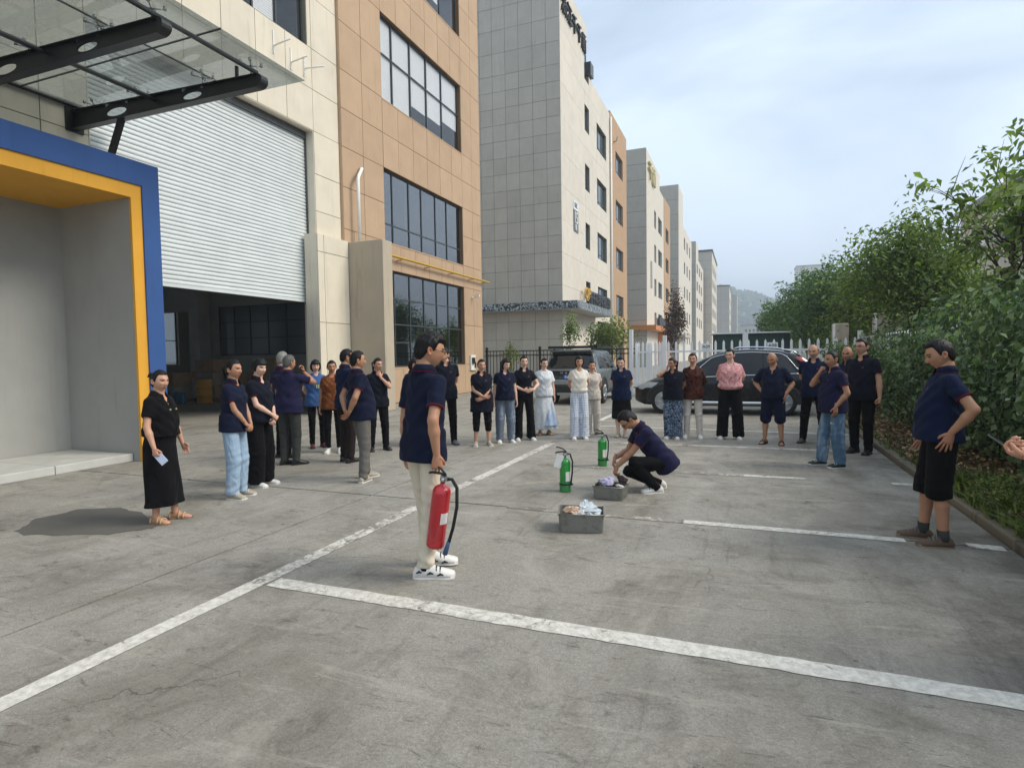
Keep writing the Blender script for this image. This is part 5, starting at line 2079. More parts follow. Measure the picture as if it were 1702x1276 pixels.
def extinguisher(label, base, tilt, h, r, mat, kind='red', rz=0.0):
    t = thing('fire_extinguisher', label, 'fire extinguisher', base, rz)
    t.rotation_euler = (tilt[0], tilt[1], rz)
    m = MB()
    m.lathe([(r * 0.90, 0.0), (r, 0.012), (r, 0.05), (r * 0.985, 0.055), (r * 0.985, 0.06), (r, 0.065), (r, h - 0.075), (r * 0.985, h - 0.07), (r, h - 0.062), (r * 0.97, h - 0.04), (r * 0.82, h - 0.016), (r * 0.5, h), (r * 0.28, h + 0.006), (r * 0.26, h + 0.03)], (0, 0, 0), 28)
    m.build_local('cylinder', mat, t)
    v = MB()
    v.lathe([(r * 0.24, h + 0.028), (r * 0.24, h + 0.06), (r * 0.15, h + 0.066)], (0, 0, 0), 12)
    v.cbox((0.012, 0, h + 0.06), (0.06, 0.03, 0.03))
    v.build_local('valve', M['steel'], t)
    v = MB()
    v.tube([(0.02, 0, h + 0.075), (-0.02, 0, h + 0.085), (-0.10, 0, h + 0.072), (-0.125, 0, h + 0.06)], 0.010, 6)
    v.build_local('handle', M['black_steel'], t)
    v = MB()
    v.tube([(0.02, 0, h + 0.085), (-0.02, 0, h + 0.115), (-0.09, 0, h + 0.135), (-0.115, 0, h + 0.13)], 0.008, 6)
    v.build_local('lever', M['black_steel'], t)
    g_ = MB()
    g_.lathe([(0.0, 0.0), (0.018, 0.0), (0.018, 0.012), (0.0, 0.014)], (0, 0, 0), 12, Matrix.Translation((0.005, -0.012, h + 0.048)) @ Matrix.Rotation(math.pi / 2, 4, 'X'))
    g_.build_local('gauge', M['steel'], t)
    hs = MB()
    if kind == 'red':
        pth = [(0.03, 0, h + 0.055), (0.075, 0, h + 0.07), (0.125, 0, h + 0.02), (0.145, 0, h - 0.12), (0.135, 0, h - 0.28), (0.115, 0, h - 0.40)]
        hs.tube(pth, 0.0125, 8)
        ho = hs.build_local('hose', M['rubber'], t)
        nz = MB()
        nz.tube([(0.115, 0, h - 0.39), (0.108, 0, h - 0.43), (0.094, 0, h - 0.50)], [0.013, 0.016, 0.020], 10)
        nz.build_local('nozzle', simple('blue_grey_nozzle', '#3f5a80', 0.5), ho)
    else:
        pth = [(0.03, 0, h + 0.055), (0.07, 0, h + 0.06), (r + 0.035, 0, h - 0.03), (r + 0.03, 0, h - 0.16), (r + 0.018, 0, h - 0.25), (r + 0.012, 0, 0.10)]
        hs.tube(pth, 0.010, 8)
        ho = hs.build_local('hose', M['rubber'], t)
        bnd = MB()
        bnd.lathe([(r + 0.001, 0.085), (r + 0.006, 0.087), (r + 0.006, 0.103), (r + 0.001, 0.105)], (0, 0, 0), 24)
        bnd.cbox((r + 0.012, 0, 0.095), (0.04, 0.035, 0.018))
        bnd.build_local('band', M['black'], t)
        bs = MB()
        bs.lathe([(r * 1.02, 0.0), (r * 1.04, 0.01), (r * 1.03, 0.07), (r * 1.001, 0.075)], (0, 0, 0), 24)
        bs.build_local('base_ring', M['green_clear'], t)
    lb = MB()
    n = 9
    a0, a1 = (-0.75, 0.2) if kind == 'red' else (-1.0, 0.5)
    lo, hi = (h * 0.42, h * 0.60) if kind == 'red' else (h * 0.33, h * 0.62)
    rows = [[Vector((math.cos(a) * (r + 0.0012), math.sin(a) * (r + 0.0012), z)) for a in np.linspace(a0, a1, n)] for z in (lo, hi)]
    lb.loft(rows, True, False, False, closed=False)
    lb.build_local('paper_label', M['label'], t)
    return t


extinguisher('green fire extinguisher with a white tag, left of the two on the ground', (-2.02, 6.86, 0.0), (0, 0), 0.40, 0.066, M['extinguisher_green'], 'green', rad(-10))
extinguisher('green fire extinguisher with a curved black hose, right of the two on the ground', (-1.96, 8.62, 0.0), (0, 0), 0.40, 0.066, M['extinguisher_green'], 'green', rad(-15))
tagm = MB()
Mx = Matrix.Translation((-2.075, 6.79, 0.375)) @ Matrix.Rotation(rad(25), 4, 'Z') @ Matrix.Rotation(rad(18), 4, 'Y')
tagm.box(-0.045, 0.045, -0.001, 0.001, -0.08, 0.08, Mx)
tag(tagm.build('paper_tag', M['label']), 'white paper tag hanging from the left green extinguisher', 'tag')

# things inside the hall
card = simple('brown_carton', '#b4977a', 0.85, var=0.15, vscale=4, rnd=0.15)
card2 = simple('grey_carton', '#aaa697', 0.85, var=0.15, vscale=4, rnd=0.15)
sp_ = [(-21.6, 17.4, 0), (-20.3, 18.2, 0), (-19.0, 18.6, 0), (-17.6, 18.6, 0), (-22.6, 16.6, 0)]
names = ['far left', 'second from the left', 'middle', 'right hand', 'leftmost']
for i, (x, y, z) in enumerate(sp_):
    p = thing('pallet', 'timber pallet under cartons in the dark hall, %s' % ['beside the yellow drum', 'behind the yellow drum', 'below the window grid', 'at the right of the hall', 'beside the yellow striped column'][i], 'pallet', (x, y, 0))
    m = MB()
    for q in range(5):
        m.box(x - 0.55, x + 0.55, y - 0.5 + q * 0.22, y - 0.38 + q * 0.22, 0.11, 0.135)
    m.build('deck', simple('pallet_wood', '#7a6548', 0.85, var=0.2) if i == 0 else bpy.data.materials['pallet_wood'], p)
    m = MB()
    for q in range(3):
        m.box(x - 0.55 + q * 0.5, x - 0.45 + q * 0.5, y - 0.5, y + 0.5, 0.0, 0.108)
    m.build('bearer', bpy.data.materials['pallet_wood'], p)
    lv = [2, 3, 2, 3, 3][i]
    for q in range(lv):
        m = MB()
        d = random.uniform(-.04, .04)
        m.box(x - 0.5 + d, x + 0.48 + d, y - 0.45, y + 0.45, 0.14 + q * 0.52, 0.14 + q * 0.52 + 0.50)
        o = m.build('carton', card if (q + i) % 2 else card2)
        tag(o, '%s carton on the pallet %s' % (['lowest', 'second', 'topmost'][q], ['beside the yellow drum', 'behind the yellow drum', 'below the window grid', 'at the right of the hall', 'beside the striped column'][i]), 'carton', 'cartons in the hall')
dr = thing('drum', 'yellow drum standing before the cartons in the hall', 'drum', (-19.6, 17.1, 0))
m = MB()
m.lathe([(0.0, 0.0), (0.28, 0.0), (0.29, 0.02), (0.28, 0.3), (0.295, 0.31), (0.28, 0.32), (0.28, 0.6), (0.295, 0.61), (0.28, 0.62), (0.285, 0.9), (0.27, 0.92), (0.0, 0.91)], (-19.6, 17.1, 0), 20)
m.build('barrel', M['yellow'], dr)
bl = thing('bundle', 'blue wrapped bundle on the hall floor beside the yellow drum', 'bundle', (-20.3, 16.6, 0))
for k in range(6):
    m = MB()
    m.lathe([(0.0, 0), (0.11, 0.0), (0.12, 0.02), (0.12, 0.42), (0.05, 0.46), (0, 0.46)], (-20.75 + 0.23 * (k % 4), 16.5 + 0.25 * (k // 4), 0), 10)
    m.build('roll', simple('blue_wrap', '#1e6f8e', 0.4) if k == 0 else bpy.data.materials['blue_wrap'], bl)
# ---------------------------------------------------------------- people
# every figure is grown from a posed skeleton: signed distances of tapered limbs and a lofted trunk, joined smoothly and
# polygonised, so that body and clothes are continuous surfaces
def surface_nets(V, org, h):
    """V<0 inside. returns verts, quads"""
    s = V < 0
    nx, ny, nz = V.shape
    cnt = np.zeros((nx - 1, ny - 1, nz - 1), np.int8)
    acc = np.zeros((nx - 1, ny - 1, nz - 1, 3))
    num = np.zeros((nx - 1, ny - 1, nz - 1))
    I = np.indices((nx - 1, ny - 1, nz - 1)).transpose(1, 2, 3, 0).astype(float)
    corners = [(i, j, k) for i in (0, 1) for j in (0, 1) for k in (0, 1)]
    def sub(A, c):
        return A[c[0]:nx - 1 + c[0], c[1]:ny - 1 + c[1], c[2]:nz - 1 + c[2]]
    for a in corners:
        for ax in range(3):
            if a[ax] == 1:
                continue
            b = list(a)
            b[ax] = 1
            va, vb = sub(V, a), sub(V, b)
            x = (va < 0) != (vb < 0)
            if not x.any():
                continue
            t = np.where(x, va / np.where(x, va - vb, 1), 0)
            num += x
            for q in range(3):
                acc[..., q] += x * (a[q] + (t if q == ax else 0))
    act = num > 0
    idx = -np.ones(act.shape, int)
    idx[act] = np.arange(act.sum())
    P = (I[act] + acc[act] / num[act][:, None]) * h + np.array(org)
    Q = []
    for ax in range(3):
        b, c = (ax + 1) % 3, (ax + 2) % 3
        sl0 = [slice(None)] * 3
        sl1 = [slice(None)] * 3
        sl0[ax], sl1[ax] = slice(0, -1), slice(1, None)
        s0, s1 = s[tuple(sl0)], s[tuple(sl1)]
        x = s0 != s1
        e = np.argwhere(x)
        if len(e) == 0:
            continue
        ok = (e[:, b] > 0) & (e[:, c] > 0) & (e[:, b] < V.shape[b] - 1) & (e[:, c] < V.shape[c] - 1)
        e = e[ok]
        ins = s0[tuple(e.T)]
        def at(db, dc):
            q = e.copy()
            q[:, b] -= db
            q[:, c] -= dc
            return idx[tuple(q.T)]
        q = np.stack([at(1, 1), at(0, 1), at(0, 0), at(1, 0)], 1)
        q[~ins] = q[~ins][:, ::-1]
        Q.append(q)
    return P, (np.concatenate(Q) if Q else np.zeros((0, 4), int))


class Field:
    """sampled signed distance with local smooth unions"""
    def __init__(self, lo, hi, h):
        self.h = h
        self.lo = np.array(lo, float)
        n = np.ceil((np.array(hi) - self.lo) / h).astype(int) + 2
        self.V = np.full(n, 1.0)
        self.ax = [self.lo[i] + np.arange(n[i]) * h for i in range(3)]

    def region(self, lo, hi):
        sl = []
        for i in range(3):
            a = int(np.clip(math.floor((lo[i] - self.lo[i]) / self.h), 0, self.V.shape[i] - 1))
            b = int(np.clip(math.ceil((hi[i] - self.lo[i]) / self.h) + 1, 1, self.V.shape[i]))
            if b <= a:
                return None, None
            sl.append(slice(a, b))
        X = np.meshgrid(self.ax[0][sl[0]], self.ax[1][sl[1]], self.ax[2][sl[2]], indexing='ij')
        return tuple(sl), X

    def smin(self, sl, d, k):
        a = self.V[sl]
        if k <= 0:
            self.V[sl] = np.minimum(a, d)
        else:
            hh = np.clip(0.5 + 0.5 * (a - d) / k, 0, 1)
            self.V[sl] = a + (d - a) * hh - k * hh * (1 - hh)

    def cone(self, a, b, ra, rb, k=0.02, wrinkle=None, flat=None, end=False):
        a, b = np.array(a, float), np.array(b, float)
        r = max(ra, rb) + 3 * self.h + k
        sl, X = self.region(np.minimum(a, b) - r, np.maximum(a, b) + r)
        if sl is None:
            return
        d = b - a
        L2 = max(1e-9, d @ d)
        t = np.clip(((X[0] - a[0]) * d[0] + (X[1] - a[1]) * d[1] + (X[2] - a[2]) * d[2]) / L2, 0, 1)
        q = [X[i] - a[i] - t * d[i] for i in range(3)]
        rr = ra + (rb - ra) * t
        if flat is not None:
            # flat = (direction, factor): squash across a direction
            n, f = np.array(flat[0], float), flat[1]
            c = q[0] * n[0] + q[1] * n[1] + q[2] * n[2]
            q = [q[i] + n[i] * c * (f - 1) for i in range(3)]
        ds = np.sqrt(q[0] ** 2 + q[1] ** 2 + q[2] ** 2) - rr
        if wrinkle is not None:
            ds = ds + wrinkle(X, t)
        if end:
            Ld = math.sqrt(L2)
            ds = np.maximum(ds, sum((X[i] - b[i]) * d[i] / Ld for i in range(3)))
        self.smin(sl, ds, k)

    def loft(self, T, rings, k=0.02, zcut=True, wrinkle=None, p=2.2, ycap=None):
        """T: 4x4 local->grid. rings: (z, halfwidth, halfdepth, ycentre)"""
        rg = np.array(rings, float)
        R, o = T[:3, :3], T[:3, 3]
        m = rg[:, 1:3].max() + np.abs(rg[:, 3]).max() + 0.05
        cs = np.array([[x, y, z] for x in (-m, m) for y in (-m, m) for z in (rg[0, 0] - .05, rg[-1, 0] + .05)]) @ R.T + o
        sl, X = self.region(cs.min(0), cs.max(0))
        if sl is None:
            return
        D = [X[i] - o[i] for i in range(3)]
        x = D[0] * R[0, 0] + D[1] * R[1, 0] + D[2] * R[2, 0]
        y = D[0] * R[0, 1] + D[1] * R[1, 1] + D[2] * R[2, 1]
        z = D[0] * R[0, 2] + D[1] * R[1, 2] + D[2] * R[2, 2]
        hw = np.interp(z, rg[:, 0], rg[:, 1])
        hd = np.interp(z, rg[:, 0], rg[:, 2])
        yc = np.interp(z, rg[:, 0], rg[:, 3])
        e = (np.abs(x / hw) ** p + np.abs((y - yc) / hd) ** p) ** (1 / p)
        d = (e - 1) * np.minimum(hw, hd)
        if wrinkle is not None:
            d = d + wrinkle(x, y, z)
        d = np.maximum(d, np.maximum(rg[0, 0] - z, z - rg[-1, 0]))
        self.smin(sl, d, k)

    def cut_ball(self, c, r, s=(1, 1, 1)):
        c = np.array(c, float)
        R = r * max(1 / min(s), 1) + 2 * self.h
        sl, X = self.region(c - R, c + R)
        if sl is None:
            return
        d = np.sqrt(sum(((X[i] - c[i]) * s[i]) ** 2 for i in range(3))) - r
        self.V[sl] = np.maximum(self.V[sl], -d)

    def mesh(self):
        return surface_nets(self.V, self.lo, self.h)


def relax(P, Q, it=1, lam=0.5):
    for _ in range(it):
        acc = np.zeros_like(P)
        cnt = np.zeros(len(P))
        for a in range(4):
            b = (a + 1) % 4
            np.add.at(acc, Q[:, a], P[Q[:, b]])
            np.add.at(acc, Q[:, b], P[Q[:, a]])
            np.add.at(cnt, Q[:, a], 1)
            np.add.at(cnt, Q[:, b], 1)
        P = P + lam * (acc / np.maximum(cnt, 1)[:, None] - P)
    return P


class Geo:
    """verts, faces and a colour per vertex"""
    def __init__(self):
        self.v, self.f, self.c = [], [], []
        self.n = 0

    def add(self, P, F, col=(1, 1, 1)):
        P = np.asarray(P, float)
        self.v.append(P)
        self.f += [tuple(int(i) + self.n for i in f) for f in F]
        c = np.asarray(col, float)
        self.c.append(np.tile(c, (len(P), 1)) if c.ndim == 1 else c)
        self.n += len(P)

    def build(self, name, mat, parent, smooth=True, colour=True):
        me = bpy.data.meshes.new(name)
        me.from_pydata(np.concatenate(self.v).tolist(), [], self.f)
        if smooth:
            me.polygons.foreach_set('use_smooth', [True] * len(me.polygons))
        if colour:
            at = me.attributes.new('tone', 'FLOAT_COLOR', 'POINT')
            c = np.concatenate(self.c)
            at.data.foreach_set('color', np.concatenate([c, np.ones((len(c), 1))], 1).astype(np.float32).ravel())
        me.update()
        return link_mesh(name, me, mat, parent)


def tube_geo(path, rs, n=8, flat=None):
    path = [np.array(p, float) for p in path]
    P, F = [], []
    u = None
    for i, p in enumerate(path):
        t = path[min(i + 1, len(path) - 1)] - path[max(i - 1, 0)]
        t = t / (np.linalg.norm(t) + 1e-9)
        if u is None:
            a = np.array([0, 0, 1.0]) if abs(t[2]) < 0.9 else np.array([1.0, 0, 0])
            if flat is not None:
                a = np.array(flat, float)
            u = np.cross(t, a)
        u = u - t * (u @ t)
        u /= np.linalg.norm(u) + 1e-9
        w = np.cross(t, u)
        r = rs[i] if isinstance(rs[i], (tuple, list)) else (rs[i], rs[i])
        for k in range(n):
            an = 2 * math.pi * k / n
            P.append(p + u * math.cos(an) * r[0] + w * math.sin(an) * r[1])
    m = len(path)
    for i in range(m - 1):
        for k in range(n):
            a, b = i * n + k, i * n + (k + 1) % n
            F.append((a, b, b + n, a + n))
    F.append(tuple(range(n))[::-1])
    F.append(tuple((m - 1) * n + k for k in range(n)))
    return P, F


def ik(a, t, l1, l2, pole):
    a, t, pole = np.array(a, float), np.array(t, float), np.array(pole, float)
    d = t - a
    L = np.linalg.norm(d)
    mx = (l1 + l2) * 0.998
    if L > mx:
        d *= mx / L
        L = mx
        t = a + d
    u = d / L
    c = np.clip((l1 * l1 + L * L - l2 * l2) / (2 * l1 * L), -1, 1)
    p = pole - u * (pole @ u)
    p /= np.linalg.norm(p) + 1e-9
    return a + u * l1 * c + p * l1 * math.sqrt(max(0, 1 - c * c)), t


# ------------------------------------------------ head
HU = np.concatenate([np.linspace(-math.pi, -1.15, 15)[:-1], np.linspace(-1.15, 1.15, 41)[:-1], np.linspace(1.15, math.pi, 15)[:-1]])
HV = np.concatenate([np.linspace(-math.pi / 2 + 0.02, -1.05, 7)[:-1], np.linspace(-1.05, -0.15, 22)[:-1], np.linspace(-0.15, 0.36, 26)[:-1], np.linspace(0.36, 0.62, 5)[:-1], np.linspace(0.62, math.pi / 2 - 0.02, 11)])


def gs(x, s):
    return np.exp(-(x / s) ** 2)


def head_geo(sp):
    """face forward = +y, chin at z=-0.115, crown at +0.115; returns P,F,colour"""
    U, W = np.meshgrid(HU, HV)
    x, y, z = np.sin(U) * np.cos(W), np.cos(U) * np.cos(W), np.sin(W)
    fw = sp.get('face_w', 0.95 if sp.get('sex') == 'f' else 1.0)
    zz = z * 0.118
    low = smoothstep(0.15, -1.0, z)
    wx = 0.0765 * fw * (1 - 0.26 * low ** 1.3)
    dy = np.where(y > 0, 0.094 - 0.006 * low, 0.098 * (1 - 0.42 * low))
    X, Y = x * wx, y * dy
    # flatten face front a little, square the jaw
    Y = np.where(y > 0, Y * (1 - 0.05 * gs(x, 0.5)), Y)
    X = X * (1 + 0.05 * gs(z + 0.55, 0.3) * np.where(y > -0.2, 1, 0))
    Z = zz
    front = smoothstep(0.1, 0.6, y)
    xm = X
    # brow, sockets, nose, lips, chin, cheeks
    Y = Y + front * 0.0055 * gs(Z - 0.030, 0.011) * gs(xm, 0.045)
    for s_ in (-1, 1):
        Y = Y - front * 0.0105 * gs(Z - 0.008, 0.0125) * gs(xm - s_ * 0.031, 0.0165)
        Y = Y + front * 0.004 * gs(Z + 0.020, 0.016) * gs(xm - s_ * 0.040, 0.018)
    nz = np.clip((0.022 - Z) / 0.056, 0, 1)
    nose = np.where((Z < 0.03) & (Z > -0.045), 1, 0) * (0.004 + 0.019 * smoothstep(0, 0.95, nz)) * smoothstep(-0.046, -0.034, Z)
    Y = Y + front * nose * gs(xm, 0.0085 + 0.007 * nz)
    Y = Y + front * 0.005 * gs(Z + 0.062, 0.007) * gs(xm, 0.020)
    Y = Y + front * 0.0045 * gs(Z + 0.073, 0.006) * gs(xm, 0.017)
    Y = Y - front * 0.003 * gs(Z + 0.0675, 0.0028) * gs(xm, 0.022)
    Y = Y + front * 0.006 * gs(Z + 0.102, 0.014) * gs(xm, 0.022)
    P = np.stack([X, Y, Z], -1).reshape(-1, 3)
    # colours
    c = np.ones((*X.shape, 3))
    def paint(m, col):
        nonlocal c
        m = np.clip(m, 0, 1)[..., None]
        c = c * (1 - m) + np.array(col) * m
    paint(front * 0.35 * gs(Z + 0.02, 0.022) * (gs(xm - 0.042, 0.02) + gs(xm + 0.042, 0.02)), (1.05, 0.80, 0.74))
    lip = 1.2 if sp.get('sex') == 'f' else 0.75
    paint(front * lip * gs(Z + 0.0675, 0.0125) ** 2 * gs(xm, 0.024) ** 2, (0.74, 0.34, 0.33))
    paint(front * 1.3 * gs(Z + 0.0675, 0.0026) * gs(xm, 0.022), (0.25, 0.12, 0.11))
    for s_ in (-1, 1):
        e = front * gs((xm - s_ * 0.031), 0.0145) ** 2
        paint(0.45 * front * gs(Z - 0.0105, 0.0085) * gs(xm - s_ * 0.031, 0.017), (0.7, 0.55, 0.5))
        paint(0.8 * front * gs(Z - 0.0065, 0.0045) ** 2 * smoothstep(0.0155, 0.011, np.abs(xm - s_ * 0.031)), (1.05, 1.12, 1.2))
        paint(2.2 * front * gs(Z - 0.0105, 0.0024) * smoothstep(0.0175, 0.012, np.abs(xm - s_ * 0.0315)), (0.07, 0.05, 0.05))
        paint(2.4 * front * gs(Z - 0.0068, 0.0040) * gs(xm - s_ * 0.031, 0.0048), (0.05, 0.035, 0.03))
        bz = 0.030 - 0.0016 * ((xm - s_ * 0.033) / 0.01) ** 2 * 0.6
        paint(1.8 * front * gs(Z - bz, 0.0038) * smoothstep(0.0215, 0.016, np.abs(xm - s_ * 0.034)), (0.13, 0.10, 0.09) if sp.get('hair') != 'greyshort' else (0.35, 0.33, 0.31))
        paint(0.8 * front * gs(Z + 0.036, 0.005) * gs(xm - s_ * 0.0085, 0.0045), (0.35, 0.2, 0.17))
    if sp.get('hair') in ('bald', 'balding'):
        side = smoothstep(-0.05, 0.02, Z) * smoothstep(0.065, 0.03, Z) * smoothstep(0.35, -0.1, y)
        paint(0.6 * side, (0.30, 0.26, 0.24))
    if sp.get('sex') != 'f':
        paint(0.22 * front * (gs(Z + 0.055, 0.006) + smoothstep(-0.07, -0.1, Z)) * gs(xm, 0.04), (0.5, 0.45, 0.44))
    n, m = len(HU), len(HV)
    F = []
    for j in range(m - 1):
        for i in range(n):
            a, b = j * n + i, j * n + (i + 1) % n
            F.append((b, a, a + n, b + n))
    F.append(tuple(range(n)))
    F.append(tuple((m - 1) * n + i for i in range(n))[::-1])
    return P, F, c.reshape(-1, 3)


def ear_geo(s_):
    P, F = [], []
    n, m = 12, 5
    for j in range(m):
        t = j / (m - 1)
        rr = [1.0, 1.0, 0.72, 0.5, 0.35][j]
        dx = [0.0, 0.013, 0.017, 0.012, 0.007][j]
        for i in range(n):
            a = 2 * math.pi * i / n
            yy = math.cos(a) * 0.0185 * rr * (1 - 0.2 * math.sin(a) * (-1))
            zz = math.sin(a) * 0.031 * rr
            P.append((s_ * (0.071 + dx - 0.35 * yy), -0.014 + yy - 0.1 * zz, -0.006 + zz))
    for j in range(m - 1):
        for i in range(n):
            a, b = j * n + i, j * n + (i + 1) % n
            q = (a, b, b + n, a + n)
            F.append(q if s_ < 0 else q[::-1])
    e = tuple((m - 1) * n + i for i in range(n))
    F.append(e if s_ < 0 else e[::-1])
    return P, F


def rot_zyx(yaw, pitch=0.0, roll=0.0):
    """yaw about z (left positive), pitch about x (down positive), roll about y"""
    return np.array(Matrix.Rotation(yaw, 3, 'Z') @ Matrix.Rotation(-pitch, 3, 'X') @ Matrix.Rotation(roll, 3, 'Y'))


def hair_field(sp, h):
    st = sp['hair']
    lo, hi = (-0.16, -0.24, -0.36 if st in ('long', 'tail') else -0.2), (0.16, 0.16, 0.2)
    f = Field(lo, hi, h)
    X = np.meshgrid(*f.ax, indexing='ij')
    x, y, z = X
    t = {'short': 0.012, 'crew': 0.008, 'fluffy': 0.022, 'greyshort': 0.013, 'bob': 0.022, 'shortf': 0.024, 'tail': 0.011, 'bun': 0.011, 'long': 0.018, 'back': 0.012,
         'balding': 0.007}.get(st, 0.012)
    # the face and neck stay free: hairline
    hz = {'short': 0.074, 'crew': 0.078, 'fluffy': 0.062, 'greyshort': 0.076, 'bob': 0.040, 'shortf': 0.046, 'tail': 0.072, 'bun': 0.075, 'long': 0.06, 'back': 0.075, 'balding': 0.2}.get(st, 0.068)
    # boundary height as a function of how far forward
    yf = y / 0.1
    if st in ('bob', 'shortf', 'long'):
        side_low = {'bob': -0.085, 'shortf': -0.045, 'long': -0.16}[st]
        zl = np.where(yf > 0.40, hz, np.where(yf > -0.05, side_low + (hz - side_low) * smoothstep(0.10, 0.42, yf), side_low))
    else:
        zl = np.where(yf > 0.42, hz, np.where(yf > 0.1, -0.012 + (hz + 0.012) * smoothstep(0.10, 0.40, yf), np.where(yf > -0.2, -0.004, -0.004 - 0.072 * smoothstep(-0.15, -0.65, yf))))
    tt = t * (0.12 + 0.88 * smoothstep(-0.004, 0.034 if st not in ('bob', 'shortf', 'long') else 0.02, z - zl))
    if st in ('short', 'crew', 'fluffy', 'greyshort'):
        tt = tt * (0.45 + 0.55 * smoothstep(-0.01, 0.07, z))
    zr = 0.118 + tt
    ell = (np.sqrt((x / (0.0765 + tt)) ** 2 + (np.where(y > 0, y / (0.094 + tt), y / (0.100 + tt))) ** 2 + (z / zr) ** 2) - 1) * 0.09
    ang = np.arctan2(x, y)
    nz = 0.0016 * np.sin(ang * 23 + z * 60) + 0.0016 * np.sin(ang * 37 - z * 90 + 1.3) + 0.0014 * np.sin(x * 210 + y * 170) + (0.003 * np.sin(x * 130 + 2) * np.sin(y * 110 + z * 60) if st == 'fluffy' else 0)
    f.V = ell + nz
    cutd = zl - z
    f.V = np.maximum(f.V, np.clip(cutd, -0.05, 0.05) * 0.9)
    if st == 'balding':
        f.V = np.maximum(f.V, z - 0.045)
        f.V = np.maximum(f.V, y - 0.015)
    if st == 'bob':
        sl, XX = f.region((-.16, -.2, -.2), (.16, .1, .1))
        d = np.sqrt((XX[0] / 0.098) ** 2 + ((XX[1] + 0.03) / 0.085) ** 2 + ((XX[2] + 0.02) / 0.11) ** 2) - 1
        d = np.maximum(d * 0.08, XX[1] - 0.02)
        f.smin(sl, d, 0.02)
    if st == 'long':
        f.cone((0, -0.075, 0.0), (0, -0.095, -0.28), 0.075, 0.055, 0.03, flat=((0, 1, 0), 1.6))
    if st == 'tail':
        f.cone((0, -0.105, 0.035), (0.0, -0.15, 0.0), 0.026, 0.034, 0.015)
        f.cone((0.0, -0.15, 0.0), (0, -0.135, -0.20), 0.032, 0.013, 0.015)
    if st == 'bun':
        f.cone((0, -0.12, 0.04), (0, -0.145, 0.05), 0.030, 0.034, 0.01)
        f.cone((0, -0.15, 0.05), (0.01, -0.19, 0.03), 0.018, 0.008, 0.01)
    return f.mesh()


# ------------------------------------------------ hand
def hand_geo(G, wrist, d, nrm, side, pose, sc=1.0, tone=(1, 1, 1), hi=False):
    """d: towards the fingers, nrm: out of the palm; side +1 = right hand (thumb on -cross side)"""
    d = np.array(d, float)
    d /= np.linalg.norm(d)
    nrm = np.array(nrm, float)
    nrm = nrm - d * (nrm @ d)
    nrm /= np.linalg.norm(nrm) + 1e-9
    lat = np.cross(nrm, d) * side        # from little finger towards thumb
    w = np.array(wrist, float)
    n = 8 if hi else 6
    palm = [w - d * 0.055 * sc, w + d * 0.005 * sc, w + d * 0.045 * sc, w + d * 0.082 * sc, w + d * 0.092 * sc]
    P, F = [], []
    rs = [(0.016, 0.016), (0.0265, 0.0215), (0.036, 0.0175), (0.040, 0.0135), (0.037, 0.010)]
    nn = 10
    for p, r in zip(palm, rs):
        for k in range(nn):
            a = 2 * math.pi * k / nn
            P.append(p + lat * math.cos(a) * r[0] * sc + nrm * math.sin(a) * r[1] * sc)
    for i in range(len(palm) - 1):
        for k in range(nn):
            a, b = i * nn + k, i * nn + (k + 1) % nn
            q = (a, b, b + nn, a + nn)
            F.append(q)
    F.append(tuple(range(nn))[::-1])
    F.append(tuple((len(palm) - 1) * nn + k for k in range(nn)))
    if np.linalg.det(np.stack([lat, nrm, d])) < 0:
        F = [f[::-1] for f in F]
    G.add(P, F, tone)
    curl = {'relaxed': (0.35, 0.5, 0.4), 'fist': (1.35, 1.6, 0.9), 'flat': (0.05, 0.08, 0.05), 'grip': (0.95, 1.25, 0.7), 'point': (0.6, 0.8, 0.5), 'spread': (0.12, 0.2, 0.15), 'pinch': (0.75, 0.7, 0.4)}[pose]
    lens = [(0.040, 0.025, 0.020), (0.045, 0.029, 0.021), (0.042, 0.027, 0.020), (0.033, 0.020, 0.018)]
    offs = [0.029, 0.0098, -0.0098, -0.028]
    fan = [0.10, 0.03, -0.04, -0.12] if pose != 'spread' else [0.28, 0.09, -0.1, -0.3]
    for q in range(4):
        base = w + d * (0.086 - 0.004 * abs(q - 1)) * sc + lat * offs[q] * sc
        dd = d + lat * fan[q]
        dd /= np.linalg.norm(dd)
        path, rr, ang = [base - dd * 0.012 * sc], [0.0085 * sc], 0
        p = base
        path.append(p)
        rr.append(0.0092 * sc)
        for s_ in range(3):
            ang += curl[s_] * (1 + 0.08 * (q - 1.5))
            v = dd * math.cos(ang) + nrm * math.sin(ang)
            p = p + v * lens[q][s_] * sc
            path.append(p)
            rr.append((0.0088, 0.0080, 0.0058)[s_] * sc)
        Pt, Ft = tube_geo(path, rr, n)
        G.add(Pt, Ft, tone)
    b0 = w + d * 0.022 * sc + lat * 0.024 * sc
    out = {'fist': (0.5, 0.6), 'grip': (0.55, 0.65), 'pinch': (0.5, 0.6)}.get(pose, (0.75, 0.25))
    v1 = d * 0.75 + lat * out[0] + nrm * out[1]
    v1 /= np.linalg.norm(v1)
    v2 = d * 0.9 + lat * (out[0] - 0.45) + nrm * (out[1] + 0.15)
    v2 /= np.linalg.norm(v2)
    Pt, Ft = tube_geo([b0 - v1 * 0.01 * sc, b0 + v1 * 0.02 * sc, b0 + v1 * 0.045 * sc, b0 + v1 * 0.045 * sc + v2 * 0.018 * sc, b0 + v1 * 0.045 * sc + v2 * 0.032 * sc],
                      [0.015 * sc, 0.0135 * sc, 0.0105 * sc, 0.0098 * sc, 0.006 * sc], n)
    G.add(Pt, Ft, tone)


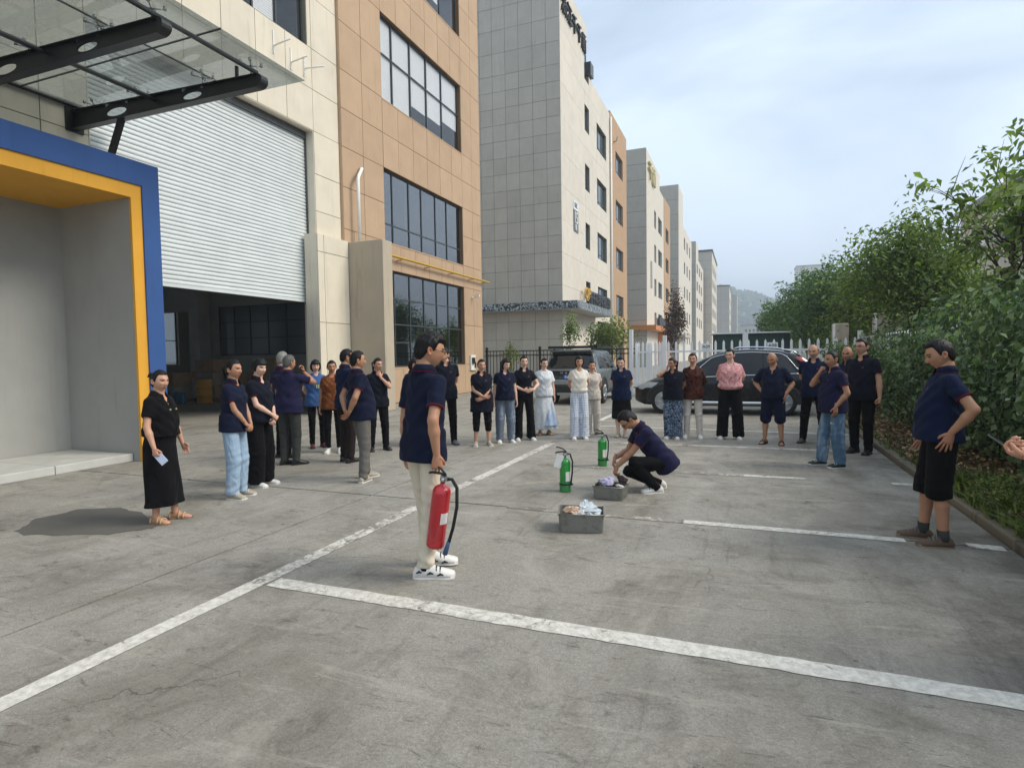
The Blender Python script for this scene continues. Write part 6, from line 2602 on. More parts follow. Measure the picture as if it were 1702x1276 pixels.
# ------------------------------------------------ cloth materials
def skin_mat(name, c):
    t = NT(name)
    at = t.node('ShaderNodeAttribute', attribute_name='tone')
    v = t.coord('Object')
    n = t.noise(v, 14, 5, 0.6)
    base = t.mix(c, tuple(min(1, x * 0.86) for x in lin(c)[:3]), t.ramp(n, [(0.35, 0.0), (0.7, 0.8)]))
    vm = t.node('ShaderNodeVectorMath', operation='MULTIPLY')
    t.link(base, vm.inputs[0])
    t.link(at.outputs['Color'], vm.inputs[1])
    t.base(vm.outputs[0])
    t.set(rough=0.52, spec=0.4)
    t.b.inputs['Subsurface Weight'].default_value = 0.12
    t.b.inputs['Subsurface Radius'].default_value = (0.012, 0.005, 0.003)
    t.normal(t.bump(t.noise(v, 220, 3), 0.08, 0.002))
    return t.m


def cloth_mat(name, c, rough=0.85, var=0.16, weave=0.2, fold=0.5, pattern=None, sheen=0.02):
    t = NT(name)
    v = t.coord('Object')
    n = t.noise(v, 5, 5, 0.6)
    lc = lin(c)[:3]
    col = t.mix(tuple(x * (1 + var) for x in lc), tuple(x * (1 - var) for x in lc), n)
    if pattern is not None:
        col = pattern(t, v, col)
    t.base(col)
    t.set(rough=rough, spec=0.12, sheen=sheen)
    t.b.inputs['Sheen Roughness'].default_value = 0.6
    f1 = t.noise(t.coord('Object', (1, 1, 0.6)), 6, 2, 0.45, 1.3)
    nb = t.bump(f1, fold, 0.035)
    f2 = t.noise(v, 420, 2, 0.5)
    t.normal(t.bump(f2, weave, 0.002, nb))
    return t.m


def pat_plaid(t, v, col):
    sx = t.node('ShaderNodeSeparateXYZ')
    t.link(v, sx.inputs[0])
    out = col
    ang = t.node('ShaderNodeMath', operation='ADD')
    t.link(sx.outputs[0], ang.inputs[0])
    t.link(sx.outputs[1], ang.inputs[1])
    def band(src, freq, lo):
        m = t.math('FRACT', t.math('MULTIPLY', src, freq))
        return t.math('LESS_THAN', m, lo)
    a = band(ang.outputs[0], 22, 0.34)
    b = band(sx.outputs[2], 20, 0.34)
    s = t.math('MULTIPLY', t.math('ADD', a, b), 0.42)
    return t.mix(col, '#8a97b3', s)


def pat_floral(c1, c2, sc, lo=0.5, hi=0.56, dist=2.5):
    def f(t, v, col):
        n = t.noise(v, sc, 3, 0.6, dist)
        col = t.mix(col, c1, t.ramp(n, [(lo, 0.0), (hi, 0.9)]))
        n2 = t.noise(t.coord('Object', (1.3, 1.1, 0.9)), sc * 1.6, 3, 0.6, dist)
        return t.mix(col, c2, t.ramp(n2, [(lo + 0.05, 0.0), (hi + 0.05, 0.85)]))
    return f


def pat_denim(t, v, col):
    n = t.noise(t.coord('Object', (1, 1, 0.25)), 9, 5, 0.65)
    col = t.mix(col, '#b6c4d2', t.ramp(n, [(0.5, 0.0), (0.75, 0.55)]))
    return col


CM = {}
CM['navy'] = cloth_mat('navy_pique', '#12182d')
CM['navy2'] = cloth_mat('dark_navy_pique', '#10131f')
CM['navyp'] = cloth_mat('purple_navy_pique', '#1d1d39')
CM['navyb'] = cloth_mat('deep_blue_pique', '#111c36')
CM['black'] = cloth_mat('black_cloth', '#0a0a0c', var=0.2)
CM['blackw'] = cloth_mat('black_wide_cloth', '#0a0a0d', var=0.2, fold=0.7)
CM['charcoal'] = cloth_mat('charcoal_cloth', '#3a3c39', fold=0.7)
CM['grey'] = cloth_mat('grey_cloth', '#66635e', fold=0.6)
CM['brown'] = cloth_mat('dark_brown_cloth', '#241d1a')
CM['cream'] = cloth_mat('cream_cloth', '#cfc6b2', fold=0.75, var=0.08)
CM['white'] = cloth_mat('white_cloth', '#d9d5cc', var=0.06, fold=0.6)
CM['offwhite'] = cloth_mat('off_white_cloth', '#cbc2b6', var=0.08, fold=0.6)
CM['knit'] = cloth_mat('cream_knit', '#dfd6c8', var=0.06, fold=0.4, weave=0.5)
CM['lace'] = cloth_mat('white_lace', '#dedddb', var=0.05, pattern=pat_floral('#aebdcb', '#e6ebee', 60, 0.5, 0.56, 1.0))
CM['iceblue'] = cloth_mat('pale_blue_cloth', '#aebfd6', var=0.06, fold=0.8)
CM['ltjean'] = cloth_mat('light_denim', '#93aabf', pattern=pat_denim, fold=0.8, weave=0.4)
CM['jean'] = cloth_mat('washed_denim', '#4f6a82', pattern=pat_denim, fold=0.8, weave=0.4)
CM['greyjean'] = cloth_mat('grey_denim', '#626d7a', pattern=pat_denim, fold=0.7, weave=0.4)
CM['bluetee'] = cloth_mat('blue_jersey', '#3a5c8c')
CM['rust'] = cloth_mat('rust_blouse', '#7a4526', pattern=pat_floral('#54301c', '#946038', 14))
CM['redprint'] = cloth_mat('red_black_print', '#1c1413', pattern=pat_floral('#6e1f1a', '#5c4a2a', 16, 0.50, 0.58, 1.8), rough=0.6)
CM['pink'] = cloth_mat('pink_print_blouse', '#c96d74', pattern=pat_floral('#e4c4bd', '#d99a96', 30, 0.47, 0.54, 1.5))
CM['bluefloral'] = cloth_mat('blue_floral_cloth', '#1b2740', pattern=pat_floral('#7f93ab', '#aab7c4', 13, 0.52, 0.56, 3.0))
CM['plaid'] = cloth_mat('white_blue_plaid', '#d3d8de', var=0.04, pattern=pat_plaid, fold=0.6)
CM['redtrim'] = cloth_mat('red_trim', '#5a1926', var=0.1)
CM['hair'] = simple('black_hair', '#0b0909', 0.5, var=0.3, vscale=30, bump=0.35, bscale=120, spec=0.25)
CM['hairbrown'] = simple('dark_brown_hair', '#1a120f', 0.5, var=0.3, vscale=30, bump=0.35, bscale=120, spec=0.25)
CM['hairgrey'] = simple('grey_hair', '#77756f', 0.5, var=0.35, vscale=40, bump=0.5, bscale=120)
CM['hairpepper'] = simple('dark_grey_hair', '#4a4b46', 0.5, var=0.35, vscale=40, bump=0.5, bscale=120)
CM['shoeblack'] = simple('black_shoe', '#121212', 0.45, var=0.2)
CM['shoewhite'] = simple('white_shoe', '#d8d6d0', 0.5, var=0.08, vscale=20)
CM['shoebeige'] = simple('beige_shoe', '#a39a8a', 0.7, var=0.12, vscale=20)
CM['shoegrey'] = simple('grey_shoe', '#6c6a66', 0.6, var=0.15, vscale=20)
CM['shoebrown'] = simple('brown_shoe', '#5b4a3c', 0.75, var=0.15, vscale=20)
CM['shoegreen'] = simple('dark_green_shoe', '#26332f', 0.7, var=0.15, vscale=20)
CM['shoered'] = simple('dark_red_shoe', '#5f2228', 0.6, var=0.15)
CM['solewhite'] = simple('white_sole', '#cfcdc6', 0.6, var=0.1)
CM['solebrown'] = simple('tan_sole', '#7d6a54', 0.7, var=0.15)
CM['soleblack'] = simple('black_sole', '#1a1918', 0.7, var=0.15)
CM['strap'] = simple('tan_strap', '#c2a57c', 0.5, var=0.1)
CM['straps_dark'] = simple('dark_brown_strap', '#2a1f18', 0.55, var=0.15)
CM['lens'] = dark_glass('spectacle_rim', '#0c0c0c', 0.25)
CM['phone'] = dark_glass('phone_back', '#aab3c6', 0.25)
CM['phonedark'] = dark_glass('dark_phone', '#101615', 0.15)
CM['gold'] = simple('gold_button', '#cdb98a', 0.35, 0.6)
CM['printwhite'] = simple('pale_print', '#d8d68a', 0.7)
CM['badge'] = simple('dark_red_badge', '#4a1a2c', 0.7)
SKIN = [skin_mat('skin_light', '#d8b09a'), skin_mat('skin_medium', '#c5977c'), skin_mat('skin_tan', '#b18366')]

SHOULDER = {'m': 0.182, 'f': 0.155}


def person(sp):
    s = sp['h'] / 1.70
    sex = sp.get('sex', 'm')
    bw = sp.get('build', 1.0)
    belly = sp.get('belly', 0.0)
    near = sp.get('near', False)
    hres = (0.010 if near else 0.0145) * s ** 0.5
    px, py = sp['pos']
    # facing: angle seen by the camera (0 towards it, +90 to the picture's right, 180 away)
    L = math.hypot(px, py)
    vx, vy = px / L, py / L
    a = rad(sp.get('face', 0))
    fx, fy = math.cos(a) * -vx + math.sin(a) * vy, math.cos(a) * -vy + math.sin(a) * -vx
    rz = math.atan2(fy, fx) - math.pi / 2
    root = thing('person', sp['label'], sp.get('cat', 'woman' if sex == 'f' else 'man'), (px, py, sp.get('z', 0.0)), rz, sp.get('group'))
    lean, twist = rad(sp.get('lean', 2)), rad(sp.get('twist', 0))
    pel = np.array(sp.get('pelvis', (0, 0, 0.922)), float)
    stand = 'pelvis' not in sp
    R = np.array(Matrix.Rotation(twist, 3, 'Z') @ Matrix.Rotation(-lean, 3, 'X'))
    T = np.eye(4)
    T[:3, :3] = R
    T[:3, 3] = pel - R @ np.array([0, 0, 0.90])
    tp = lambda p: R @ np.array(p, float) + T[:3, 3]
    sw = SHOULDER[sex] * (0.55 + 0.45 * bw)
    sh = {k: tp((q * sw, -0.012, 1.362)) for k, q in (('L', -1), ('R', 1))}      # +x is the person's right in this frame
    # arms
    arms = {}
    ARM = sp.get('arms', {})
    for k, q in (('L', -1), ('R', 1)):
        ap = ARM.get(k, {})
        if isinstance(ap, str):
            ap = {'pose': ap}
        pose = ap.get('pose', 'down')
        tgt, pole, hd, nr, hp = {
            'down': ((q * (sw + 0.075), 0.03, 0.83), (q * 0.5, -1, 0.0), (0, 0.12, -1), (-q, 0.1, 0), 'relaxed'),
            'front': ((q * 0.045, 0.20 + belly * 0.6, 0.90), (q * 1, -0.6, 0), (-q * 0.7, 0.35, -0.55), (-q * 0.3, -1, -.3), 'grip'),
            'belly': ((q * 0.03, 0.20 + belly * 0.7, 1.02), (q * 1, -0.5, -0.3), (-q * 0.95, 0.15, -0.15), (0, -1, 0.0), 'relaxed'),
            'behind': ((q * 0.06, -0.19, 0.93), (q * 1, -0.35, 0.1), (-q * 0.8, -0.1, -0.5), (0, -1, 0), 'relaxed'),
            'hip': ((q * (sw + 0.015), 0.03, 0.985), (q * 1, -0.75, 0), (-q * 0.15, -0.25, -0.8), (-q, 0, 0), 'spread'),
            'pocket': ((q * (sw + 0.03), 0.09, 0.90), (q * 0.6, -1, 0), (0, 0.1, -1), (-q, 0.1, 0), 'relaxed'),
            'chin': ((q * 0.05, 0.17, 1.40), (q * 0.7, 0.4, -1), (-q * 0.15, -0.35, 0.75), (0, -1, 0), 'fist'),
            'face': ((q * 0.10, 0.13, 1.50), (q * 0.9, 0.5, -0.8), (-q * 0.1, -0.2, 0.9), (-q * 0.6, -0.7, 0), 'grip'),
            'phone': ((q * 0.10, 0.30, 1.10), (q * 0.7, -0.6, -0.6), (-q * 0.1, 0.9, 0.35), (-q * 0.4, 0, 1), 'grip'),
        }[pose]
        tgt = ap.get('t', tgt)
        pole = ap.get('pole', pole)
        hd = ap.get('hd', hd)
        nr = ap.get('n', nr)
        hp = ap.get('hand', hp)
        tg = np.array(tgt, float)
        tg = tg if ap.get('abs') else tp(tg)
        el, wr = ik(sh[k], tg, 0.285, 0.245, R @ np.array(pole, float))
        hd_ = np.array(hd, float) if ap.get('abs') else R @ np.array(hd, float)
        if pose == 'down' and 'hd' not in ap:
            hd_ = (wr - el) / np.linalg.norm(wr - el) * 1.0 + np.array([0, 0.18, 0])
        arms[k] = dict(el=el, wr=wr, hd=hd_, n=np.array(nr, float) if ap.get('abs') else R @ np.array(nr, float), hp=hp)
    # legs
    legs = {}
    st = sp.get('stance', 0.10)
    FT = sp.get('feet', {})
    for k, q in (('L', -1), ('R', 1)):
        fp = FT.get(k, {})
        fxy = fp.get('p', (q * st, 0.0))
        ank = np.array([fxy[0], fxy[1], fp.get('z', 0.075)])
        hip = pel + R @ np.array([q * 0.092 * (0.6 + 0.4 * bw), 0, -0.02])
        kn, ank = ik(hip, ank, 0.425, 0.405, fp.get('pole', (q * 0.12, 1, 0)))
        legs[k] = dict(hip=hip, kn=kn, an=ank, ang=rad(fp.get('ang', q * -10)), tip=rad(fp.get('tip', 0)))
    allp = np.array([*sh.values(), *[v[x] for v in arms.values() for x in ('el', 'wr')], *[v[x] for v in legs.values() for x in ('hip', 'kn', 'an')], tp((0, 0, 1.5))])
    lo, hi = allp.min(0) - 0.2, allp.max(0) + 0.2
    b2 = bw
    # ------------------------------------------------ body
    bt = [(0.82, .10, .09, -.01), (0.90, .155 * b2, .105 * b2, -.01), (1.00, .145 * b2, .10 * b2 + belly * .5, belly * .4), (1.10, .138 * b2, .098 * b2 + belly * .6, belly * .5),
          (1.22, .150 * b2, .105 * b2 + belly * .2, 0.005 + belly * .15), (1.32, .160 * b2, .100 * b2, -.005), (1.385, .135 * b2, .078 * b2, -.015), (1.42, .075, .062, -.018), (1.45, .056, .056, -.014), (1.50, .053, .056, -.004)]
    lw = sp.get('lower', ('trousers', 'black'))[0]
    f = Field(lo, hi, hres)
    if lw != 'none':
        bt = [(0.885, .09, .07, -.01)] + bt[1:]
    bt = [(z_, (w_ * 0.90 if z_ < 1.3 else w_), (d_ * 0.88 if z_ < 1.2 else d_), y_) for (z_, w_, d_, y_) in bt]
    f.loft(T, bt, 0.02)
    nr_ = 0.052 if sex == 'm' else 0.044
    hy, hp_ = rad(sp.get('head_yaw', 0)), rad(sp.get('head_pitch', 5))
    neck0 = tp((0, -0.02, 1.44))
    HC = tp((0, 0.012, 1.58))
    RH = R @ rot_zyx(hy, hp_ - lean * 0.5, rad(sp.get('head_roll', 0)))
    pivot = tp((0, -0.02, 1.50))
    HC = pivot + RH @ np.array([0, 0.030, 0.088])
    f.cone(neck0, pivot + RH @ np.array([0, 0.0, 0.045]), nr_ * (0.8 + 0.25 * bw), nr_ * 0.98, 0.03)
    aw = (1.0 if sex == 'm' else 0.88) * (0.7 + 0.3 * bw)
    for k in 'LR':
        A_ = arms[k]
        f.cone(sh[k], A_['el'], 0.046 * aw, 0.040 * aw, 0.015)
        mid = A_['el'] * 0.68 + A_['wr'] * 0.32
        f.cone(A_['el'], mid, 0.038 * aw, 0.0425 * aw, 0.012)
        f.cone(mid, A_['wr'], 0.0415 * aw, 0.0255 * aw, 0.012)
        Lg = legs[k]
        hid = lw in ('trousers', 'wide', 'slim', 'flare', 'baggy', 'shorts', 'capri', 'skirt', 'dress')
        f.cone(Lg['hip'], Lg['kn'], 0.050 if hid else 0.082 * bw, 0.040 if hid else 0.054, 0.01)
        calf = Lg['kn'] * 0.68 + Lg['an'] * 0.32 + np.array([0, -0.012, 0])
        f.cone(Lg['kn'], calf, 0.042 if hid else 0.051, 0.036 if lw in ('trousers', 'slim', 'baggy', 'flare', 'wide') else 0.054, 0.02)
        f.cone(calf, Lg['an'], 0.036 if lw in ('trousers', 'slim', 'baggy', 'flare', 'wide') else 0.053, 0.034, 0.02)
    P, Q = f.mesh()
    P = relax(P, Q, 2)
    G = Geo()
    G.add(P, Q)
    hs = sp.get('head_scale', 1.0) * (1.05 if sex == 'm' else 1.01)
    Ph, Fh, Ch = head_geo(sp)
    toH = lambda p: (np.asarray(p, float) * hs) @ RH.T + HC
    G.add(toH(Ph), Fh, Ch)
    for q in (-1, 1):
        Pe, Fe = ear_geo(q)
        G.add(toH(Pe), Fe, (1.0, 0.86, 0.82))
    hsz = (1.0 if sex == 'm' else 0.92)
    for k, q in (('L', -1), ('R', 1)):
        A_ = arms[k]
        hand_geo(G, A_['wr'], A_['hd'], A_['n'], -q, A_['hp'], hsz, (1.0, 0.92, 0.89), near)
    foot_prof = [(-0.072, 0.018, 0.03), (-0.06, 0.030, 0.055), (-0.02, 0.034, 0.085), (0.03, 0.034, 0.085), (0.08, 0.040, 0.055), (0.13, 0.045, 0.040), (0.165, 0.040, 0.030), (0.188, 0.022, 0.020)]

    fsc = sp.get('shoe_s', 1.0)

    def foot_rings(k, grow=0.0, top=0.0, z0=0.0, zcap=None, cut0=None, cut1=None):
        Lg = legs[k]
        an, ang = Lg['an'], Lg['ang']
        c, s_ = math.cos(ang), math.sin(ang)
        tipa = Lg['tip']
        rings = []
        for (yy, w, hh) in foot_prof:
            yy, w, hh = yy * fsc, w * fsc, hh * (0.4 + 0.6 * fsc)
            if cut0 is not None and not (cut0 <= yy <= cut1):
                continue
            ring = []
            ww, h2 = w + grow, hh + top
            if zcap is not None:
                h2 = zcap
            for j in range(12):
                t = 2 * math.pi * j / 12
                xx, zz = math.cos(t), math.sin(t)
                if zcap is None:
                    z = z0 + max(0, zz) ** 0.85 * h2 if zz > 0 else z0 + zz * 0.004
                else:
                    z = z0 + (h2 if zz > 0.01 else 0)
                y2 = yy * (1 + grow * 4)
                # tip: heel raised about the toe
                yt = y2 - 0.13
                zr = z + (0 if tipa == 0 else 0)
                yr = yt * math.cos(tipa) + zr * math.sin(tipa) * 1
                z3 = -yt * math.sin(tipa) + zr * math.cos(tipa)
                yv = yr + 0.13
                lx, ly = xx * ww, yv
                base = an[2] - 0.075 if tipa == 0 else 0.0
                ring.append((an[0] + lx * c - ly * s_, an[1] + lx * s_ + ly * c, max(0.002, z3) + base if tipa else z3 + base))
            rings.append(ring)
        return rings

    def add_rings(Gx, rings, tone=(1, 1, 1)):
        n = len(rings[0])
        Pv = [p for r in rings for p in r]
        Fv = []
        for i in range(len(rings) - 1):
            for j in range(n):
                a_, b_ = i * n + j, i * n + (j + 1) % n
                Fv.append((b_, a_, a_ + n, b_ + n))
        Fv.append(tuple(range(n)))
        Fv.append(tuple((len(rings) - 1) * n + j for j in range(n))[::-1])
        Gx.add(Pv, Fv, tone)

    shoe = sp.get('shoe', ('shoeblack', 'soleblack'))
    sandal = sp.get('sandal')
    for k in 'LR':
        add_rings(G, foot_rings(k, -0.004, -0.004, 0.014), (1, 0.93, 0.9))
    skin = SKIN[sp.get('skin', 1)]
    G.build('body', skin, root)

    # ------------------------------------------------ lower garment
    lower = sp.get('lower', ('trousers', 'black'))
    kind, cm = lower[0], CM[lower[1]]
    seed = sp.get('seed', int(abs(px * 137 + py * 71))) % 97
    if kind in ('trousers', 'wide', 'slim', 'shorts', 'capri', 'flare', 'baggy'):
        f = Field(lo, hi, hres)
        f.loft(T, [(0.84, .12 * b2, .10 * b2, -.012), (0.90, .168 * b2, .125 * b2, -.014), (0.97, .158 * b2, .118 * b2 + belly * .4, belly * .3), (1.03, .150 * b2, .108 * b2 + belly * .5, belly * .4)], 0.02)
        r0, r1, r2, fe = {'trousers': (0.094, 0.072, 0.058, 0.985), 'slim': (0.092, 0.064, 0.050, 0.96), 'wide': (0.104, 0.098, 0.108, 0.99), 'shorts': (0.105, 0.092, 0.09, 0.0),
                          'capri': (0.093, 0.07, 0.062, 0.42), 'flare': (0.095, 0.078, 0.098, 1.0), 'baggy': (0.10, 0.088, 0.078, 0.97)}[kind]
        fe = sp.get('leg_end', fe)
        r0, r1 = r0 * bw ** 0.8, r1 * bw ** 0.6
        for k, q in (('L', -1), ('R', 1)):
            Lg = legs[k]
            ph = seed + q

            def wr1(X, t, ph=ph):
                return 0.004 * np.sin(X[2] * 70 + X[0] * 22 * 1 + ph) * smoothstep(0.4, 1.0, t) + 0.003 * np.sin(X[0] * 60 + X[2] * 25 + ph * 2) * smoothstep(0.35, 0.0, t)

            def wr2(X, t, ph=ph):
                am = 0.0035 + 0.005 * smoothstep(0.55, 1.0, t) + 0.004 * smoothstep(0.25, 0.0, t)
                return am * np.sin(X[2] * 62 + X[1] * 26 * math.sin(ph) + X[0] * 30 + ph) * (0.6 + 0.4 * np.sin(X[2] * 23 + ph * 3))
            f.cone(Lg['hip'] + np.array([0, -0.004, 0.01]), Lg['kn'], r0, r1, 0.035, wr1, end=fe == 0)
            if fe > 0:
                e = Lg['kn'] + (Lg['an'] + np.array([0, 0.0, -0.035]) - Lg['kn']) * fe
                f.cone(Lg['kn'], e, r1, r2, 0.015, wr2, end=True)
        P, Q = f.mesh()
        P = relax(P, Q, 1)
        Gt = Geo()
        Gt.add(P, Q)
        nm = {'shorts': 'shorts', 'capri': 'cropped_trousers'}.get(kind, 'trousers')
        tro = Gt.build(nm, cm, root, colour=False)
        if lower[1] == 'jean' and sp.get('ripped'):
            for (k, tt, sz) in (('R', 0.75, .05), ('L', 0.55, .05), ('L', 0.95, 0.04)):
                c_ = legs[k]['hip'] * (1 - tt) + legs[k]['kn'] * tt
                Gr = Geo()
                fwd = np.array([0.75 if k == 'R' else -0.2, 0.75, 0])
                pts = []
                rr0 = r0 + (r1 - r0) * tt + 0.003
                for (u, vv) in ((-1, 0), (-.5, .45), (.4, .5), (1, .1), (.4, -.45), (-.5, -.4)):
                    an_ = math.atan2(fwd[1], fwd[0]) + u * sz / rr0
                    pts.append(c_ + np.array([math.cos(an_) * rr0, math.sin(an_) * rr0, vv * 0.028]))
                Gr.add(pts, [tuple(range(6))])
                Gr.build('rip', CM['offwhite'], tro, smooth=False, colour=False)
    elif kind in ('skirt', 'dress'):
        hem = sp.get('hem', 0.25)
        hw = sp.get('hem_w', 0.24)
        f = Field(lo - np.array([.1, .1, 0]), hi + np.array([.1, .1, 0]), hres)
        fl = sp.get('flutes', 9)

        def ripple(x, y, z):
            return 0.012 * smoothstep(0.85, hem, z) * np.sin(np.arctan2(x, y + 0.001) * fl + 1.5 * np.sin(z * 5) + seed) + 0.012 * smoothstep(hem + .06, hem, z) * np.sin(np.arctan2(x, y + .001) * 2 + seed)
        f.loft(np.eye(4), [(hem, hw, hw * 0.78, 0.02), (0.55, 0.5 * (hw + .19), 0.40 * (hw + .19), 0.005), (0.88, .178 * b2, .135 * b2, -.01), (1.0, .158 * b2, .122 * b2 + belly * .5, belly * .4), (1.08, .148 * b2, .112 * b2 + belly * .4, belly * .3)], 0.02, wrinkle=ripple)
        P, Q = f.mesh()
        P = relax(P, Q, 1)
        Gt = Geo()
        Gt.add(P, Q)
        Gt.build('skirt', cm, root, colour=False)
        if sp.get('underskirt'):
            f = Field(lo - np.array([.1, .1, 0]), hi + np.array([.1, .1, 0]), hres)
            f.loft(np.eye(4), [(hem + 0.09, hw * 0.93, hw * 0.72, 0.05), (0.60, 0.195, 0.16, 0.02), (0.8, 0.16, 0.13, 0.0)], 0.02, wrinkle=lambda x, y, z: 0.014 * np.sin(np.arctan2(x, y) * 11 + 2))
            sl, X = f.region(lo - .2, hi + .2)
            f.V[sl] = np.maximum(f.V[sl], -(X[0] * sp['underskirt'] + 0.02 - 0.30 * (X[2] - 0.25)))
            P, Q = f.mesh()
            P = P * np.array([1.08, 1.12, 1]) 
            Gt = Geo()
            Gt.add(P, Q)
            Gt.build('underskirt', CM['iceblue'], root, colour=False)

    # ------------------------------------------------ upper garment
    up = sp.get('upper', ('polo', 'navy'))
    ukind, um = up[0], CM[up[1]]
    hemz = sp.get('hem_z', 0.80 if ukind in ('polo', 'tee') else 0.86)
    loose = sp.get('loose', 0.018)
    f = Field(lo, hi, hres)
    ph = seed * 0.7

    def wr(x, y, z):
        return (0.4 + 0.6 * smoothstep(0.94, 1.06, z)) * (0.0065 * np.sin(z * 34 + x * 19 * math.cos(ph) + ph + 1.5 * np.sin(x * 14 + y * 9)) * smoothstep(1.28, 0.95, z) + 0.005 * np.sin(x * 42 + z * 15 + ph * 2) * smoothstep(1.3, 1.0, z) + 0.0045 * np.sin(z * 48 - np.abs(x) * 52 + ph + 1.2 * np.sin(y * 20 + ph)))
    g = loose
    bust = 0.02 if sex == 'f' else 0.0
    hpw = max(.172 * b2, 0.092 * (.6 + .4 * bw) + 0.094 * bw ** 0.8 - 0.002)
    rings = [(hemz, hpw + g, .133 * b2 + g + belly * .35, belly * .25), (0.92, hpw - .002 + g, .131 * b2 + g + belly * .45, belly * .35), (1.05, .152 * b2 + g, .112 * b2 + g + belly * .62, belly * .5),
             (1.15, .146 * b2 + g, .108 * b2 + g + belly * .5, .004 + belly * .4), (1.25, .156 * b2 + g * .8, .110 * b2 + g * .7 + bust, .006 + belly * .1), (1.33, .164 * b2 + g * .5, .104 * b2 + g * .4, -.003),
             (1.39, .140 * b2 + g * .4, .084 * b2 + g * .3, -.014), (1.43, .082 + g * .3, .070 + g * .2, -.016), (1.455, .066, .064, -.014)]
    if ukind == 'tucked':
        rings[0] = (hemz, .150 * b2 + g * .3, .115 * b2 + g * .3 + belly * .4, belly * .3)
        rings[1] = (hemz + 0.05, .160 * b2 + g * 1.2, .122 * b2 + g * 1.2 + belly * .4, belly * .3)
    f.loft(T, rings, 0.02, wrinkle=wr)
    slv = sp.get('sleeve', 0.60)
    ends = {}
    for k, q in (('L', -1), ('R', 1)):
        A_ = arms[k]
        e = sh[k] + (A_['el'] - sh[k]) * min(1, slv)
        sr = sp.get('sleeve_r', 1.0)
        def wsl(X, t, q=q):
            return 0.003 * np.sin(X[2] * 70 + X[1] * 40 + ph + q) * t
        f.cone(sh[k] + R @ np.array([-q * 0.012, 0, -0.004]), e, (0.062 if sex == 'm' else 0.056) * (0.75 + .25 * bw), 0.062 * aw * sr, 0.035, wsl, end=slv <= 1)
        d = e - sh[k]
        d /= np.linalg.norm(d)
        if slv > 1:
            e = A_['el'] + (A_['wr'] - A_['el']) * (slv - 1)
            f.cone(A_['el'], e, 0.060 * aw * sr, 0.050 * aw * sr, 0.02, end=True)
            d = e - A_['el']
            d /= np.linalg.norm(d)
        ends[k] = (e, d, 0.062 * aw * sr)
    # neck opening shows the chest
    vd = sp.get('vneck', 0.5)
    c0 = tp((0, 0.075, 1.45))
    f.cut_ball(c0, 0.055 + 0.02 * vd)
    if vd > 0.3:
        f.cut_ball(tp((0, 0.125, 1.40)), 0.05 + 0.012 * vd, (1.6, 1, 1))
    if vd > 0.8:
        f.cut_ball(tp((0, 0.14, 1.345)), 0.052, (2.0, 1, 1))
    P, Q = f.mesh()
    P = relax(P, Q, 1)
    Gs = Geo()
    Gs.add(P, Q)
    shirt = Gs.build({'polo': 'polo_shirt', 'tee': 't_shirt', 'tucked': 'tucked_top', 'blouse': 'blouse', 'dress': 'dress_top'}.get(ukind, 'shirt'), um, root, colour=False)
    if ukind == 'polo':
        # collar: a folded band, open in front, with its red edge
        n = 25
        Gc, Gr_ = Geo(), Geo()
        prof = [(0.058, 1.475), (0.0625, 1.486), (0.072, 1.472), (0.090, 1.438), (0.084, 1.436)]
        prof_r = [(0.0905, 1.4375), (0.0945, 1.431), (0.0855, 1.4335)]
        op = 0.42
        for (pf, Gx) in ((prof, Gc), (prof_r, Gr_)):
            Pv, Fv = [], []
            for i in range(n):
                t = i / (n - 1)
                an = math.pi / 2 + op + t * (2 * math.pi - 2 * op)
                fr = math.sin(an)
                drop = 0.020 * max(0, fr) ** 1.2
                wide = 1 + 0.14 * max(0, fr) ** 4
                for (r, z) in pf:
                    Pv.append(tp((math.cos(an) * r * 1.08 * wide, math.sin(an) * r * 1.02 - 0.012, z - drop - (0.010 * max(0, fr) ** 4 if r > 0.08 else 0))))
            m_ = len(pf)
            for i in range(n - 1):
                for j in range(m_ - 1):
                    a_ = i * m_ + j
                    Fv.append((a_, a_ + 1, a_ + 1 + m_, a_ + m_))
            Gx.add(Pv, Fv)
        col_ = Gc.build('collar', um, shirt, colour=False)
        Gr_.build('collar_trim', CM['redtrim'], shirt, colour=False)
        if sp.get('trim', True):
            for k in 'LR':
                e, d, r = ends[k]
                Pv, Fv = tube_geo([e - d * 0.012, e - d * 0.0105, e - d * 0.001, e + d * 0.001], [r * 0.9, r + 0.0012, r + 0.0016, r * 0.9], 20)
                Gk = Geo()
                Gk.add(Pv, Fv)
                Gk.build('sleeve_trim', CM['redtrim'], shirt, colour=False)
        # badge on the chest, buttons
        Gb = Geo()
        rgn = np.array(rings)

        def front_y(x, z):
            hw_, hd_, yc_ = (float(np.interp(z, rgn[:, 0], rgn[:, i])) for i in (1, 2, 3))
            return yc_ + hd_ * max(0.0, 1 - (abs(x) / hw_) ** 2.2) ** (1 / 2.2)
        bp = []
        for dy_ in (-0.006, 0.0035):
            for t in np.linspace(0, 6.283, 9)[:-1]:
                bx_, bz_ = -0.075 + 0.015 * math.cos(t), 1.29 + 0.017 * math.sin(t)
                bp.append(tp((bx_, front_y(bx_, bz_) + dy_, bz_)))
        Gb.add(bp, [tuple(range(8, 16)), *[(i, (i + 1) % 8, 8 + (i + 1) % 8, 8 + i) for i in range(8)]])
        Gb.build('chest_badge', CM['badge'], shirt, smooth=False, colour=False)
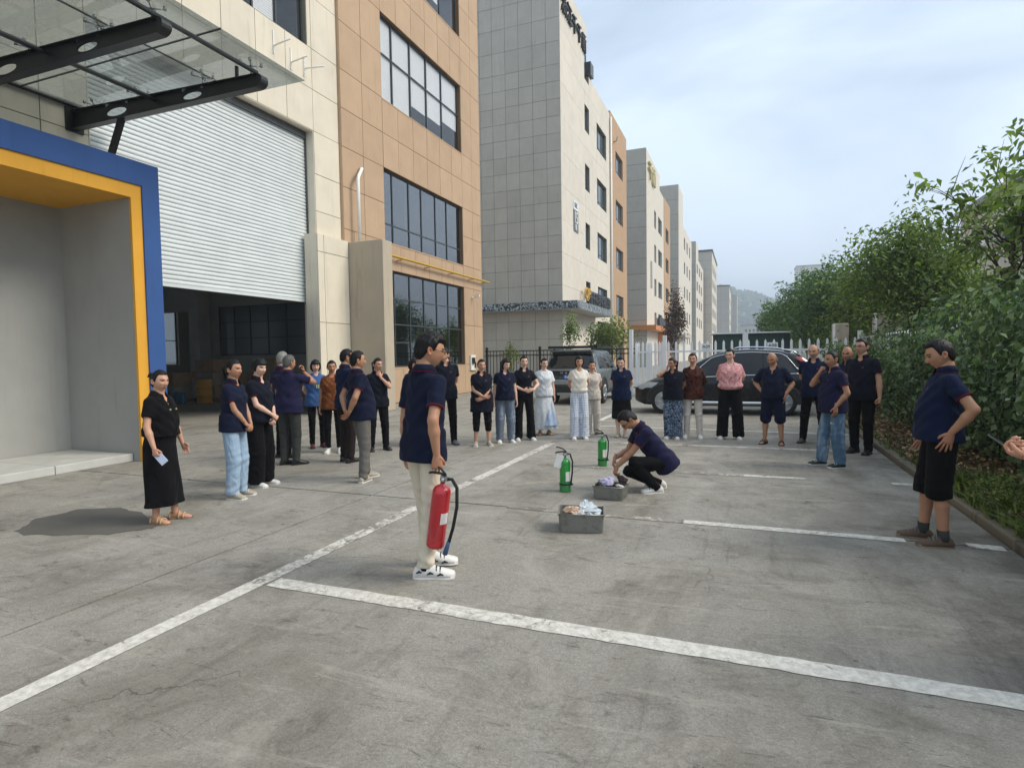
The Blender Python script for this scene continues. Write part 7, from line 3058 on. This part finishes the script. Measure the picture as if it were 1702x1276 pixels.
    if ukind == 'lapel':
        n = 19
        Gc = Geo()
        Pv, Fv = [], []
        for i in range(n):
            t = i / (n - 1)
            an = math.pi / 2 + 0.35 + t * (2 * math.pi - 0.7)
            fr = max(0, math.sin(an))
            for (r, z) in ((0.062, 1.478), (0.068, 1.484), (0.088, 1.45), (0.104, 1.415)):
                Pv.append(tp((math.cos(an) * r * (1.1 + 0.25 * fr ** 3), math.sin(an) * r * (1.0 + 0.12 * fr) - 0.012, z - 0.05 * fr ** 1.3)))
        for i in range(n - 1):
            for j in range(3):
                a_ = i * 4 + j
                Fv.append((a_, a_ + 1, a_ + 5, a_ + 4))
        Gc.add(Pv, Fv)
        Gc.build('collar', um, shirt, colour=False)
        for (bx_, bz_) in ((0.05, 1.27), (-0.05, 1.27), (0.045, 1.15), (-0.045, 1.15)):
            mb = MB()
            c_ = tp((bx_, 0.142 * b2 + belly * .3, bz_))
            mb.lathe([(0.0, 0.006), (0.009, 0.005), (0.010, 0.0), (0.010, -0.012)], (0, 0, 0), 8, Matrix.Translation(Vector(c_)) @ Matrix.Rotation(-math.pi / 2, 4, 'X'))
            mb.build_local('button', CM['gold'], shirt)
    if sp.get('print_marks'):
        for q in (-1, 1):
            mb = MB()
            c_ = tp((q * 0.018, 0.122 * b2 + g * .6 + bust, 1.20))
            mb.box(c_[0] - 0.007, c_[0] + 0.007, c_[1] - 0.01, c_[1] + 0.006, c_[2] - 0.035, c_[2] + 0.035)
            mb.build_local('print', CM['printwhite'], shirt)

    # ------------------------------------------------ hair, glasses
    if sp['hair'] not in ('bald',):
        Pq, Qq = hair_field(sp, 0.0075 if near else 0.0095)
        Pq = relax(Pq, Qq, 1)
        Gh = Geo()
        Gh.add(toH(Pq), Qq)
        Gh.build('hair', CM[sp.get('hair_c', 'hairgrey' if sp['hair'] == 'greyshort' else 'hair')], root, colour=False)
    if sp.get('glasses'):
        mb = MB()
        for q in (-1, 1):
            ring = [Vector(toH([(q * 0.032 + 0.021 * math.cos(t), 0.099 - 0.004 * abs(math.cos(t)), 0.008 + 0.015 * math.sin(t))])[0].tolist()) for t in np.linspace(0, 6.283, 13)]
            mb.tube(ring, 0.0022 if near else 0.003, 5, caps=False)
            mb.tube([Vector(toH([(q * 0.053, 0.094, 0.012)])[0].tolist()), Vector(toH([(q * 0.078, 0.04, 0.012)])[0].tolist()), Vector(toH([(q * 0.080, -0.012, 0.010)])[0].tolist())], 0.0022 if near else 0.003, 5)
        mb.tube([Vector(toH([(-0.011, 0.101, 0.010)])[0].tolist()), Vector(toH([(0.011, 0.101, 0.010)])[0].tolist())], 0.0022, 5)
        mb.build_local('glasses', CM['lens'], root)
    # ------------------------------------------------ shoes
    for k in 'LR':
        if sandal:
            Gx = Geo()
            add_rings(Gx, foot_rings(k, 0.006, 0, 0.0, zcap=0.016))
            so = Gx.build('sandal', CM[sandal[1]], root, colour=False, smooth=False)
            Lg = legs[k]
            c, s_ = math.cos(Lg['ang']), math.sin(Lg['ang'])
            for yy, hh, w in ((0.105, 0.066, 0.048), (0.055, 0.085, 0.043), (-0.045, 0.075, 0.038)):
                pts = []
                for j in range(9):
                    t = math.pi * j / 8
                    lx, lz = math.cos(t) * w, 0.012 + math.sin(t) * (hh - 0.010)
                    pts.append(Vector((Lg['an'][0] + lx * c - yy * s_, Lg['an'][1] + lx * s_ + yy * c, lz)))
                mb = MB()
                mb.tube(pts, 0.0075, 6)
                mb.build_local('strap', CM[sandal[0]], so)
        else:
            Gx = Geo()
            add_rings(Gx, foot_rings(k, 0.006, 0.006, 0.012))
            so = Gx.build('shoe', CM[shoe[0]], root, colour=False)
            Gx = Geo()
            add_rings(Gx, foot_rings(k, 0.009, 0, 0.0, zcap=0.022))
            Gx.build('sole', CM[shoe[1]], so, colour=False, smooth=False)
            if sp.get('sock'):
                Lg = legs[k]
                mb = MB()
                an = Vector(Lg['an'].tolist())
                kn = Vector(Lg['kn'].tolist())
                dd = (kn - an).normalized()
                mb.tube([an - dd * 0.02, an + dd * 0.0, an + dd * 0.07], [0.043, 0.042, 0.045], 12)
                mb.build_local('sock', CM[sp['sock']], root)
            if near or sp.get('lace'):
                Lg = legs[k]
                c, s_ = math.cos(Lg['ang']), math.sin(Lg['ang'])
                if Lg['tip'] == 0:
                    if sp.get('clog'):
                        mb = MB()
                        for s2 in (-1, 1):
                            for (ya, yb, wz, zz) in ((-0.05, -0.015, 0.044, 0.045), (0.02, 0.06, 0.046, 0.035), (0.085, 0.125, 0.053, 0.028)):
                                pts = []
                                for (yy, dz) in ((ya, 0.0), ((ya + yb) / 2, 0.012), (yb, 0.004)):
                                    lx = s2 * wz * 1.02
                                    pts.append(Vector((Lg['an'][0] + lx * c - yy * 1.1 * s_, Lg['an'][1] + lx * s_ + yy * 1.1 * c, zz + dz)))
                                mb.tube(pts, [0.004, 0.009, 0.004], 6)
                        mb.build_local('cut_out', CM['shoeblack'], so)
                    for yy, hh, w in sp.get('laces', ((0.055, 0.083, 0.030), (0.08, 0.066, 0.032), (0.105, 0.056, 0.034))):
                        pts = []
                        for j in range(7):
                            t = 0.55 + (math.pi - 1.1) * j / 6
                            lx, lz = math.cos(t) * w * 1.25 * fsc, 0.016 + math.sin(t) * ((hh + 0.003) * (0.4 + 0.6 * fsc))
                            pts.append(Vector((Lg['an'][0] + lx * c - yy * s_, Lg['an'][1] + lx * s_ + yy * c, lz + Lg['an'][2] - 0.075)))
                        mb = MB()
                        mb.tube(pts, 0.0045, 5)
                        mb.build_local('lace', CM[sp.get('lace_c', 'solewhite')], so)
    root.scale = (s, s, s)
    J = dict(root=root, rz=rz, s=s, arms=arms, legs=legs, HC=HC, RH=RH, tp=tp)

    def toW(p):
        p = np.asarray(p, float) * s
        c, s_ = math.cos(rz), math.sin(rz)
        return Vector((px + p[0] * c - p[1] * s_, py + p[0] * s_ + p[1] * c, p[2] + sp.get('z', 0)))
    J['toW'] = toW
    return J
# ---------------------------------------------------------------- the people, one by one
P = person
G1 = 'staff in navy polo shirts'
J1 = P(dict(label='woman in a black short sleeved jacket and long black skirt holding a pale phone', pos=(-5.58, 4.31), h=1.53, sex='f', face=55, head_yaw=-18, build=1.08, belly=0.03, hair='bun', skin=1,
       upper=('lapel', 'black'), hem_z=0.97, loose=0.03, vneck=0.9, sleeve=0.62, sleeve_r=1.2, lower=('skirt', 'blackw'), hem=0.20, hem_w=0.215, flutes=5, sandal=('strap', 'solebrown'), near=True,
       arms={'R': {'pose': 'down', 't': (0.245, 0.10, 0.86), 'hand': 'grip', 'hd': (0, 0.25, -1)}, 'L': {'pose': 'down', 't': (-0.25, 0.1, 0.85)}}, feet={'L': dict(p=(-0.12, 0.06)), 'R': dict(p=(0.10, -0.02))}))
P(dict(label='woman in navy polo and pale blue jeans, hands clasped, nearest of the left group', pos=(-5.70, 5.37), h=1.62, sex='f', face=62, head_yaw=-10, head_pitch=0, hair='tail', skin=2, build=0.98,
       upper=('polo', 'navy'), hem_z=0.82, loose=0.028, lower=('baggy', 'ltjean'), shoe=('shoebeige', 'solewhite'), lace=True, arms={'L': 'front', 'R': 'front'}, group=G1))
P(dict(label='woman in dark polo and wide black trousers with white shoes, hands joined', pos=(-5.92, 5.99), h=1.63, sex='f', face=52, head_yaw=-12, head_pitch=6, hair='shortf', skin=0, build=1.1, belly=0.03,
       upper=('polo', 'navy2'), hem_z=0.86, loose=0.02, lower=('wide', 'blackw'), shoe=('shoewhite', 'solewhite'), arms={'L': 'front', 'R': {'pose': 'front', 't': (0.03, 0.24, 0.96)}}, group=G1))
P(dict(label='grey haired man seen from behind in purple navy polo, hand raised to face', pos=(-6.62, 7.31), h=1.68, face=152, head_yaw=-25, hair='greyshort', hair_c='hairpepper', skin=2, build=1.06, belly=0.03,
       upper=('polo', 'navyp'), loose=0.03, lower=('trousers', 'charcoal'), shoe=('shoeblack', 'soleblack'), feet={'L': dict(ang=-45), 'R': dict(ang=-45)}, arms={'R': {'pose': 'face', 't': (0.15, 0.22, 1.45)}, 'L': 'belly'}, group=G1))
P(dict(label='silver haired man in navy polo half hidden behind the man with raised hand', pos=(-7.20, 7.80), h=1.74, face=125, head_yaw=10, hair='greyshort', skin=2, upper=('polo', 'navyp'), lower=('trousers', 'black'),
       feet={'L': dict(ang=-30), 'R': dict(ang=-30)}, arms={'L': 'down', 'R': 'belly'}, group=G1))
P(dict(label='woman in blue t-shirt with pale print and black trousers by the beige pier', pos=(-7.43, 8.93), h=1.60, sex='f', face=12, head_yaw=-6, hair='bob', skin=0, upper=('tee', 'bluetee'), vneck=0.1, loose=0.035, print_marks=True,
       lower=('slim', 'black'), shoe=('shoered', 'soleblack'), arms={'L': 'behind', 'R': 'behind'}))
P(dict(label='woman in patterned rust blouse and black trousers with white socks', pos=(-6.72, 8.50), h=1.59, sex='f', face=-5, head_yaw=8, hair='back', skin=2, upper=('tee', 'rust'), vneck=0.4, loose=0.03,
       lower=('slim', 'black'), leg_end=0.86, shoe=('shoewhite', 'solewhite'), sock='white', arms={'R': 'down', 'L': 'down'}))
P(dict(label='man in navy polo and dark brown trousers mostly behind the grey trousered man', pos=(-5.90, 7.78), h=1.76, face=118, head_yaw=-12, hair='short', skin=2, upper=('polo', 'navyb'), lower=('trousers', 'brown'),
       feet={'L': dict(ang=30), 'R': dict(ang=10)}, arms={'L': 'down', 'R': 'belly'}, group=G1))
P(dict(label='man in navy polo and grey trousers with beige shoes, hands behind his back', pos=(-4.81, 6.66), h=1.71, face=112, head_yaw=-8, head_pitch=2, hair='short', skin=2, build=1.06, belly=0.05, lean=-3, upper=('polo', 'navy'), loose=0.02,
       lower=('trousers', 'grey'), shoe=('shoebeige', 'solewhite'), lace=True, stance=0.12, feet={'L': dict(p=(-0.11, 0.10), ang=10), 'R': dict(p=(0.14, -0.05), ang=40)},
       arms={'L': 'behind', 'R': {'pose': 'behind', 't': (0.10, -0.20, 0.92)}}, group=G1))
P(dict(label='woman in dark polo and black trousers with one hand at her throat', pos=(-6.09, 8.94), h=1.62, sex='f', face=15, head_yaw=18, head_pitch=6, hair='tail', skin=1, build=1.1, belly=0.02, upper=('polo', 'navy2'),
       lower=('trousers', 'black'), shoe=('shoeblack', 'soleblack'), stance=0.14, arms={'L': {'pose': 'chin', 't': (-0.02, 0.16, 1.36), 'hand': 'relaxed'}, 'R': 'behind'}, group=G1))
P(dict(label='dark haired woman in navy polo almost hidden behind the man with red extinguisher', pos=(-5.75, 9.60), h=1.60, sex='f', face=40, hair='bob', skin=1, upper=('polo', 'navy'), lower=('trousers', 'black'), arms={'L': 'front', 'R': 'front'}, group=G1))
P(dict(label='tall man in navy polo and black trousers, arms behind him, by the ochre corner', pos=(-5.24, 9.93), h=1.78, face=8, head_yaw=-48, head_pitch=0, hair='short', skin=1, build=1.02, belly=0.02, upper=('polo', 'navy2'), loose=0.026,
       lower=('trousers', 'black'), shoe=('shoegrey', 'soleblack'), stance=0.13, arms={'L': 'behind', 'R': 'behind'}, group=G1))
P(dict(label='woman in long dark tunic polo and cropped black trousers, forearms crossed', pos=(-4.52, 9.97), h=1.57, sex='f', face=6, head_yaw=8, hair='bun', skin=1, build=1.12, belly=0.02, upper=('polo', 'navy2'), hem_z=0.66, loose=0.035,
       lower=('capri', 'black'), shoe=('shoebeige', 'solewhite'), stance=0.13, arms={'L': {'pose': 'belly', 't': (-0.0, 0.22, 0.94)}, 'R': {'pose': 'belly', 't': (0.0, 0.24, 0.99)}}, group=G1))
P(dict(label='woman in navy polo and grey jeans looking down to her left', pos=(-4.25, 10.44), h=1.58, sex='f', face=10, head_yaw=25, head_pitch=16, hair='long', skin=0, build=1.12, belly=0.03, upper=('polo', 'navy'), hem_z=0.86, loose=0.014,
       lower=('baggy', 'greyjean'), shoe=('shoewhite', 'solewhite'), stance=0.12, arms={'L': 'down', 'R': 'down'}, group=G1))
P(dict(label='woman in dark polo and flared black trousers with palms together at her waist', pos=(-4.01, 10.85), h=1.62, sex='f', face=12, head_yaw=0, hair='tail', skin=0, build=1.02, upper=('polo', 'navy2'), hem_z=0.92, loose=0.012,
       lower=('flare', 'black'), shoe=('shoewhite', 'solewhite'), stance=0.14, arms={'L': {'pose': 'belly', 't': (-0.13, 0.26, 1.03), 'hand': 'flat'}, 'R': {'pose': 'belly', 't': (0.06, 0.24, 1.03), 'hand': 'flat'}}, group=G1))
P(dict(label='woman in a long white lace dress over a pale blue skirt', pos=(-3.88, 11.70), h=1.57, sex='f', face=8, head_yaw=12, head_pitch=10, hair='tail', hair_c='hairbrown', skin=0, upper=('dress', 'lace'), hem_z=0.85, vneck=0.2, loose=0.03, sleeve=0.7, sleeve_r=1.3,
       lower=('dress', 'lace'), hem=0.13, hem_w=0.30, underskirt=-1, sandal=('strap', 'solebrown'), arms={'L': 'down', 'R': 'behind'}))
P(dict(label='young woman in white polo top and white and blue plaid wide trousers', pos=(-3.02, 11.29), h=1.60, sex='f', face=5, head_yaw=4, hair='long', hair_c='hairbrown', skin=1, build=0.92, upper=('tucked', 'knit'), hem_z=0.95, vneck=0.8, loose=0.03, sleeve=0.55, sleeve_r=1.2,
       lower=('wide', 'plaid'), shoe=('shoewhite', 'solewhite'), arms={'L': 'behind', 'R': 'behind'}))
P(dict(label='person in pale grey trousers and grey shoes hidden behind the plaid trousered woman', pos=(-2.93, 12.0), h=1.50, sex='f', face=5, hair='back', skin=1, upper=('tee', 'offwhite'), lower=('baggy', 'offwhite'), shoe=('shoegrey', 'solewhite'), arms={'L': 'behind', 'R': 'behind'}))
P(dict(label='woman in dark navy polo and black knee skirt, arms behind, by the grey car', pos=(-2.28, 11.76), h=1.58, sex='f', face=-5, head_yaw=-4, head_pitch=16, hair='bun', skin=0, build=1.05, upper=('polo', 'navyb'), hem_z=0.78, loose=0.025,
       lower=('skirt', 'black'), hem=0.40, hem_w=0.225, flutes=5, shoe=('shoebeige', 'solebrown'), stance=0.07, arms={'L': 'behind', 'R': 'behind'}, group=G1))
P(dict(label='woman in dark polo and blue floral trousers with a hand against her face', pos=(-1.28, 11.80), h=1.54, sex='f', face=-15, head_yaw=-25, head_pitch=6, hair='tail', hair_c='hairbrown', skin=2, build=1.12, belly=0.03, upper=('polo', 'navy2'), hem_z=0.82, loose=0.03,
       lower=('wide', 'bluefloral'), shoe=('shoewhite', 'solewhite'), stance=0.09, arms={'R': {'pose': 'face', 't': (0.09, 0.12, 1.47)}, 'L': {'pose': 'behind'}}, group=G1))
P(dict(label='woman in dark red and black print blouse with off white trousers', pos=(-0.93, 11.98), h=1.62, sex='f', face=-4, head_yaw=-6, head_pitch=4, hair='bun', skin=1, build=1.0, upper=('blouse', 'redprint'), hem_z=0.78, vneck=0.6, loose=0.035, sleeve=1.35, sleeve_r=1.15,
       lower=('trousers', 'offwhite'), shoe=('shoewhite', 'solewhite'), stance=0.13, arms={'L': 'behind', 'R': 'behind'}))
P(dict(label='woman in pink patterned blouse and wide black trousers, hands behind her', pos=(-0.25, 12.04), h=1.70, sex='f', face=-3, head_yaw=-14, head_pitch=10, hair='bun', skin=0, build=1.12, upper=('tucked', 'pink'), hem_z=0.93, vneck=0.7, loose=0.04, sleeve=0.85, sleeve_r=1.35,
       lower=('wide', 'blackw'), shoe=('shoewhite', 'solewhite'), stance=0.15, arms={'L': 'behind', 'R': 'behind'}))
P(dict(label='bald man in loose navy top and navy knee shorts with dark sandals', pos=(0.48, 11.53), h=1.62, face=-12, head_yaw=-12, head_pitch=20, hair='bald', skin=2, build=1.1, belly=0.05, upper=('tee', 'navy'), hem_z=0.86, vneck=1.0, loose=0.03, sleeve=0.85, sleeve_r=1.25,
       lower=('shorts', 'navy'), leg_end=0.12, stance=0.15, sandal=('straps_dark', 'soleblack'), arms={'R': {'pose': 'hip', 't': (0.20, 0.06, 0.98)}, 'L': {'pose': 'hip', 't': (-0.235, 0.10, 0.93)}}))
P(dict(label='balding man in navy polo and black trousers with his hands behind his back', pos=(1.16, 11.87), h=1.74, face=-8, head_yaw=-8, head_pitch=8, hair='balding', skin=1, build=1.08, belly=0.04, upper=('polo', 'navyb'), loose=0.025,
       lower=('trousers', 'black'), shoe=('shoebrown', 'soleblack'), stance=0.17, arms={'L': 'behind', 'R': 'behind'}, group=G1))
P(dict(label='man in navy polo and ripped blue jeans with a fist at his chin', pos=(1.19, 9.51), h=1.62, face=-62, head_yaw=6, head_pitch=8, hair='crew', skin=2, build=1.1, belly=0.05, upper=('polo', 'navyp'), loose=0.025,
       lower=('baggy', 'jean'), ripped=True, shoe=('shoegreen', 'solewhite'), lace=True, feet={'L': dict(p=(-0.10, -0.05), ang=5), 'R': dict(p=(0.12, 0.12), ang=-5)}, arms={'R': {'pose': 'chin', 't': (0.02, 0.19, 1.40)}, 'L': 'pocket'}, group=G1))
P(dict(label='bald man in navy polo standing behind the man with spectacles', pos=(1.64, 11.45), h=1.69, face=-20, head_pitch=8, hair='bald', skin=2, build=1.05, belly=0.03, upper=('polo', 'navyb'), lower=('trousers', 'black'), arms={'L': 'behind', 'R': 'behind'}, group=G1))
P(dict(label='tall man with spectacles in dark polo and black trousers beside the hedge', pos=(1.76, 10.87), h=1.80, face=-28, head_yaw=-8, head_pitch=0, hair='short', skin=1, glasses=True, build=1.1, belly=0.03, upper=('polo', 'navy2'), loose=0.028,
       lower=('trousers', 'black'), shoe=('shoeblack', 'soleblack'), arms={'L': {'pose': 'down', 'hand': 'fist'}, 'R': 'down'}, group=G1))
JR = P(dict(label='stout man in navy polo and long black shorts, hand on hip', pos=(1.54, 5.95), h=1.71, face=-80, head_yaw=4, head_pitch=20, hair='short', skin=2, build=1.04, belly=0.04, lean=-2, near=True,
            upper=('polo', 'navyb'), hem_z=0.86, loose=0.026, lower=('shorts', 'black'), leg_end=0.16, shoe=('shoebrown', 'solebrown'), sock='charcoal', lace_c='shoegrey', stance=0.11,
            feet={'L': dict(p=(-0.10, -0.02), ang=8), 'R': dict(p=(0.11, 0.09), ang=-8)}, arms={'L': {'pose': 'hip', 't': (-0.235, -0.03, 0.95), 'pole': (-0.75, -1, 0.05), 'hd': (0.1, 0.25, -0.9)}, 'R': {'pose': 'down', 't': (0.27, 0.05, 0.86)}}, group=G1))
JM = P(dict(label='man in navy polo and cream trousers carrying the red extinguisher', pos=(-2.26, 3.90), h=1.80, face=128, head_yaw=-30, head_pitch=12, hair='fluffy', skin=2, glasses=True, build=0.84, clog=True, laces=((0.085, 0.060, 0.032), (0.112, 0.050, 0.034)), lean=4, sleeve=0.68, near=True,
            upper=('polo', 'navy'), hem_z=0.80, loose=0.03, lower=('trousers', 'cream'), leg_end=0.93, shoe=('shoewhite', 'solewhite'), sock='black', lace_c='shoeblack', shoe_s=1.1, stance=0.08,
            feet={'L': dict(p=(-0.12, 0.13), ang=-42), 'R': dict(p=(0.05, -0.05), ang=-46)},
            arms={'R': {'pose': 'down', 't': (0.225, -0.06, 0.865), 'hand': 'grip', 'hd': (0.05, 0.05, -1), 'n': (-0.75, 0.65, 0)}, 'L': 'down'}, group=G1))
JC = P(dict(label='man in navy polo and black trousers squatting over the smaller fire tray', pos=(-1.03, 7.22), h=1.72, face=-72, head_pitch=38, head_yaw=0, hair='short', skin=2, build=0.98, lean=38, pelvis=(0, -0.15, 0.34), near=True, glasses=True,
            upper=('polo', 'navyp'), hem_z=0.82, loose=0.022, lower=('trousers', 'black'), shoe=('shoewhite', 'solewhite'), lace_c='shoeblack',
            feet={'L': dict(p=(-0.11, -0.02), ang=5), 'R': dict(p=(0.13, -0.14), ang=-10)},
            arms={'L': {'abs': True, 't': (-0.02, 0.48, 0.26), 'pole': (-0.5, -0.2, -0.6), 'hd': (0.05, 0.35, -1), 'n': (0.3, -0.9, -0.3), 'hand': 'grip'},
                  'R': {'abs': True, 't': (0.14, 0.42, 0.38), 'pole': (0.6, -0.2, -0.6), 'hd': (-0.05, 0.3, -1), 'n': (-0.3, -0.9, -0.3), 'hand': 'pinch'}}, group=G1))
JP = P(dict(label='person past the right edge with both hands on a dark phone', pos=(1.80, 3.74), h=1.68, face=-88, head_pitch=15, hair='short', skin=1, near=True, upper=('tee', 'offwhite'), lower=('trousers', 'charcoal'),
            arms={'L': {'pose': 'phone', 't': (-0.09, 0.42, 1.09), 'hd': (0.45, 0.85, 0.1), 'n': (0.35, -0.1, 0.9)}, 'R': {'pose': 'phone', 't': (0.06, 0.41, 1.10), 'hd': (-0.5, 0.8, 0.15), 'n': (-0.3, -0.1, 0.9)}}))
# held things
w = JM['toW'](JM['arms']['R']['wr'] + JM['arms']['R']['hd'] / np.linalg.norm(JM['arms']['R']['hd']) * 0.105)
ex = extinguisher('red fire extinguisher hanging from the hand of the man in cream trousers', (0, 0, 0), (0, 0), 0.47, 0.068, M['extinguisher_red'], 'red', 0)
Rx = Matrix.Rotation(rad(12), 4, Vector((0.36, 0.93, 0)).normalized()) @ Matrix.Rotation(rad(-8), 4, 'Z')
hp = Rx @ Vector((-0.06, 0, 0.47 + 0.095))
ex.matrix_world = Matrix.Translation(w - hp) @ Rx


def phone(label, c, M3, mat):
    m = MB()
    m.box(-0.037, 0.037, -0.077, 0.077, -0.0045, 0.0045)
    o = m.build_local('phone', mat)
    b = o.modifiers.new('edge', 'BEVEL')
    b.width, b.segments = 0.008, 3
    o.matrix_world = Matrix.Translation(c) @ M3.to_4x4()
    return tag(o, label, 'phone')


def axes(J, a, b):
    """columns: across, along, out; from directions in the person's frame"""
    c, s_ = math.cos(J['rz']), math.sin(J['rz'])
    Rz = Matrix(((c, -s_, 0), (s_, c, 0), (0, 0, 1)))
    y = (Rz @ Vector(a)).normalized()
    z = (Rz @ Vector(b))
    z = (z - y * z.dot(y)).normalized()
    x = y.cross(z)
    return Matrix((x, y, z)).transposed()


A_ = J1['arms']['R']
phone('pale grey phone in the hand of the woman in black', J1['toW'](A_['wr'] + np.array([-0.015, 0.055, -0.105])), axes(J1, (0.1, 0.75, -0.75), (1, 0.25, 0.2)), CM['phone'])
a_, b_ = JP['arms']['L']['wr'], JP['arms']['R']['wr']
phone('dark phone held up in two hands past the stout man', JP['toW']((a_ + b_) / 2 + np.array([0.0, 0.12, 0.045])), axes(JP, (0.05, 0.8, 0.6), (0, -0.6, 0.8)), CM['phonedark'])
